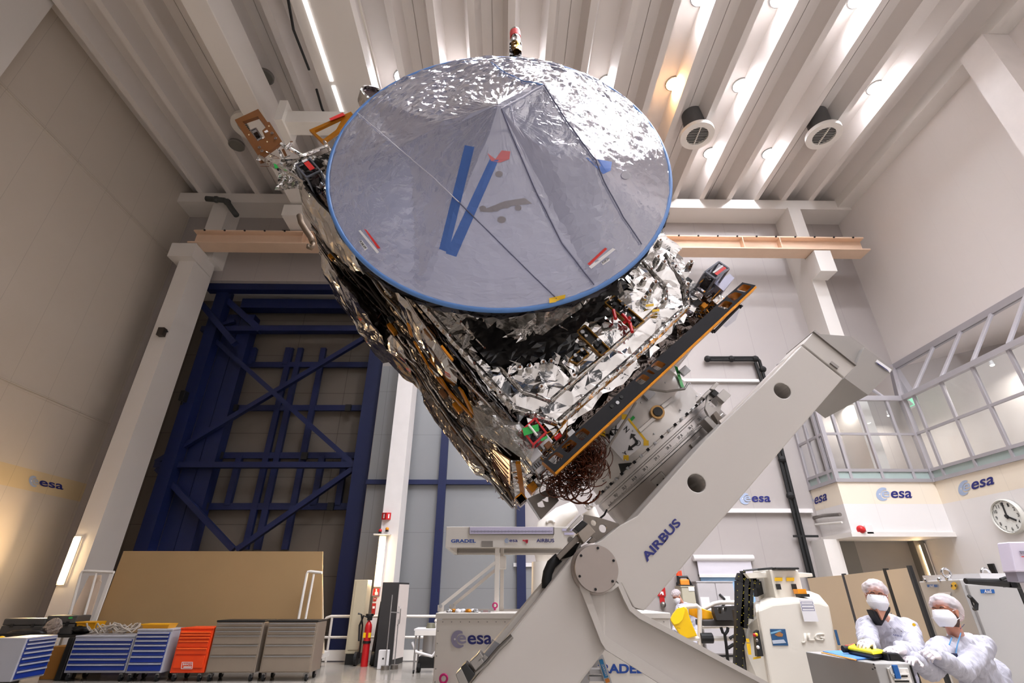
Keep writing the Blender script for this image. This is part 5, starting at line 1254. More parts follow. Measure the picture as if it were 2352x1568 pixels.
# fire extinguisher on a trolley
pe = atz(836, 1530, 0); t = thing('fire_extinguisher', 'tall red wheeled fire extinguisher beside the white column', 'fire extinguisher', pe)
ze = at(845, 1424, pe.y).z; r_ = at(846, 1480, pe.y).x-at(830, 1480, pe.y).x; r_ /= 2
M().lathe((pe.x, pe.y, 0), (0, 0, 1), [(0, .0), (r_, 0), (r_, ze*.84), (r_*.9, ze*.9), (r_*.55, ze*.96), (r_*.3, ze*.98), (r_*.3, ze)], 24).build('cylinder', red, t, smooth='auto')
M().box((pe.x-.04, pe.y-.05, ze), (pe.x+.06, pe.y+.04, ze+.1)).build('valve', black, t)
M().tube([(pe.x, pe.y-.03, ze+.05), (pe.x-.12, pe.y-.1, ze+.1), (pe.x-.2, pe.y-.05, ze-.1), (pe.x-.16, pe.y-.1, ze*.55)], .022, 8).build('hose', blackrub, t)
M().tube([(pe.x-.3, pe.y+.05, ze+.14), (pe.x-.22, pe.y+.08, ze+.12), (pe.x-.17, pe.y+.1, .8), (pe.x-.16, pe.y+.1, .15)], .02, 8).build('handle', black, t)
for x in (-.26, .14): M().cyl((pe.x+x, pe.y+.1, .14), (pe.x+x+.06, pe.y+.1, .14), .14, n=20).build('wheel', blackrub, t)
for z in (.45, 1.0): M().ring((pe.x, pe.y, z), (0, 0, 1), r_, r_+.012, .05, 24).build('strap', black, t)
for dx, z in ((-.02, ze*.62), (.03, ze*.62)): quadplate('yellow_sticker', yellow, t, [(pe.x+dx*2.4-.035, pe.y-r_, z), (pe.x+dx*2.4+.025, pe.y-r_, z), (pe.x+dx*2.4+.025, pe.y-r_, z+.1), (pe.x+dx*2.4-.035, pe.y-r_, z+.1)])
c = at(862, 1480, pe.y+.2); t = thing('black_floor_stand', 'slim black rod stand between extinguisher and black locker', 'stand', (c.x, pe.y+.25, 0))
M().tube([(c.x-.05, pe.y+.25, .0), (c.x+.05, pe.y+.25, 1.3)], .05, 10).build('rod', black, t); M().tube([(c.x, pe.y+.25, .9), (c.x+.14, pe.y+.2, 1.2), (c.x+.1, pe.y+.2, 1.45)], .02, 8).build('hook', black, t)
pb = atz(878, 1537, 0); x0, x1 = at(866, 1530, pb.y).x, at(890, 1530, pb.y).x
t = thing('white_floor_box', 'small white box with round hole on the floor below locker', 'box', (pb.x, pb.y, 0)); M().box((x0, pb.y, 0), (x1, pb.y+.12, .36)).build('body', white, t, bevel=.01); c = V(((x0+x1)/2, pb.y, .2)); M().cyl(c, c+V((0, -.004, 0)), .02, n=10).build('hole', black, t)
for px, py, h, l_ in ((884, 1538, 1.45, 'thin steel stanchion in front of the white floor box'), (905, 1536, .95, 'thin steel stanchion in front of the black locker')):
    p = atz(px, py, 0); t = thing('stanchion', l_, 'stanchion', p, 'steel stanchions by the locker'); M().cyl((p.x, p.y, 0), (p.x, p.y, .08), .09, n=20).build('base', steel, t); M().cyl((p.x, p.y, .08), (p.x, p.y, h), .012, n=8).build('pole', alum, t)
    if h > 1: M().bar((p.x, p.y, h-.35), (p.x+.2, p.y, h-.36), .02).build('arm', alum, t)
# signs on the middle column
Y = YC-.01
def signbox(name, label, px, Y, m__, t_=.05, cat='sign'):
    P = [at(x, y, Y) for x, y in px]; t = thing(name, label, cat, P[0]); M().prism(P, (0, -t_, 0)).build('plate', m__, t); return t, P
p = at(886, 1194, Y); t = thing('hose_reel_sign', 'red v shaped sign projecting high on the white column', 'sign', p)
a, b_, c = at(876, 1193, Y), at(886, 1193, Y-.14), at(897, 1193, Y); zz = V((0, 0, at(886, 1177, Y).z-a.z))
M().prism([a, b_, c], zz).build('plate', red, t); 
for s_, e_ in ((a, b_), (b_, c)): quadplate('pictogram', paper, t, [s_.lerp(e_, .4)+zz*.2, s_.lerp(e_, .65)+zz*.2, s_.lerp(e_, .65)+zz*.8, s_.lerp(e_, .4)+zz*.8])
for px, py, m__, l_ in ((873, 1221, red, 'small red beacon on the ledge of white column'), (889, 1217, mat('amber_lens', (236, 150, 20), .3), 'small amber beacon on the ledge of white column')):
    c = at(px, py, Y-.07); t = thing('beacon', l_, 'beacon', c, 'beacons over the column tube light'); M().cyl(c-V((0, 0, .04)), c+V((0, 0, .0)), .045, n=14).build('base', black, t); M().ball(c+V((0, 0, .03)), .05, 12, 8).build('lens', m__, t, smooth=True)
tag(M().box((at(860, 1227, Y).x, Y-.12, at(880, 1229, Y).z), (at(899, 1227, Y).x, Y, at(880, 1226, Y).z)).build('ledge', whitep), 'narrow white ledge above the tube light on middle column', 'ledge')
t, P = signbox('fire_point_sign', 'square red sign with white pictogram under the tube light', [(855, 1368), (871, 1368), (873, 1350), (858, 1350)], Y, red, .02)
M().prism([at(x, y, Y-.03) for x, y in ((861, 1366), (868, 1366), (868, 1360), (866, 1358), (866, 1352), (863, 1352), (863, 1358), (861, 1360))], (0, -.004, 0)).build('pictogram', paper, t)
fr = M()
for i in range(4): fr.bar(P[i], P[(i+1) % 4], .02, .05, up=V((0, 1, 0)))
fr.build('frame', mat('lilac_frame', (150, 120, 130), .5), t)
for px, l_ in (([(857, 1380), (864, 1380), (866, 1372), (858, 1372)], 'small dark red label under the fire point sign'), ([(853, 1412), (861, 1412), (864, 1385), (855, 1385)], 'tall red instruction label low on the white column')):
    t, P = signbox('red_notice', l_, px, Y, mat('dark_red', (170, 30, 26), .5), .01); quadplate('text_block', paper, t, [P[0].lerp(P[3], .55)+V((.02, -.01, 0)), P[1].lerp(P[2], .55)+V((-.02, -.01, 0)), P[1].lerp(P[2], .75)+V((-.02, -.01, 0)), P[0].lerp(P[3], .75)+V((.02, -.01, 0))])
# white topped table with a vacuum cleaner under it
Y = 12.2; zt = at(980, 1444, Y).z; x0, x1 = at(951, 1444, Y).x, at(1030, 1444, Y).x
t = thing('work_table', 'white topped steel legged table left of the white tank', 'table', (x0+.4, Y+.3, 0)); M().box((x0, Y, zt-.03), (x1, Y+.6, zt)).build('table_top', white, t); M().box((x0+.02, Y+.0, zt-.12), (x1, Y+.02, zt-.03)).build('drawer_front', whitep, t)
for x, y in ((x0+.05, Y+.05), (x0+.05, Y+.55), (x1-.05, Y+.05)): M().cyl((x, y, .06), (x, y, zt-.03), .022, n=10).build('leg', alum, t)
for x, y in ((x0+.05, Y+.05), (x0+.05, Y+.55)): M().cyl((x-.015, y, .035), (x+.015, y, .035), .035, n=12).build('castor', blackrub, t)
c = at(985, 1490, Y+.2); t = thing('vacuum_cleaner', 'silver canister vacuum with white hose under the table', 'vacuum cleaner', (c.x, Y+.3, 0))
M().cyl((c.x, Y+.3, .28), (c.x, Y+.3, .72), .15, n=20).build('canister', alum, t, smooth='auto'); M().cyl((c.x, Y+.3, .72), (c.x, Y+.3, .9), .13, .08, n=20).build('motor_head', mat('olive_grey', (110, 108, 90), .5), t, smooth='auto')
M().tube([(c.x+.1, Y+.2, .95), (c.x+.2, Y+.1, .9), (c.x+.25, Y+.05, .5), (c.x+.1, Y+.05, .3), (c.x-.25, Y+.05, .38), (c.x-.35, Y+.1, .55)], .03, 10).build('hose', white, t, smooth=True)
M().box((c.x-.2, Y+.15, .08), (c.x+.2, Y+.45, .28)).build('base', black, t)
for x in (-.18, .18): M().cyl((c.x+x-.03, Y+.2, .1), (c.x+x+.03, Y+.2, .1), .1, n=16).build('wheel', blackrub, t)
# small fittings high on the walls
def fitting(name, label, cat, lo, hi, m__, extra=None):
    t = thing(name, label, cat, lo); M().box(lo, hi).build('housing', m__, t, bevel=.01); return t
c = at(376, 766, YC); t = fitting('column_box', 'small dark box high on the left white column', 'speaker', (c.x-.1, YC-.2, c.z-.14), (c.x+.1, YC-.01, c.z+.14), mat('dark_box', (54, 46, 40), .5))
M().cyl((c.x+.1, YC-.12, c.z), (c.x+.2, YC-.12, c.z+.02), .03, n=8).build('lens', black, t)
c = at(425, 912, 16.2); t = fitting('post_box', 'small black box high on the left navy post', 'sensor', (c.x-.08, 16.0, c.z-.18), (c.x+.08, 16.25, c.z+.18), black)
M().box((c.x-.02, 16.1, c.z-.3), (c.x+.02, 16.16, c.z-.18)).build('bracket', black, t)
t = thing('duct_pipe', 'dark grey bent pipe in the upper left wall corner', 'pipe', at(510, 460, 14.85)); M().tube([at(x, y, 14.85) for x, y in ((474, 456), (495, 458), (515, 460), (524, 467), (534, 482), (543, 494))], .11, 10).build('pipe', mat('pipe_dark', (74, 76, 74), .5), t, smooth=True)
for x, y in ((497, 458), (522, 464)): c = at(x, y, 14.85); M().ball(c, .14, 10, 6).build('coupling', MATS['pipe_dark'], t)
c = at(666, 529, 14.6); t = fitting('rail_sensor', 'small black sensor standing on the crane rail', 'sensor', (c.x-.25, 14.5, 13.38), (c.x+.25, 14.7, 13.5), black); M().bar((c.x+.1, 14.6, 13.5), (c.x+.1, 14.6, 14.0), .02).build('antenna', steel, t)
t = thing('lifting_hook', 'rusty steel lifting hook hanging behind the spacecraft', 'hook', at(712, 560, 9)); M().tube([at(x, y, 9) for x, y in ((688, 495), (692, 512), (702, 528), (714, 545), (718, 556))], .07, 10).build('shank', mat('hook_steel', (120, 104, 88), .45, .6), t, smooth=True)
M().tube([at(x, y, 9) for x, y in ((718, 556), (720, 564), (714, 571), (708, 568), (709, 562))], .045, 10).build('hook', MATS['hook_steel'], t, smooth=True)
# ================================================================ MIDDLE: WHITE TANK AND TEST RIG
rigw = mat('rig_white_paint', (222, 216, 208), .4, var=.02)
lilac = mat('lilac_label', (206, 200, 226), .6)
gradb = mat('logo_blue', (24, 70, 156), .5)
Y = 5.4; x0, x1 = at(1003, 1420, Y).x, at(1538, 1420, Y).x; zt = at(1200, 1407, Y).z
yb_ = atz(1200, 1398.5, zt).y+.1
t = thing('test_tank', 'big white esa container with rivets under the test beam', 'container', ((x0+x1)/2, Y, 0))
M().box((x0, Y, .0), (x1, yb_, zt-.05)).build('body', rigw, t, bevel=.008)
M().box((x0-.01, Y-.012, zt-.05), (x1+.01, yb_, zt)).build('lid', rigw, t, bevel=.006)
for k in range(26):
    c = V((x0+.06+(x1-x0-.12)*k/25, Y, zt-.075)); M().cyl(c, c+V((0, -.005, 0)), .006, n=6).build('rivet', steel, t)
for k in range(9): c = V((x0+.02, Y, zt-.15-.1*k)); M().cyl(c, c+V((0, -.005, 0)), .006, n=6).build('rivet', steel, t)
g = lambda x, y: at(x, y, Y-.003)
emblem('', '', g(1036, 1488), g(1131, 1488)-g(1036, 1488), g(1036, 1447)-g(1036, 1488), par=t, col=mat('emblem_violet_grey', (148, 142, 168), .5))
letters('lettering', 'GRADEL', gradb, t, at(1357, 1546, Y), at(1478, 1546, Y), at(1357, 1524, Y), .004, .035)
quadplate('yellow_sticker', yellow, t, [g(1005, 1417), g(1017, 1417), g(1017, 1411), g(1005, 1411)]); quadplate('white_label', paper, t, [g(1006, 1423), g(1016, 1423), g(1016, 1418), g(1006, 1418)])
for px in (1107, 1124): quadplate('warning_label', paper, t, [g(px-3, 1406), g(px+3, 1406), g(px+3, 1401), g(px-3, 1401)])
quadplate('pink_label', mat('pink_label', (226, 190, 194), .6), t, [g(1110, 1405.5), g(1121, 1405.5), g(1121, 1401), g(1110, 1401)])
mg = mat('magenta_eyebolt', (196, 24, 110), .35)
def eye(px, py, r, Y, label):
    c = at(px, py, Y); o = M().tube([c+V((r*cos(2*pi*i/24), 0, r*sin(2*pi*i/24))) for i in range(25)], r*.32, 8, cap=False); o.cyl(c-V((0, 0, r*1.2)), c-V((0, 0, r*1.9)), r*.5, n=12)
    return tag(o.build('lifting_eye', mg, smooth=True), label, 'lifting eye', 'magenta lifting eyes')
eye(1019, 1558, .032, Y-.06, 'magenta lifting eye low in front of the white tank'); eye(1137, 1390, .022, Y+.15, 'magenta lifting eye on the tank lid by the rig post')
# rig
Yr = 5.75
t = thing('test_rig', 'white test beam with ruler and logos on posts above the tank', 'test rig', at(1145, 1395, Yr))
bb = [at(1023, 1257, Yr), at(1330, 1257, Yr), at(1330, 1209, Yr), at(1025, 1209, Yr)]
zb0 = bb[0].z; zb1 = bb[3].z; xb0 = (bb[0].x+bb[3].x)/2; xb1 = bb[1].x; yd_ = atz(1100, 1274, zb0).y
M().box((xb0, Yr, zb0), (xb1, Yr+.05, zb1)).build('beam_front', rigw, t, bevel=.005)
M().box((xb0, Yr+.05, zb0), (xb0+.04, yd_, zb1)).build('beam_end', rigw, t); M().box((xb0, yd_-.05, zb0), (xb1, yd_, zb1)).build('beam_back', rigw, t)
M().box((xb0+.05, Yr+.06, zb0+.02), (xb1, Yr+.11, zb0+.06)).build('inner_rail', steel, t); M().box((xb0+.05, yd_-.12, zb0+.02), (xb1, yd_-.06, zb0+.06)).build('inner_rail', steel, t)
M().box((xb0, Yr+.05, zb1-.02), (xb1, yd_, zb1)).build('beam_top', rigw, t)
g = lambda x, y: at(x, y, Yr-.002)
ru = quadplate('ruler', lilac, t, [g(1078, 1227), g(1272, 1227), g(1272, 1210), g(1078, 1210)], .006)
tk = M()
for k in range(120):
    c = at(1082+186*k/119, 1220, Yr-.012); h_ = .006 if k % 5 else .011
    tk.obox(c, (.0012, 0, 0), (0, .0005, 0), (0, 0, h_))
tk.build('ruler_marks', black, ru)
for a, b_ in (((1078, 1227), (1078, 1210)), ((1272, 1227), (1272, 1210)), ((1078, 1227), (1272, 1227))): M().bar(at(*a, Yr-.008), at(*b_, Yr-.008), .008, .012).build('ruler_frame', steel, ru)
letters('lettering', 'GRADEL', gradb, t, g(1036, 1246), g(1093, 1246), g(1036, 1238), .003, .03)
letters('lettering', 'AIRBUS', inkblue, t, g(1232, 1245), g(1273, 1245), g(1232, 1237), .003, .02)
emblem('', '', g(1159, 1247), g(1189, 1247)-g(1159, 1247), g(1159, 1236)-g(1159, 1247), par=t)
quadplate('red_mark', mat('logo_red', (206, 50, 70), .5), t, [g(1201, 1239), g(1213, 1242), g(1212, 1245), g(1200, 1242)]); quadplate('red_mark', MATS['logo_red'], t, [g(1207, 1239), g(1213, 1239), g(1212, 1247), g(1208, 1247)])
quadplate('cover_plate', steel, t, [g(1106, 1256), g(1132, 1256), g(1132, 1242), g(1106, 1242)], .008)
c = at(1310, 1239, Yr); M().cyl(c, c+V((0, -.01, 0)), .032, n=20).build('round_cover', steel, t)
for q in ([(1291, 1219), (1318, 1219), (1318, 1214), (1291, 1214)], [(1296, 1228), (1318, 1228), (1318, 1223), (1296, 1223)]): quadplate('label', lilac, t, [g(*p) for p in q])
for px, w_, Y_ in ((1140.5, .05, Yr+.02), (1152.5, .04, Yr+.2)):
    a = at(px, 1392, Y_); M().box((a.x-w_/2, Y_, zt), (a.x+w_/2, Y_+w_, zb0 if Y_ < Yr+.1 else zb0+.02)).build('post', rigw, t, bevel=.004)
for a, b_, Y_ in (((1013, 1388), (1138, 1291), Yr+.03), ((1040, 1386), (1146, 1302), Yr+.2)):
    p, q = at(*a, Y_), at(*b_, Y_); p.z = zt+.05; M().bar(p, q, .045, .03).build('brace', rigw, t); M().box((p.x-.03, Y_-.03, zt), (p.x+.03, Y_+.03, zt+.06)).build('clevis', rigw, t); M().cyl((p.x, Y_-.045, zt+.05), (p.x, Y_+.04, zt+.05), .018, n=12).build('pin', alum, t)
M().box((at(1150, 1300, Yr).x-.05, Yr+.05, at(1150, 1306, Yr).z), (at(1150, 1300, Yr).x+.06, Yr+.18, at(1150, 1275, Yr).z)).build('joint', rigw, t, bevel=.01)
# gold foil bits on the lid
for k, (px, mm) in enumerate(((1032, alum), (1042, kapton), (1052, paper), (1063, paper), (1076, kapton), (1086, paper), (1093, alum))):
    c = V((at(px, 1400, Y+.12).x, Y+.12+.03*(k % 2), zt+.012)); tag(blob(c, (.03, .03, .018), k).build('foil_wad', mm), ('%s wad lying on the tank lid, number %d from the left' % ({'alum': 'x'}.get('', 'foil'), k+1)).replace('number %d from the left' % (k+1), ['left of the first gold tape', 'with gold tape nearest the brace foot', 'white, between the gold pieces', 'white, left of the second gold piece', 'gold, second along the lid', 'white, after the second gold piece', 'grey, nearest the post'][k]), 'foil')
# sheet continuing below the white wall panel
shx2, zlow = at(1310, 1340, YB-.1).x, at(1230, 1297, YB-.1).z
struct(M().box((shx1, YB-.12, 0), (shx2, YB-.02, zlow)).build('trim_22', shm))
struct(M().box((shx1-.05, YB-.2, zlow-.05), (shx2, YB-.02, zlow+.05)).build('trim_23', white))
# round white equipment at the wall behind the rig
c = at(1262, 1262, 9.5); t = thing('robot_arm', 'white rounded equipment arm behind the test beam', 'equipment', (c.x, 9.5, 0))
P = [at(x, y, 9.5) for x, y in ((1250, 1290), (1245, 1250), (1255, 1215), (1290, 1185), (1320, 1165))]
M().tube(P, [.14, .18, .2, .18, .12], 20).build('arm', rigw, t, smooth=True); M().cyl((P[0].x, 9.5, 0), P[0], .3, .22, n=24).build('column', rigw, t, smooth='auto')
M().ball(at(1352, 1160, 9.4), .09, 14, 10).build('joint', chrome, t, smooth=True); M().cyl(at(1352, 1172, 9.5), at(1372, 1205, 9.5), .14, .1, n=18).build('wrist', rigw, t, smooth='auto')
c = at(1264, 1200, 9.0); M().tube([at(1264+8*cos(a), 1200-6*sin(a), 9.3) for a in [pi*i/10 for i in range(11)]], .025, 8).build('handle', whitep, t, smooth=True)
# step ladder
Yl = 4.4; t = thing('step_ladder', 'aluminium step ladder with blue maker strip behind the trolley legs', 'ladder', at(1375, 1568, Yl))
def lb(a, b_, w_, m__, nm, Y_=Yl, d=.03): p, q = at(*a, Y_), at(*b_, Y_); M().bar(down(q, p, .02) if q.z < p.z and q.z > .2 else q, p, w_, d, up=V((0, 1, 0))).build(nm, m__, t)
lb((1377, 1506), (1399, 1574), .05, alum, 'stile'); lb((1372, 1512), (1340, 1574), .05, alum, 'stile', Yl+.3)
quadplate('maker_strip', mat('strip_blue', (30, 130, 190), .5), t, [at(1388, 1557, Yl-.02), at(1397, 1554, Yl-.02), at(1384, 1513, Yl-.02), at(1376, 1515, Yl-.02)])
letters('lettering', 'ZARGES', white, t, at(1381, 1525, Yl-.025), at(1391, 1552, Yl-.025), at(1385.5, 1524, Yl-.025), .003, .01)
quadplate('orange_strip', mat('strip_orange', (226, 140, 50), .5), t, [at(1392, 1568, Yl-.02), at(1401, 1565, Yl-.02), at(1398, 1557, Yl-.02), at(1389, 1560, Yl-.02)])
for y_ in (1540, 1556): M().bar(at(1352, y_, Yl+.1), at(1388, y_, Yl+.1), .1, .03).build('tread', alum, t)
# ================================================================ RIGHT: LIFT, CABINETS, PARTITION
# black pipes on the back wall
t = thing('black_pipe', 'black double pipe running down the back wall behind the tilted arm', 'pipe', at(1800, 1200, YB-.2)); Yp = YB-.16
for o_ in (0, 9):
    P = [at(1622, 821+o_*.6, Yp), at(1738-o_*.5, 821+o_*.6, Yp)]; xx = at(1744-o_, 830, Yp).x+.0
    P += [V((xx, Yp, P[1].z-.12)), V((at(1810-o_, 1100, Yp).x*.55+xx*.45, Yp, at(1800, 1000, Yp).z))] if False else [at(1744-o_, 828+o_*.6, Yp), at(1757-o_, 872, Yp)]
    M().tube(P, .055, 8).build('pipe', blackrub, t, smooth='auto')
    a, b_ = at(1797-o_, 1040, Yp), at(1868-o_, 1325, Yp)
    M().tube([at(1757-o_, 872, Yp), a, b_, V((b_.x, Yp, .1))], .06 if not o_ else .05, 8).build('pipe', blackrub, t, smooth='auto')
for x, y in ((1625, 824), (1680, 824), (1735, 824), (1752, 848), (1796, 1055), (1815, 1138)): c = at(x, y, Yp-.02); M().ball(c, .12, 10, 6).build('coupling', blackrub, t)
c = at(1860, 1231, Yp); M().bar(c-V((.5, 0, 0)), c+V((.25, 0, 0)), .06).build('clip', blackrub, t)
# wall bracket under the gallery side
t = thing('folding_bracket', 'grey folding wall bracket with white rod under the gallery side', 'bracket', at(1880, 1190, YG))
g = lambda x, y: atx(x, y, xgl-.12)
M().tube([g(1824, 1199), g(1850, 1193), g(1890, 1184), g(1930, 1181)], .05, 8).build('arm', steel, t); M().tube([g(1824, 1214), g(1866, 1205), g(1934, 1199)], .03, 8).build('rod', whitep, t)
M().tube([g(1869, 1188), g(1871, 1205)], .015, 6).build('link', steel, t)
for x, y in ((1824, 1197), (1822, 1214)): c = g(x, y); M().box((c.x-.05, c.y-.1, c.z-.08), (xgl, c.y+.1, c.z+.08)).build('mount', whitep, t)
c = at(1976, 1216, YG); t = thing('alarm_dome', 'small red alarm dome on the white gallery front', 'alarm', c); M().ball(c-V((0, .05, 0)), .1, 14, 10).build('lens', red, t, smooth=True); M().cyl(c, c-V((0, .04, 0)), .11, n=16).build('base', red, t)
c = at(1994, 1216, YG); t = thing('wall_switch', 'small white switch box beside the red alarm dome', 'switch', c); M().box((c.x-.1, YG-.06, c.z-.12), (c.x+.1, YG, c.z+.12)).build('box', white, t, bevel=.01)
# roller blind window
struct_y = YB-.1
t = thing('roller_blind', 'white roller blind half covering the window behind the lift', 'blind', at(1660, 1280, struct_y))
a, b_ = at(1592, 1281, struct_y), at(1730, 1281, struct_y); M().tube([a, b_], .09, 10).build('cassette', white, t, smooth='auto')
lo_ = at(1660, 1321, struct_y).z; M().box((a.x+.1, struct_y-.01, lo_), (b_.x-.1, struct_y+.01, a.z)).build('fabric', mat('blind_lilac_white', (214, 210, 218), .7), t); M().box((a.x+.1, struct_y-.03, lo_-.05), (b_.x-.1, struct_y+.02, lo_+.02)).build('bottom_bar', whitep, t)
t = thing('window_4', '', '', (a.x, YB, 0)); del t['label']; del t['category']; t['kind'] = 'structure'
z1 = lo_; z0 = at(1660, 1400, struct_y).z
M().box((a.x+.15, YB-.04, z0), (b_.x-.15, YB-.01, z1)).build('window_pane', mat('window_light_blue', (150, 190, 226), .2), t); M().box((a.x+.1, YB-.07, z1-.02), (b_.x-.1, YB-.01, z1+.03)).build('window_frame', black, t)
# far cabinets
Yc = 15.0
def cab(name, label, px0, px1, ytop, Y, m__, doors, dep=.5, hd=True, lab=None):
    x0, x1 = at(px0, ytop+40, Y).x, at(px1, ytop+40, Y).x; z1 = at((px0+px1)/2, ytop, Y).z
    t = thing(name, label, 'cabinet', ((x0+x1)/2, Y, 0)); M().box((x0, Y, .05), (x1, Y+dep, z1)).build('body', m__, t, bevel=.01); M().box((x0+.02, Y+.02, 0), (x1-.02, Y+dep-.02, .05)).build('plinth', black, t)
    M().box((x0-.01, Y-.03, z1), (x1+.01, Y+dep, z1+.03)).build('top', m__, t)
    for k in range(doors):
        a, b_ = x0+(x1-x0)*k/doors+.01, x0+(x1-x0)*(k+1)/doors-.01; d = M().box((a, Y-.025, .08), (b_, Y, z1-.02)).build('door', m__, t, bevel=.004)
        if hd and k == doors-1: hx, hz_ = a+.06, z1-.45; M().tube([(hx, Y-.03, hz_+.16), (hx+.1, Y-.07, hz_+.05), (hx+.1, Y-.07, hz_-.05), (hx, Y-.03, hz_-.16)], .03, 8).build('handle', black, d)
    return t, x0, x1, z1
gcab = mat('grey_cabinet_paint', (188, 184, 186), .45)
t, x0, x1, z1 = cab('equipment_cabinet', 'grey double door cabinet below the roller blind', 1605, 1690, 1337, Yc, gcab, 2)
for px, py in ((1620, 1382), (1668, 1380)): c = at(px, py, Yc-.03); quadplate('paper_note', paper, t, [c+V((-.12, 0, -.12)), c+V((.12, 0, -.12)), c+V((.12, 0, .12)), c+V((-.12, 0, .12))])
t, bx0, bx1, bz1 = cab('storage_locker', 'narrow beige locker between the far person and grey cabinet', 1569, 1600, 1348, Yc, mat('beige_locker', (186, 180, 160), .5), 1, hd=False)
c = at(1588, 1352, Yc-.03); quadplate('white_label', paper, t, [c+V((-.08, 0, -.05)), c+V((.08, 0, -.05)), c+V((.08, 0, .05)), c+V((-.08, 0, .05))])
xm = (bx0+bx1)/2; t = thing('power_tool', 'orange and black machine lying on the beige locker', 'tool', (xm, Yc+.2, bz1+.03)); M().box((xm-.14, Yc+.1, bz1+.03), (xm+.12, Yc+.3, bz1+.2)).build('body', mat('tool_orange', (226, 140, 40), .5), t, bevel=.03)
M().tube([(xm-.18, Yc+.15, bz1+.08), (xm-.15, Yc+.15, bz1+.26), (xm+.08, Yc+.15, bz1+.26), (xm+.17, Yc+.15, bz1+.06)], .035, 8).build('handle', black, t); M().box((xm-.2, Yc+.08, bz1+.03), (xm+.2, Yc+.32, bz1+.06)).build('base', black, t)
c = at(1558, 1322, YB-.15); t = thing('signal_lamp', 'orange and black signal torch hanging on the back wall', 'lamp', c); M().cyl(c, at(1557, 1311, YB-.15), .06, .045, n=14).build('lens', mat('torch_orange', (240, 80, 40), .3), t); M().cyl(at(1559, 1335, YB-.15), c, .05, n=14).build('body', black, t); M().ball(at(1559, 1341, YB-.15), .08, 8, 6).build('clip', black, t)
c = at(1564, 1316, YB-.1); tag(M().bar(at(1563, 1310, YB-.1), at(1565, 1322, YB-.1), .04).build('red_torch', mat('torch_orange', (240, 80, 40), .3)), 'slim red torch hanging right of the orange signal torch', 'torch')
Yw = YB-.02; t = thing('fire_hose_sign', 'red square fire hose sign cut by the trolley leg', 'sign', at(1518, 1368, Yw)); M().prism([at(1511, 1369, Yw), at(1529, 1369, Yw), at(1527, 1349, Yw), at(1509, 1349, Yw)], (0, -.02, 0)).build('plate', red, t)
M().prism([at(x, y, Yw-.03) for x, y in ((1515, 1366), (1518, 1358), (1523, 1358), (1525, 1366), (1521, 1366), (1520, 1362))], (0, -.005, 0)).build('pictogram', paper, t)
t = thing('wall_valve', 'red labelled wall valve below the fire hose sign', 'valve', at(1521, 1385, Yw)); c = at(1521, 1378, Yw); quadplate('red_label', red, t, [c+V((-.07, 0, -.1)), c+V((.07, 0, -.1)), c+V((.07, 0, .1)), c+V((-.07, 0, .1))]); c = at(1522, 1388, Yw); M().ball(c-V((0, .06, 0)), .08, 12, 8).build('valve_body', steel, t, smooth=True)
# ---- the lift
Yj = 6.2; jl = mat('lift_cream_paint', (228, 222, 210), .35, var=.015)
t = thing('mast_lift', 'white mast lift with rounded hood, black cable chain and yellow basket', 'lift', (at(1830, 1500, Yj).x, Yj+.5, 0))
fr_ = [at(1738, 1398, Yj), at(1772, 1384, Yj), at(1836, 1377, Yj), at(1880, 1379, Yj), at(1904, 1388, Yj)]
rgt = at(1912, 1430, Yj); rlo = down(at(1932, 1568, Yj), at(1922, 1500, Yj), .35); llo = down(at(1766, 1568, Yj), at(1748, 1470, Yj), .35)
front = fr_+[rgt, rlo, llo]
Yk = 7.0
back = [at(1745, 1372, Yk), at(1772, 1359, Yk), at(1820, 1355, Yk), at(1858, 1356, Yk), at(1885, 1366, Yk), at(1892, 1400, Yk)]
back += [V((back[5].x, Yk, .35)), V((at(1716, 1500, Yk).x, Yk, .35))]
M().hexa(front, back).build('hood', jl, t, bevel=.035, seg=3)
sd = [at(1735, 1400, Yj+.03), llo+V((0, .03, 0)), V((at(1700, 1500, 6.9).x, 6.9, .35)), at(1705, 1478, 6.9), at(1698, 1440, 6.9), at(1735, 1379, 6.9)]
M().prism(sd, (.12, .02, 0)).build('side_cover', jl, t, bevel=.02)
M().box((llo.x-.25, Yj+.05, .12), (rlo.x, Yk+.6, .36)).build('chassis', jl, t, bevel=.02)
for x in (llo.x-.1, rlo.x-.2):
    for y in (Yj+.2, Yk+.4): M().cyl((x, y, .14), (x+.1, y, .14), .14, n=20).build('wheel', blackrub, t)
letters('embossed_lettering', 'JLG', jl, t, at(1841, 1477, Yj), at(1893, 1477, Yj), at(1841, 1453, Yj), .006, .03, thick=.014)
pl = quadplate('picture_label', mat('label_deep_blue', (40, 86, 130), .4), t, [at(1775, 1482, Yj), at(1810, 1482, Yj), at(1803, 1444, Yj), at(1768, 1444, Yj)], .003, .004)
for k, (q, m__) in enumerate((([(1769, 1452), (1792, 1446), (1796, 1449), (1771, 1456)], mat('label_sky', (120, 170, 200), .5)), ([(1779, 1457), (1790, 1450), (1799, 1456), (1797, 1462), (1786, 1461)], mat('label_bronze', (160, 110, 60), .5)), ([(1773, 1470), (1800, 1468), (1806, 1476), (1776, 1478)], mat('label_pale', (190, 200, 214), .5)))):
    M().face([at(x, y, Yj-.009) for x, y in q]).build('label_print', m__, pl)
ps = quadplate('paper_sheet', paper, t, [at(1847, 1427, Yj-.03), at(1880, 1427, Yj-.03), at(1866, 1376, Yj-.03), at(1835, 1376, Yj-.03)], .002)
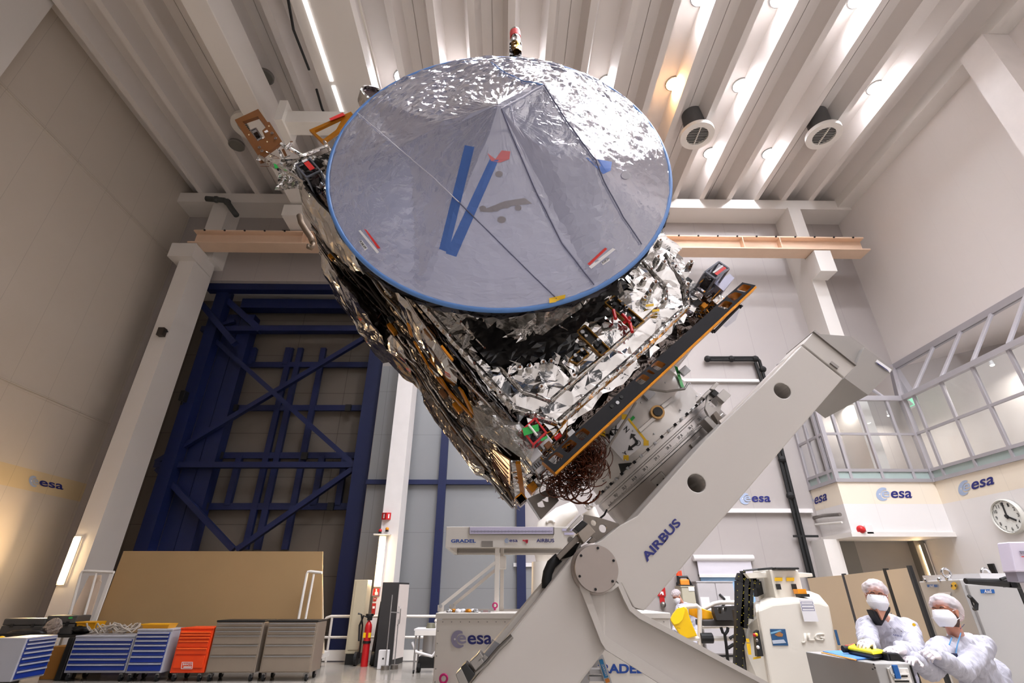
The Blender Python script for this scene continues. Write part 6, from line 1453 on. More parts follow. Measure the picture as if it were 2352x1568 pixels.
for y0 in (1382, 1390, 1397):
    k = (y0-1376)/51; q = [at(1839+10*k, y0+5, Yj-.034), at(1866+13*k, y0+5, Yj-.034), at(1865+13*k, y0, Yj-.034), at(1838+10*k, y0, Yj-.034)]
    b = M()
    for i in range(4): b.bar(q[i], q[(i+1) % 4], .004, .001, up=V((0, 1, 0)))
    b.build('print_table', inkblue, ps)
quadplate('side_label', mat('label_deep_blue', (40, 86, 130), .4), t, [at(1924, 1481, Yj-.0), at(1930, 1481, Yj), at(1921, 1446, Yj), at(1915, 1446, Yj)], .003)
cpn = [at(x, y, Yj+.05) for x, y in ((1729, 1451), (1737, 1446), (1748, 1505), (1734, 1506))]
M().prism(cpn, (0, -.06, 0)).build('control_panel', black, t)
for x, y, m__ in ((1733, 1458, red), (1737, 1457, yellow), (1738, 1470, steel), (1741, 1486, white)): M().ball(at(x, y, Yj-.03), .018, 10, 6).build('button', m__, t)
for q in ([(1713, 1466), (1720, 1466), (1722, 1475), (1715, 1475)], [(1714, 1477), (1723, 1477), (1726, 1503), (1719, 1503)], [(1730, 1509), (1748, 1506), (1748, 1511), (1730, 1514)]): M().face([at(x, y, Yj+.02) for x, y in q]).build('yellow_label', yellow, t)
# mast and brackets
M().box((at(1768, 1330, 6.55).x, 6.5, .4), (at(1836, 1340, 6.55).x, 6.95, at(1800, 1308, 6.5).z)).build('mast', jl, t, bevel=.012)
M().box((at(1774, 1306, 6.5).x, 6.42, at(1800, 1308, 6.5).z), (at(1828, 1306, 6.5).x, 6.9, at(1800, 1303, 6.5).z)).build('mast_cap', black, t, bevel=.008)
for x in (1779, 1806): 
    q = [at(x, 1334, 6.49), at(x+18, 1334, 6.49), at(x+18, 1326, 6.49), at(x, 1326, 6.49)]; quadplate('warning_label', yellow, t, q, .002)
for x in (1788, 1824): c = at(x, 1347, 6.48); M().box((c.x-.02, 6.46, c.z-.03), (c.x+.02, 6.5, c.z+.03)).build('latch', black, t)
for q in ([(1712, 1316), (1764, 1312), (1766, 1326), (1722, 1328)], [(1836, 1314), (1866, 1316), (1868, 1324), (1836, 1326)]): M().prism([at(x, y, 6.6) for x, y in q], (0, .08, 0)).build('bracket_arm', jl, t, bevel=.008)
M().tube([at(1708, 1310, 6.6), at(1740, 1307, 6.6), at(1775, 1304, 6.5)], .012, 6).build('cable', black, t)
c = at(1827, 1359, 6.5); M().box((c.x-.05, 6.35, c.z-.02), (c.x+.05, 6.45, c.z+.03)).build('beacon', mat('amber_lens', (236, 150, 20), .3), t); M().box((c.x-.04, 6.32, c.z-.05), (c.x+.06, 6.44, c.z-.02)).build('beacon_base', black, t)
# energy chain
def chain(pts, w_, nm='cable_chain'):
    P = [at(x, y, 6.75) for x, y in pts]; b = M()
    for a, c_ in zip(P, P[1:]): b.bar(a, c_, w_, .07, up=V((0, 1, 0)))
    o = b.build(nm, black, t); n = 0
    for a, c_ in zip(P, P[1:]):
        m = max(1, int((c_-a).length/.07)); s_ = (c_-a).cross(V((0, 1, 0))).normalized()
        for k in range(m):
            for sg in (-1, 1):
                if n < 90: q = a.lerp(c_, (k+.5)/m)+s_*sg*w_*.42+V((0, -.037, 0)); M().box(q-V((.005, .003, .004)), q+V((.005, .0, .004))).build('chain_pin', mat('chain_pin_olive', (176, 164, 50), .5), o); n += 1
chain([(1694, 1568), (1697, 1450), (1698, 1380), (1698, 1335), (1703, 1320), (1711, 1320), (1713, 1340), (1706, 1440)], .09)
chain([(1722, 1420), (1722, 1345), (1727, 1328), (1735, 1330), (1738, 1350)], .06)
M().prism([at(x, y, 6.78) for x, y in ((1737, 1335), (1752, 1334), (1760, 1350), (1757, 1362), (1740, 1370))], (0, .1, 0)).build('black_cover', black, t)
M().box((at(1692, 1440, 6.9).x, 6.85, .35), (at(1704, 1440, 6.9).x, 6.95, at(1700, 1400, 6.9).z)).build('chain_post', black, t)
# basket
wr = mat('basket_white_tube', (226, 220, 212), .4); Yq = 7.4
b1 = [(1560, 1398), (1575, 1393), (1600, 1391), (1606, 1396), (1607, 1402), (1609, 1568)]
def bt(pts, r, Y_=Yq): M().tube([at(x, y, Y_) for x, y in pts], r, 10).build('basket_rail', wr, t, smooth='auto')
bt(b1, .03); bt([(1608, 1402), (1640, 1386), (1655, 1383), (1694, 1383)], .028, Yq+.2); bt([(1608, 1401), (1700, 1398)], .022, Yq+.6); bt([(1560, 1466), (1692, 1466)], .028); bt([(1610, 1440), (1692, 1438)], .02, Yq+.3)
yp = mat('basket_yellow_panel', (244, 196, 10), .4); yo = mat('basket_amber_panel', (246, 176, 20), .4)
def bent(pts, m__, nm, Y_, bulge):
    P = [at(x, y, Y_) for x, y in pts]
    def fn(u, v_): p = P[0].lerp(P[1], u).lerp(P[3].lerp(P[2], u), v_); return p+V((0, -bulge*sin(pi*u), 0))
    return M().grid(fn, 10, 8).build(nm, m__, t, smooth=True, solid=.02)
M().prism([at(x, y, Yq-.12) for x, y in ((1540, 1422), (1546, 1410), (1557, 1397), (1573, 1394), (1579, 1398), (1584, 1417), (1592, 1438), (1602, 1460), (1578, 1466), (1562, 1458), (1552, 1442), (1544, 1431))], (.02, .1, 0)).build('yellow_panel', yp, t, bevel=.01)
M().face([at(x, y, Yq-.135) for x, y in ((1541, 1424), (1543, 1415), (1556, 1398), (1572, 1393), (1573, 1402), (1568, 1422), (1560, 1431), (1549, 1434))]).build('yellow_panel', mat('basket_bright_yellow', (255, 222, 20), .4), t)
bent([(1583, 1411), (1606, 1422), (1605, 1394), (1581, 1394)], yo, 'amber_panel', Yq+.1, .03); bent([(1606, 1422), (1637, 1421), (1638, 1407), (1605, 1394)], yo, 'amber_panel', Yq+.1, .05)
letters('emboss_mark', 'JLG', mat('mark_dark', (110, 84, 10), .5), t, at(1555, 1443, Yq-.36), at(1562, 1444, Yq-.36), at(1555, 1440, Yq-.36), .004, .02)
m_, _ = holed([at(x, y, Yq-.1) for x, y in ((1640, 1393), (1692, 1391), (1686, 1424), (1647, 1424), (1641, 1408))], [[at(x, y, Yq-.1) for x, y in ((1648, 1396), (1655, 1395), (1657, 1409), (1651, 1408))], [at(x, y, Yq-.1) for x, y in ((1660, 1395), (1669, 1395), (1668, 1404), (1661, 1408))]], (0, .1, 0)); m_.build('control_console', mat('console_dark', (60, 58, 58), .5), t)
M().box((at(1612, 1430, Yq).x, Yq-.05, at(1630, 1437, Yq).z), (at(1690, 1430, Yq).x, Yq+.25, at(1630, 1423, Yq).z)).build('tool_tray', mat('console_dark', (60, 58, 58), .5), t, bevel=.01)
M().tube([at(1609, 1465, Yq-.02), at(1636, 1465, Yq-.02)], .06, 12).build('padded_grip', blackrub, t)
for pts in ([(1656, 1440), (1660, 1452), (1666, 1456), (1671, 1448), (1672, 1440)], [(1664, 1452), (1668, 1480), (1672, 1520), (1674, 1568)], [(1676, 1466), (1684, 1460), (1692, 1474), (1688, 1490)], [(1672, 1488), (1684, 1480), (1692, 1484)]): M().tube([at(x, y, Yq-.1) for x, y in pts], .02, 8).build('cable', blackrub, t)
M().box((at(1560, 1568, Yq).x, Yq-.2, .5), (at(1692, 1568, Yq).x, Yq+.7, .56)).build('basket_floor', wr, t)
M().box((at(1650, 1568, Yq).x, Yq-.1, .1), (at(1692, 1568, Yq).x, Yq-.02, .5)).build('basket_support', wr, t)
# partition screen
pm = mat('partition_beige', (222, 200, 168), .6, var=.02)
t = thing('partition_screen', 'beige folding partition with black joints behind the two technicians', 'partition', (6.2, 8, 0))
Y0 = 10.0; p0 = at(1858, 1327, Y0); zt = p0.z
def top_at(px, py): return atz(px, py, zt)
edges = [(1858, 1327.5), (1938, 1320.5), (1944, 1320), (2034, 1309.5), (2042, 1309), (2090, 1303.5), (2096, 1303)]
E_ = [top_at(*e) for e in edges]
for i, m__ in ((0, pm), (1, black), (2, pm), (3, black), (4, pm), (5, black)):
    a, c_ = E_[i].copy(), E_[i+1].copy(); a.z = c_.z = 0.03 if m__ is pm else 0
    if i in (1, 3, 5): a.z = c_.z = 0
    N = (c_-a).cross(V((0, 0, 1))).normalized()*.03
    M().prism([a, c_, c_+N, a+N], (0, 0, zt-a.z+(.02 if m__ is black else 0))).build('panel' if m__ is pm else 'joint_post', m__, t)
# grey server cabinets
Ya_ = 5.6; gc2 = mat('server_cabinet_grey', (186, 184, 182), .42, var=.02); ab = mat('badge_blue', (16, 92, 168), .4)
zc_ = at(2230, 1330, Ya_).z
t = thing('server_cabinet', 'tall grey server cabinet with blue badge behind the leaning technician', 'cabinet', (4.4, Ya_, 0))
xa = at(2207, 1340, Ya_).x; xb = at(2360, 1340, Ya_).x+.6; xl0 = at(2125, 1335, 6.6).x
M().prism([(xa, Ya_, .05), (xb, Ya_, .05), (xb, Ya_+1.2, .05), (xl0, 6.7, .05)], (0, 0, zc_-.05)).build('body', gc2, t, bevel=.01)
def frontq(x0, y0, x1, y1, Y): return [at(x0, y1, Y), at(x1, y1, Y), at(x1, y0, Y), at(x0, y0, Y)]
xd0, xd1 = at(2217, 1345, Ya_).x, at(2328, 1345, Ya_).x
d = M().box((xd0, Ya_-.03, .1), (xd1, Ya_, at(2270, 1342, Ya_).z)).build('door', gc2, t, bevel=.005)
M().box((xd1+.01, Ya_-.025, .1), (xd1+.09, Ya_, at(2330, 1338, Ya_).z)).build('black_post', black, t); M().box((xd1+.1, Ya_-.02, .1), (xb-.1, Ya_, at(2330, 1338, Ya_).z)).build('door', gc2, t, bevel=.005)
c0 = at(2237, 1381, Ya_-.06)
M().tube([at(2226, 1369, Ya_-.06), at(2231, 1373, Ya_-.1), at(2243, 1386, Ya_-.1), at(2242, 1398, Ya_-.1), at(2238, 1398, Ya_-.06)], .018, 8).build('handle', black, d); M().tube([at(2228, 1370, Ya_-.05), at(2234, 1388, Ya_-.05), at(2239, 1396, Ya_-.05)], .008, 6).build('handle', black, d)
bq = [at(2253, 1362, Ya_-.03), at(2284, 1362, Ya_-.03), at(2282, 1353, Ya_-.03), at(2251, 1353, Ya_-.03)]
quadplate('badge', ab, t, bq, .004); letters('lettering', 'AtoS', white, t, at(2260, 1361.5, Ya_-.035), at(2277, 1361.5, Ya_-.035), at(2259, 1353.5, Ya_-.035), .005, .03)
# left face badge, sticker and eye bolts
fL0, fL1 = V((xl0, 6.7, 0)), V((xa, Ya_, 0))
def onL(px, py, l_=.012):
    o_ = V((0, 0, H)); dd = ray(px, py); n_ = (fL1-fL0).cross(V((0, 0, 1))); n_.normalize(); tt = (fL0-o_).dot(n_)/dd.dot(n_); p = o_+dd*tt; n_ = n_ if n_.dot(o_-p) > 0 else -n_; return p+n_*l_
M().face([onL(2133, 1348), onL(2156, 1348), onL(2155, 1342), onL(2131, 1342)]).build('badge', ab, t)
letters('lettering', 'AtoS', white, t, onL(2139, 1348, .014), onL(2150, 1348, .014), onL(2138, 1342.5, .014), .003, .03)
M().face([onL(2194+7*cos(a), 1345+9*sin(a)) for a in [2*pi*i/20 for i in range(20)]]).build('yellow_sticker', yellow, t); M().face([onL(2188, 1341, .016), onL(2192, 1344, .016), onL(2188, 1349, .016)]).build('trefoil', black, t); M().face([onL(2200, 1341, .016), onL(2196, 1344, .016), onL(2200, 1349, .016)]).build('trefoil', black, t)
M().face([onL(2160, 1372), onL(2184, 1370), onL(2187, 1359), onL(2158, 1360)]).build('paper_note', paper, t)
for px, py in ((2172, 1312), (2263, 1311), (2314, 1305)):
    c = V((at(px, py, Ya_+.3).x, Ya_+.3, zc_)); r_ = .045; b = M(); b.tube([c+V((r_*cos(2*pi*i/20), 0, .07+r_*sin(2*pi*i/20))) for i in range(21)], .013, 8, cap=False); b.cyl(c, c+V((0, 0, .03)), .03, n=12); b.build('eye_bolt', chrome, t, smooth=True)
for px, py in ((2126, 1333), (2158, 1331)): c = onL(px, py, .0); M().ball(c, .025, 10, 6).build('bolt_head', chrome, t)
M().box((at(2207, 1325, Ya_).x+.3, Ya_+.1, zc_), (xb, Ya_+.9, zc_+.06)).build('roof_plate', mat('roof_white', (214, 212, 214), .4), t)
t = thing('black_boom', 'black horizontal boom bar crossing the server cabinet doors', 'boom', at(2290, 1338, 4.9)); M().tube([at(2218, 1334, 4.9), at(2300, 1338, 4.9), at(2420, 1345, 4.9)], [.025, .035, .05], 10).build('bar', black, t); M().tube([at(2298, 1330, 4.85), at(2310, 1326, 4.85), at(2352, 1330, 4.85), at(2400, 1330, 4.85)], .012, 6).build('cable', blackrub, t); M().box((at(2310, 1335, 4.9).x, 4.86, at(2310, 1340, 4.9).z-.03), (at(2324, 1335, 4.9).x, 4.95, at(2310, 1332, 4.9).z)).build('joint', blacks, t)
M().box((at(2410, 1345, 4.9).x, 4.85, 0), (at(2425, 1345, 4.9).x, 4.95, at(2420, 1340, 4.9).z)).build('post', black, t)
c = at(2340, 1300, 4.4); t = thing('white_monitor', 'white panel of a device cut by the right picture edge', 'monitor', (c.x, 4.4, 0))
M().prism([at(x, y, 4.4) for x, y in ((2333, 1313), (2400, 1313), (2400, 1243), (2318, 1244))], (0, .12, 0)).build('screen_housing', mat('device_lilac_white', (214, 206, 222), .4), t, bevel=.01); M().prism([at(x, y, 4.39) for x, y in ((2346, 1272), (2400, 1272), (2400, 1265), (2341, 1265))], (0, -.005, 0)).build('shade_strip', mat('device_grey', (140, 136, 150), .4), t)
M().prism([at(x, y, 4.38) for x, y in ((2346, 1279), (2400, 1280), (2400, 1278), (2346, 1277))], (0, -.004, 0)).build('red_line', red, t); M().prism([at(x, y, 4.42) for x, y in ((2340, 1335), (2400, 1340), (2400, 1313), (2333, 1313))], (0, .1, 0)).build('device_base', mat('device_grey', (140, 136, 150), .4), t); M().box((at(2370, 1330, 4.4).x, 4.45, 0), (at(2390, 1330, 4.4).x, 4.52, at(2370, 1330, 4.4).z)).build('stand', white, t)
c = atx(2281, 1306, XR-.02) if False else atx(2281, 1306, XR-.02); tag(M().box((c.x-.04, c.y-.08, c.z-.12), (c.x+.01, c.y+.08, c.z+.12)).build('cable_outlet', black), 'small black outlet on the right wall above the cabinet', 'outlet')
# ---- console with pendant
YK3 = 3.66
zc3 = at(2008, 1523, YK3).z; xL = at(2008, 1523, YK3).x; xR = at(2092, 1523, YK3).x; yBk = atz(1850, 1496, zc3).y
xL2 = atz(1850, 1496, zc3).x
cg = mat('console_grey', (178, 176, 174), .42, var=.02)
t = thing('control_console', 'grey control cabinet with louvred vent in front of technicians', 'console', ((xL+xR)/2, YK3+.3, 0))
M().prism([(xL, YK3, .05), (xR, YK3, .05), (xR+.05, yBk, .05), (xL2, yBk, .05)], (0, 0, zc3-.05)).build('body', cg, t, bevel=.006)
M().prism([(xL, YK3, 0), (xR, YK3, 0), (xR, yBk, 0), (xL2, yBk, 0)], (0, 0, .05)).build('plinth', black, t)
vz1, vz0 = at(2040, 1533, YK3).z, .62; vx0, vx1 = xL+.067, xR-.037
M().box((vx0, YK3-.015, vz0), (vx1, YK3, vz1)).build('vent_frame', whitep, t, bevel=.004)
for k in range(9):
    z = vz1-.043-.027*k
    if z > vz0+.02: M().box((vx0+.02, YK3-.018, z-.0035), (vx1-.02, YK3-.014, z+.0035)).build('louvre_slot', darkgap, t); M().obox((0.5*(vx0+vx1), YK3-.02, z+.01), ((vx1-vx0)/2-.015, 0, 0), (0, .008, -.003), (0, .001, .003)).build('louvre', whitep, t)
bc_ = at(2058, 1542, YK3-.025); M().box((bc_.x-.017, YK3-.034, bc_.z-.036), (bc_.x+.017, YK3-.02, bc_.z+.036)).build('badge', ab, t, bevel=.003)
M().cyl((bc_.x, YK3-.016, bc_.z), (bc_.x, YK3-.024, bc_.z), .035, n=20).build('badge_disc', whitep, t)
for x, y in ((2006, 1525), (2009, 1533), (2004, 1536)): c = at(x, y, YK3-.002); M().cyl(c, c+V((0, -.004, 0)), .005, n=8).build('screw', black, t)
M().box((xR-.014, YK3-.01, .1), (xR-.007, YK3, zc3-.01)).build('door_gap', darkgap, t)
# papers, pendant, black box
q = [atz(x, y, zc3+.004) for x, y in ((1890, 1497), (1962, 1515), (2010, 1512), (1930, 1495))]
tag(M().prism(q, (0, 0, .006)).build('blue_booklet', mat('booklet_blue', (90, 150, 226), .5)), 'blue booklet lying under the yellow remote control', 'booklet')
q = [atz(x, y, zc3+.014) for x, y in ((1886, 1499.5), (1965, 1517), (1968, 1515.5), (1891, 1498.5))]; tag(M().prism(q, (0, 0, .004)).build('orange_ruler', mat('orange_edge', (232, 150, 50), .5)), 'thin orange strip along the booklet edge', 'strip')
pz = zc3+.013
t = thing('remote_pendant', 'yellow and black crane remote control under gloved hands', 'remote control', atz(1990, 1505, pz))
B4 = [atz(x, y, pz) for x, y in ((1948, 1500), (2008, 1513), (2036, 1509), (1966, 1492))]; up_ = V((0, 0, 1))
M().hexa(B4, [p+up_*.024 for p in B4]).build('case_base', mat('pendant_black', (28, 30, 36), .4), t, bevel=.008)
cB = sum(B4, V())/4
M().hexa([cB+(p-cB)*1.05+up_*.024 for p in B4], [cB+(p-cB)*.96+up_*.043 for p in B4]).build('case_top', mat('pendant_yellow', (240, 224, 16), .35), t, bevel=.008)
for f_, l_ in ((.25, .02), (.5, .03), (.6, .03), (.8, .02)):
    p = B4[0].lerp(B4[1], f_).lerp(B4[3].lerp(B4[2], f_), .5)+up_*.043; M().cyl(p, p+up_*l_*.7, .006, .009, n=10).build('joystick', black, t)
M().cyl(B4[0]+V((-.03, 0, .026)), B4[0]+V((.01, 0, .026)), .022, n=14).build('end_knob', blackrub, t); M().ball(B4[0]+up_*.043, .01, 10, 6).build('button', red, t)
M().tube([B4[3]+up_*.04, B4[3]+V((-.06, 0, .03)), B4[3]+V((-.14, -.02, .0))], .002, 5).build('lanyard', mat('torch_orange', (240, 80, 40), .3), t)
q = atz(2040, 1521, zc3); t = thing('black_meter', 'black handheld box held on the console edge', 'meter', q); M().prism([at(x, y, YK3+.12) for x, y in ((2041, 1520), (2082, 1520), (2064, 1499), (2036, 1498))], (0, .1, 0)).build('housing', mat('pendant_black', (28, 30, 36), .4), t, bevel=.008)
M().prism([at(x, y, YK3+.118) for x, y in ((2046, 1516), (2072, 1516), (2060, 1503), (2042, 1502))], (0, -.003, 0)).build('face', mat('meter_face', (12, 12, 14), .2), t)
# ================================================================ PEOPLE
skin = mat('skin', (206, 148, 122), .5, var=.05, scale=12); skin2 = mat('skin_tan', (196, 134, 108), .5, var=.05, scale=12)
coatm = mat('white_cleanroom_coat', (180, 179, 191), .65, var=.015, scale=6, bump=.0)
_n = coatm.node_tree.nodes; _l = coatm.node_tree.links; _tc = _n.new('ShaderNodeTexCoord'); _mp = _n.new('ShaderNodeMapping'); _mp.inputs['Scale'].default_value = (13, 13, 4.5); _nz = _n.new('ShaderNodeTexNoise'); _nz.inputs['Scale'].default_value = 1; _nz.inputs['Detail'].default_value = 3; _nz.inputs['Distortion'].default_value = 1.2; _bp = _n.new('ShaderNodeBump'); _bp.inputs['Strength'].default_value = .75; _bp.inputs['Distance'].default_value = .03
_l.new(_tc.outputs['Object'], _mp.inputs[0]); _l.new(_mp.outputs[0], _nz.inputs['Vector']); _l.new(_nz.outputs[0], _bp.inputs['Height']); _l.new(_bp.outputs[0], _n['Principled BSDF'].inputs['Normal'])
glovem = mat('white_nitrile_glove', (218, 210, 214), .5, var=.02, bump=.15, bscale=40)
maskm = mat('white_face_mask', (232, 232, 236), .6, var=.01, bump=.08, bscale=60)
capm = bpy.data.materials.new('bouffant_cap'); capm.use_nodes = True
film_nodes(capm, (.95, .92, .93, 1), (250, 240, 244), .42, .03, .2, .9, 26, .4)
hairg = mat('grey_hair', (120, 104, 96), .7); haird = mat('dark_hair', (52, 38, 34), .7, bump=.4, bscale=60); beard_m = mat('short_beard', (84, 60, 52), .8, bump=.5, bscale=90)
eyew = mat('eye_white', (224, 216, 212), .3); iris = mat('iris_dark', (52, 40, 34), .2); brow_m = mat('brow_brown', (92, 66, 52), .8)
trous = mat('white_overall_legs', (206, 202, 212), .7); shirt = mat('black_shirt', (22, 22, 28), .7); lany = mat('lanyard_blue', (90, 150, 200), .5); shoe = mat('white_shoe', (200, 198, 196), .6)
def remesh(o, vox, it=6):
    q = o.modifiers.new('remesh', 'REMESH'); q.mode = 'VOXEL'; q.voxel_size = vox; q.use_smooth_shade = True
    q = o.modifiers.new('smooth', 'SMOOTH'); q.factor = .5; q.iterations = it
    return o
def loft(b, pts, rx, ry, X, n=20):
    rows = []
    for i, p in enumerate(pts):
        p = V(p); d = (V(pts[min(i+1, len(pts)-1)])-V(pts[max(i-1, 0)])).normalized(); x = X[i] if isinstance(X, list) else X
        x = (V(x)-d*V(x).dot(d)).normalized(); y = d.cross(x)
        rows.append([b.b.verts.new(p+x*rx[i]*cos(2*pi*k/n)+y*ry[i]*sin(2*pi*k/n)) for k in range(n)])
    for a, c in zip(rows, rows[1:]):
        for k in range(n): b.b.faces.new((a[k], a[(k+1) % n], c[(k+1) % n], c[k]))
    b.b.faces.new(rows[0][::-1]); b.b.faces.new(rows[-1])
def limb(b, pts, r, n=14, sub=5):
    P, Rr = [], []
    for i in range(len(pts)-1):
        for k in range(sub): t = k/sub; P.append(V(pts[i]).lerp(V(pts[i+1]), t)); Rr.append(r[i]*(1-t)+r[i+1]*t)
    P.append(V(pts[-1])); Rr.append(r[-1]); b.tube(P, Rr, n)
    for p, q in zip(pts, r): b.ball(p, q, 12, 8)
class Frame:
    """head or hand frame: origin, x lateral, f forward, u up"""
    def __init__(s, o, f, u, k=1.0):
        s.o = V(o); s.f = V(f).normalized(); u = V(u); s.u = (u-s.f*u.dot(s.f)).normalized(); s.x = s.f.cross(s.u); s.k = k
    def __call__(s, x, f, u): return s.o+(s.x*x+s.f*f+s.u*u)*s.k
def scaledball(b, fr, c, r, n=16, m=12):
    rows = []
    for j in range(m+1):
        t = pi*j/m; rows.append([b.b.verts.new(fr(c[0]+r[0]*sin(t)*cos(2*pi*i/n), c[1]+r[1]*sin(t)*sin(2*pi*i/n), c[2]-r[2]*cos(t))) for i in range(n)])
    for a, d in zip(rows, rows[1:]):
        for i in range(n): b.b.faces.new((a[i], a[(i+1) % n], d[(i+1) % n], d[i]))
def headsolid(b, fr):
    scaledball(b, fr, (0, -.012, .035), (.076, .096, .088))      # cranium
    scaledball(b, fr, (0, .012, -.03), (.063, .075, .085))       # face
    scaledball(b, fr, (0, .03, -.085), (.043, .048, .034))       # jaw and chin
    scaledball(b, fr, (0, .055, -.098), (.022, .022, .018))
    scaledball(b, fr, (0, .086, -.022), (.013, .018, .026)); scaledball(b, fr, (0, .098, -.036), (.015, .014, .012))   # nose
    for s in (-1, 1):
        scaledball(b, fr, (s*.033, .074, .022), (.028, .014, .011)); scaledball(b, fr, (s*.04, .066, -.025), (.022, .018, .02))   # brow, cheek
        scaledball(b, fr, (s*.079, -.004, -.012), (.009, .018, .032)); scaledball(b, fr, (s*.084, -.012, .004), (.006, .016, .02))       # ear
    scaledball(b, fr, (0, .086, -.064), (.024, .01, .011))
def facefn(fr, az, z, off):
    """point on the front of the face, az angle from straight ahead"""
    w_, d_ = .072, .094
    k = 1 - .45*max(0, (-z-.05)/.08)**1.5 if z < -.05 else 1
    return fr((w_*k+off)*sin(az), (d_*(1-.25*(1-k))+off)*cos(az)-.004, z)
def head_parts(par, fr, hair, cap_r=(.098, .120, .098), cap_c=(0, -.020, .042), glasses=False, beard=False, capneck=False):
    e = 'eye'
    for s in (-1, 1):
        q = M(); scaledball(q, fr, (s*.031, .077, .004), (.0135, .0115, .0075)); o = q.build('eye', eyew, par, smooth=True)
        q = M(); scaledball(q, fr, (s*.031-.001, .0865, .004), (.0058, .0035, .0058)); q.build('iris', iris, o, smooth=True)
        M().tube([fr(s*(.016+.032*i/6), .0865+.008*sin(pi*i/6)-.012*(i/6)**2, .021+.006*sin(pi*i/6)) for i in range(7)], .0042, 6).build('eyebrow', brow_m, par)
        M().tube([fr(s*(.018+.026*i/6), .0875+.006*sin(pi*i/6)-.008*(i/6)**2, .0095+.003*sin(pi*i/6)) for i in range(7)], .0022, 5).build('eyelid', skin, par)
    # mask
    def mk(u, v_):
        az = (u-.5)*2*R(74)*(.45+.55*sin(pi*(.12+.80*v_))**.8); z = -.118+.124*v_; pk = cos(az*1.1)**2*sin(pi*min(1, v_*.85+.1))
        edge = 1
        return facefn(fr, az*edge, z, .012+.026*pk)
    mko = M().grid(mk, 24, 14).build('face_mask', maskm, par, smooth=True, solid=.003)
    M().tube([facefn(fr, a, -.054-.0*a, .04*cos(a)**2+.014) for a in [(i/12-.5)*2*R(62) for i in range(13)]], .0012, 5).build('mask_fold', maskm, mko)
    for s in (-1, 1):
        for z0, z1 in ((.0, .015), (-.08, -.045)): M().tube([facefn(fr, s*R(66), z0, .012), fr(s*.082, .03, (z0+z1)/2), fr(s*.084, -.01, z1)], .002, 5).build('strap', maskm, mko)
    # hair shell under the cap
    q = M(); scaledball(q, fr, (0, -.020, .045), (.081, .098, .086), 20, 14)
    for f_ in list(q.b.faces):
        c = f_.calc_center_median()-fr.o
        if c.dot(fr.f) > .045*fr.k and c.dot(fr.u) < .085*fr.k or c.dot(fr.u) < -.03*fr.k: q.b.faces.remove(f_)
    q.build('hair', hair, par, smooth=True)
    if beard:
        def bd(u, v_): az = (u-.5)*2*R(100); return facefn(fr, az, -.112+.09*v_, .0035)
        M().grid(bd, 24, 8).build('beard', beard_m, par, smooth=True)
    # bouffant cap
    q = M(); n, m = 56, 26; rows = []; sd = fr.o*7
    for j in range(m+1):
        t = pi*.60*j/m; row = []
        for i in range(n):
            a = 2*pi*i/n; d = V((sin(t)*cos(a), sin(t)*sin(a), cos(t)))
            puff = 1.02+.07*noise.noise(d*3+sd)+.035*noise.noise(d*8+sd)+.045*sin(a*16+3*noise.noise(d*2+sd))*(j/m)
            edge = max(0, (j/m-.85)/.15); k = puff*(1-.16*edge)
            lowf = -.022*max(0, -sin(a))*(j/m)**2*(3.2 if capneck else 1.2)+.028*max(0, sin(a))**2*(j/m)**2
            row.append(q.b.verts.new(fr(cap_c[0]+cap_r[0]*d.x*k, cap_c[1]+cap_r[1]*d.y*k, cap_c[2]+cap_r[2]*d.z*k+lowf)))
        rows.append(row)
    for a, d in zip(rows[1:], rows[2:]):
        for i in range(n): q.b.faces.new((a[i], a[(i+1) % n], d[(i+1) % n], d[i]))
    for i in range(n): q.b.faces.new((rows[0][0], rows[1][i], rows[1][(i+1) % n]))
    edge_pts = [v.co.copy() for v in rows[-1]]
    co = q.build('bouffant_cap', capm, par, smooth=True); M().tube(edge_pts+[edge_pts[0]], .004, 6, cap=False).build('cap_band', capm, co, smooth=True)
    if glasses:
        g = M()
        for s in (-1, 1): g.tube([fr(s*.031+.022*cos(2*pi*i/20), .098-.25*abs(s*.031+.022*cos(2*pi*i/20))**1.6, .003+.015*sin(2*pi*i/20)) for i in range(21)], .0011, 5, cap=False); g.tube([fr(s*.053, .09, .006), fr(s*.08, .0, .006)], .0012, 5)
        g.tube([fr(-.01, .098, .006), fr(.01, .098, .006)], .0011, 5); g.build('glasses', mat('spectacle_wire', (120, 100, 96), .3, .8), par)
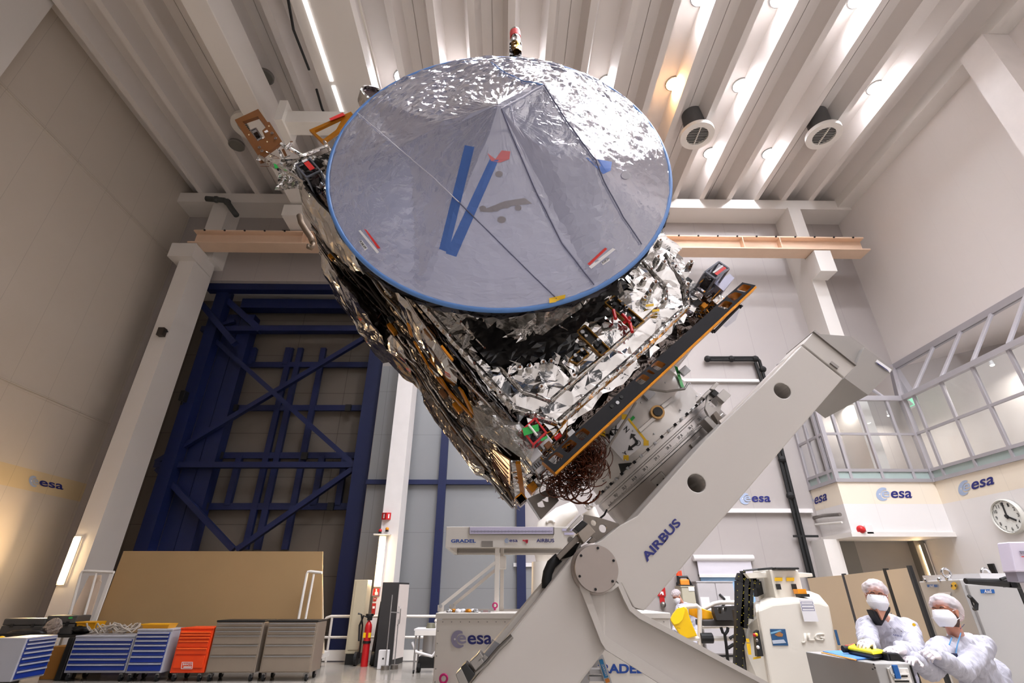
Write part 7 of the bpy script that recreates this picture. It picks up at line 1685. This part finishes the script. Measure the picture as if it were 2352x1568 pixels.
def hand(par, wrist, f, up, side, curl=(.5, .5, .5, .5), spread=.10, thumb=.6, k=1.0, nm='glove', elbow=None):
    """gloved hand: wrist point, direction of the fingers, back-of-hand direction, side=+1 thumb toward +x"""
    fr = Frame(wrist, f, up, k); b = M()
    bk = (V(elbow)-V(wrist)).normalized() if elbow is not None else -fr.f
    loft(b, [V(wrist)+bk*.12, V(wrist)+bk*.03, fr(0, .03, 0), fr(0, .06, 0), fr(0, .088, -.003)], [.040*k, .033*k, .036*k, .041*k, .040*k], [.037*k, .027*k, .019*k, .016*k, .012*k], fr.x, 16)
    L = ((.030, .074, .0088, -1.5), (.010, .082, .0092, -.5), (-.011, .076, .0088, .5), (-.031, .060, .0078, 1.5))
    for i, (x, ln, r, sp_) in enumerate(L):
        a = 0; p = (x*side, .082, -.003); P = [fr(p[0], p[1]-.02, p[2]), fr(*p)]; seg = (ln*.45, ln*.31, ln*.24); lat = -sp_*spread*side*.6
        for s_, c_ in zip(seg, (curl[i]*.9, curl[i]*1.1, curl[i]*.7)):
            a += c_; p = (p[0]+s_*lat*cos(a), p[1]+s_*cos(a), p[2]-s_*sin(a)); P.append(fr(*p))
        limb(b, P, [r*k*1.15, r*k*1.1, r*k, r*k*.92, r*k*.8], 10, 3)
    T = [fr(.018*side, .012, -.006), fr(.040*side, .036, -.014), fr((.040+.028*thumb)*side, .064, -.022-.012*(1-thumb)), fr((.040+.034*thumb)*side, .090, -.030-.02*(1-thumb))]
    limb(b, T, [.015*k, .0125*k, .0105*k, .0085*k], 10, 3)
    o = remesh(b.build(nm, glovem, par, smooth=True, weld=False), .0032*k, 3); return o
def legs(b, pel, x, fwd, r=.085):
    for s in (-1, 1):
        hp = V(pel)+V(x)*s*.10; kn = hp*1; kn.z = hp.z*.54; kn += V(fwd)*.05; an = hp+V(x)*s*.03; an.z = .09
        limb(b, [hp, kn, an], [r*1.05, r*.72, r*.5], 14, 5)
        ft = an+V(fwd)*.13; ft.z = .05; limb(b, [an+V((0, 0, -.03)), ft], [.045, .04], 12, 3)
def person(label, hd, hf, hu, neck, chest, belly, pelvis, shr, shl, elr, ell, wrr, wrl, X, hair, skinm, hands=(), k=1.0, cr=1.0, fine=True, **kw):
    t = thing('person', label, 'person', (pelvis[0], pelvis[1], 0)); fr = Frame(hd, hf, hu, k)
    fwd = V((0, 0, 1)).cross(V(X)).normalized(); fwd = fwd if fwd.dot(V((0, -1, 0))) > 0 else -fwd
    b = M(); headsolid(b, fr)
    limb(b, [fr(0, -.022, -.03), fr(0, -.03, -.10), V(neck)], [.058*k, .055*k, .06*k], 16, 4)
    for i in (0, 1): pass
    loft(b, [neck, chest, belly, pelvis], [.08*k, .14*k, .13*k, .14*k], [.06*k, .09*k, .09*k, .1*k], X)
    limb(b, [chest, shr, elr, V(elr).lerp(V(wrr), .9)], [.06*k, .05*k, .036*k, .022*k]); limb(b, [chest, shl, ell, V(ell).lerp(V(wrl), .9)], [.06*k, .05*k, .036*k, .022*k]); legs(b, pelvis, X, fwd, .075*k)
    remesh(b.build('body', skinm, t, smooth=True, weld=False), .0065 if fine else .012, 4)
    # coat
    c = M(); ctop = V(neck)+(V(neck)-V(chest))*.03; n_ = V(neck); ch = V(chest); be = V(belly); pe = V(pelvis); hem = pe+V((0, 0, -.38))
    shm_ = (V(shr)+V(shl))/2
    loft(c, [n_*.92+ch*.08, shm_*.6+n_*.4, shm_*.75+ch*.25, ch, be, pe, hem], [.078*k, .13*k, .19*k*cr, .20*k*cr, .20*k*cr, .205*k*cr, .22*k*cr], [.075*k, .09*k, .12*k, .14*k*cr, .15*k*cr, .15*k*cr, .16*k*cr], X, 28)
    for sh, el, wr in ((shr, elr, wrr), (shl, ell, wrl)):
        sh, el, wr = V(sh), V(el), V(wr); wq = el.lerp(wr, .93)
        limb(c, [shm_.lerp(sh, .4), sh, sh.lerp(el, .5), el, el.lerp(wr, .5), wq], [.09*k, .08*k, .072*k*cr, .070*k*cr, .06*k*cr, .048*k], 18, 5)
    co = c.build('coat', coatm, t, smooth=True, weld=False); remesh(co, .008 if fine else .015, 3)
    tex = bpy.data.textures.new('fold', 'CLOUDS'); tex.noise_scale = .075; tex.noise_depth = 1; q = co.modifiers.new('folds', 'DISPLACE'); q.texture = tex; q.strength = .026*k; q.mid_level = .5; q.texture_coords = 'GLOBAL'
    tex2 = bpy.data.textures.new('fold2', 'CLOUDS'); tex2.noise_scale = .10; tex2.noise_type = 'HARD_NOISE'; tex2.noise_depth = 0; q = co.modifiers.new('folds2', 'DISPLACE'); q.texture = tex2; q.strength = -.016*k; q.mid_level = .5; q.texture_coords = 'GLOBAL'
    l_ = M(); legs(l_, pelvis, X, fwd, .1*k); remesh(l_.build('trousers', trous, t, smooth=True, weld=False), .014, 3)
    for el, wr in ((elr, wrr), (ell, wrl)):
        d = (V(wr)-V(el)).normalized(); a = V(el).lerp(V(wr), .88); M().lathe(a, d, [(.047*k, 0), (.052*k, .006), (.050*k, .03), (.042*k, .036)], 24).build('cuff', coatm, t, smooth=True)
    if fine: head_parts(t, fr, hair, **kw)
    for (w_, f_, u_, s_, cu, th), el in zip(hands, (elr, ell)): hand(t, w_, f_, u_, s_, cu, thumb=th, k=k, elbow=el)
    return t, fr, fwd
KY = 1.22
def ap(x, y, Y): return at(x, y, Y*KY)
K = .98
# --- technician at the console, looking toward the camera
hA = ap(2013, 1368, 4.05)
wrA, wlA = at(1999, 1474, 4.02), at(2066, 1491, 3.88)
tA, fA, fw = person('technician in white coat with black collar, both hands on the yellow remote', hA, (-.52, -.84, .02), (.06, -.1, 1), ap(2024, 1418, 4.18), ap(2044, 1458, 4.22), ap(2060, 1525, 4.32), V((ap(2065, 1568, 4.4).x, 4.42*KY, .93)),
    ap(1990, 1440, 4.12), ap(2086, 1440, 4.3), ap(1996, 1484, 3.86), ap(2110, 1503, 3.92), wrA, wlA, (.93, .36, 0), hairg, skin,
    hands=((wrA, at(1956, 1479, 3.88)-wrA, (0, -.3, 1), -1, (.5, .45, .5, .55), .5), (wlA, at(2022, 1492, 3.76)-wlA, (.1, -.3, 1), 1, (.35, .4, .45, .5), .6)), k=K, glasses=True)
n_ = ap(2024, 1418, 4.18)
# black shirt collar and open coat front
M().prism([ap(x, y, 4.0) for x, y in ((2003, 1399), (2012, 1404), (2040, 1400), (2047, 1392), (2046, 1404), (2026, 1438), (2010, 1414))], (0, .09, 0)).build('shirt_collar', shirt, tA, bevel=.01)
M().prism([ap(x, y, 3.985) for x, y in ((2014, 1398), (2038, 1396), (2027, 1424))], (0, .1, 0)).build('throat', skin, tA)
for px, py in ((2047, 1408), (2046, 1442), (2070, 1449)): c = ap(px, py, 4.0); M().cyl(c, c+V((-.003, -.006, 0)), .005, n=8).build('snap_button', steel, tA)
c = ap(2099, 1434, 4.17); M().cyl(c, c+V((-.006, -.01, 0)), .013, n=14).build('yellow_badge', yellow, tA)
# --- technician leaning in from the right, looking up at the satellite
hB = ap(2172, 1405, 3.72)
wrB, wlB = at(2100, 1514, 3.9), at(2150, 1504, 3.95)
tB, fB, fw = person('technician in white coat with blue lanyard leaning on the console, looking up', hB, (-.88, -.36, .12), (-.16, 0, 1), ap(2198, 1462, 3.86), ap(2226, 1510, 3.88), ap(2262, 1580, 3.98), V((ap(2290, 1568, 4.0).x, 4.05*KY, .90)),
    ap(2158, 1492, 3.66), ap(2262, 1484, 3.95), ap(2138, 1540, 3.45), ap(2208, 1540, 3.48), wrB, wlB, (.78, .62, 0), haird, skin2,
    hands=((wrB, at(2054, 1505, 3.72)-wrB, (-.1, -.2, 1), -1, (.3, .4, .5, .6), .8), (wlB, at(2108, 1489, 3.82)-wlB, (.3, -.6, .8), 1, (.9, 1.0, 1.1, 1.1), .2)), k=.97, beard=True, capneck=True, cap_r=(.102, .130, .10), cap_c=(0, -.032, .042))
for P in ([(2186, 1464), (2177, 1490), (2178, 1510), (2180, 1528)], [(2207, 1453), (2199, 1480), (2194, 1508), (2190, 1528)]): M().tube([ap(x, y, 3.62) for x, y in P], .004, 6).build('lanyard', lany, tB)
for px in (2184, 2193): c = ap(px, 1508, 3.6); M().box((c.x-.014, 3.585*KY, c.z-.024), (c.x+.014, 3.6*KY, c.z+.024)).build('badge_clip', mat('clip_navy', (24, 28, 60), .5), tB)
letters('collar_lettering', 'Airbus', inkblue, tB, ap(2205, 1446, 3.66), ap(2215, 1434, 3.66), ap(2203, 1443, 3.66), .003, .02)
letters('pocket_lettering', 'AIRBUS', inkblue, tA, ap(2050, 1459, 3.98), ap(2071, 1463, 3.98), ap(2050, 1455, 3.98), .003, .01)
# --- person far behind, bent over beside the basket
hC = at(1554, 1369, 12.6)
tC, fC, fw = person('person with bouffant cap bent over far behind the yellow basket', hC, (-.75, -.5, -.55), (-.3, -.1, 1), at(1566, 1386, 12.7), at(1574, 1410, 12.75), at(1580, 1440, 12.8), V((at(1584, 1480, 12.8).x, 12.9, .9)),
    at(1560, 1396, 12.5), at(1590, 1394, 12.9), at(1556, 1430, 12.3), at(1600, 1440, 12.8), at(1548, 1450, 12.1), at(1596, 1480, 12.5), (.8, .6, 0), hairg, skin, k=1.0)
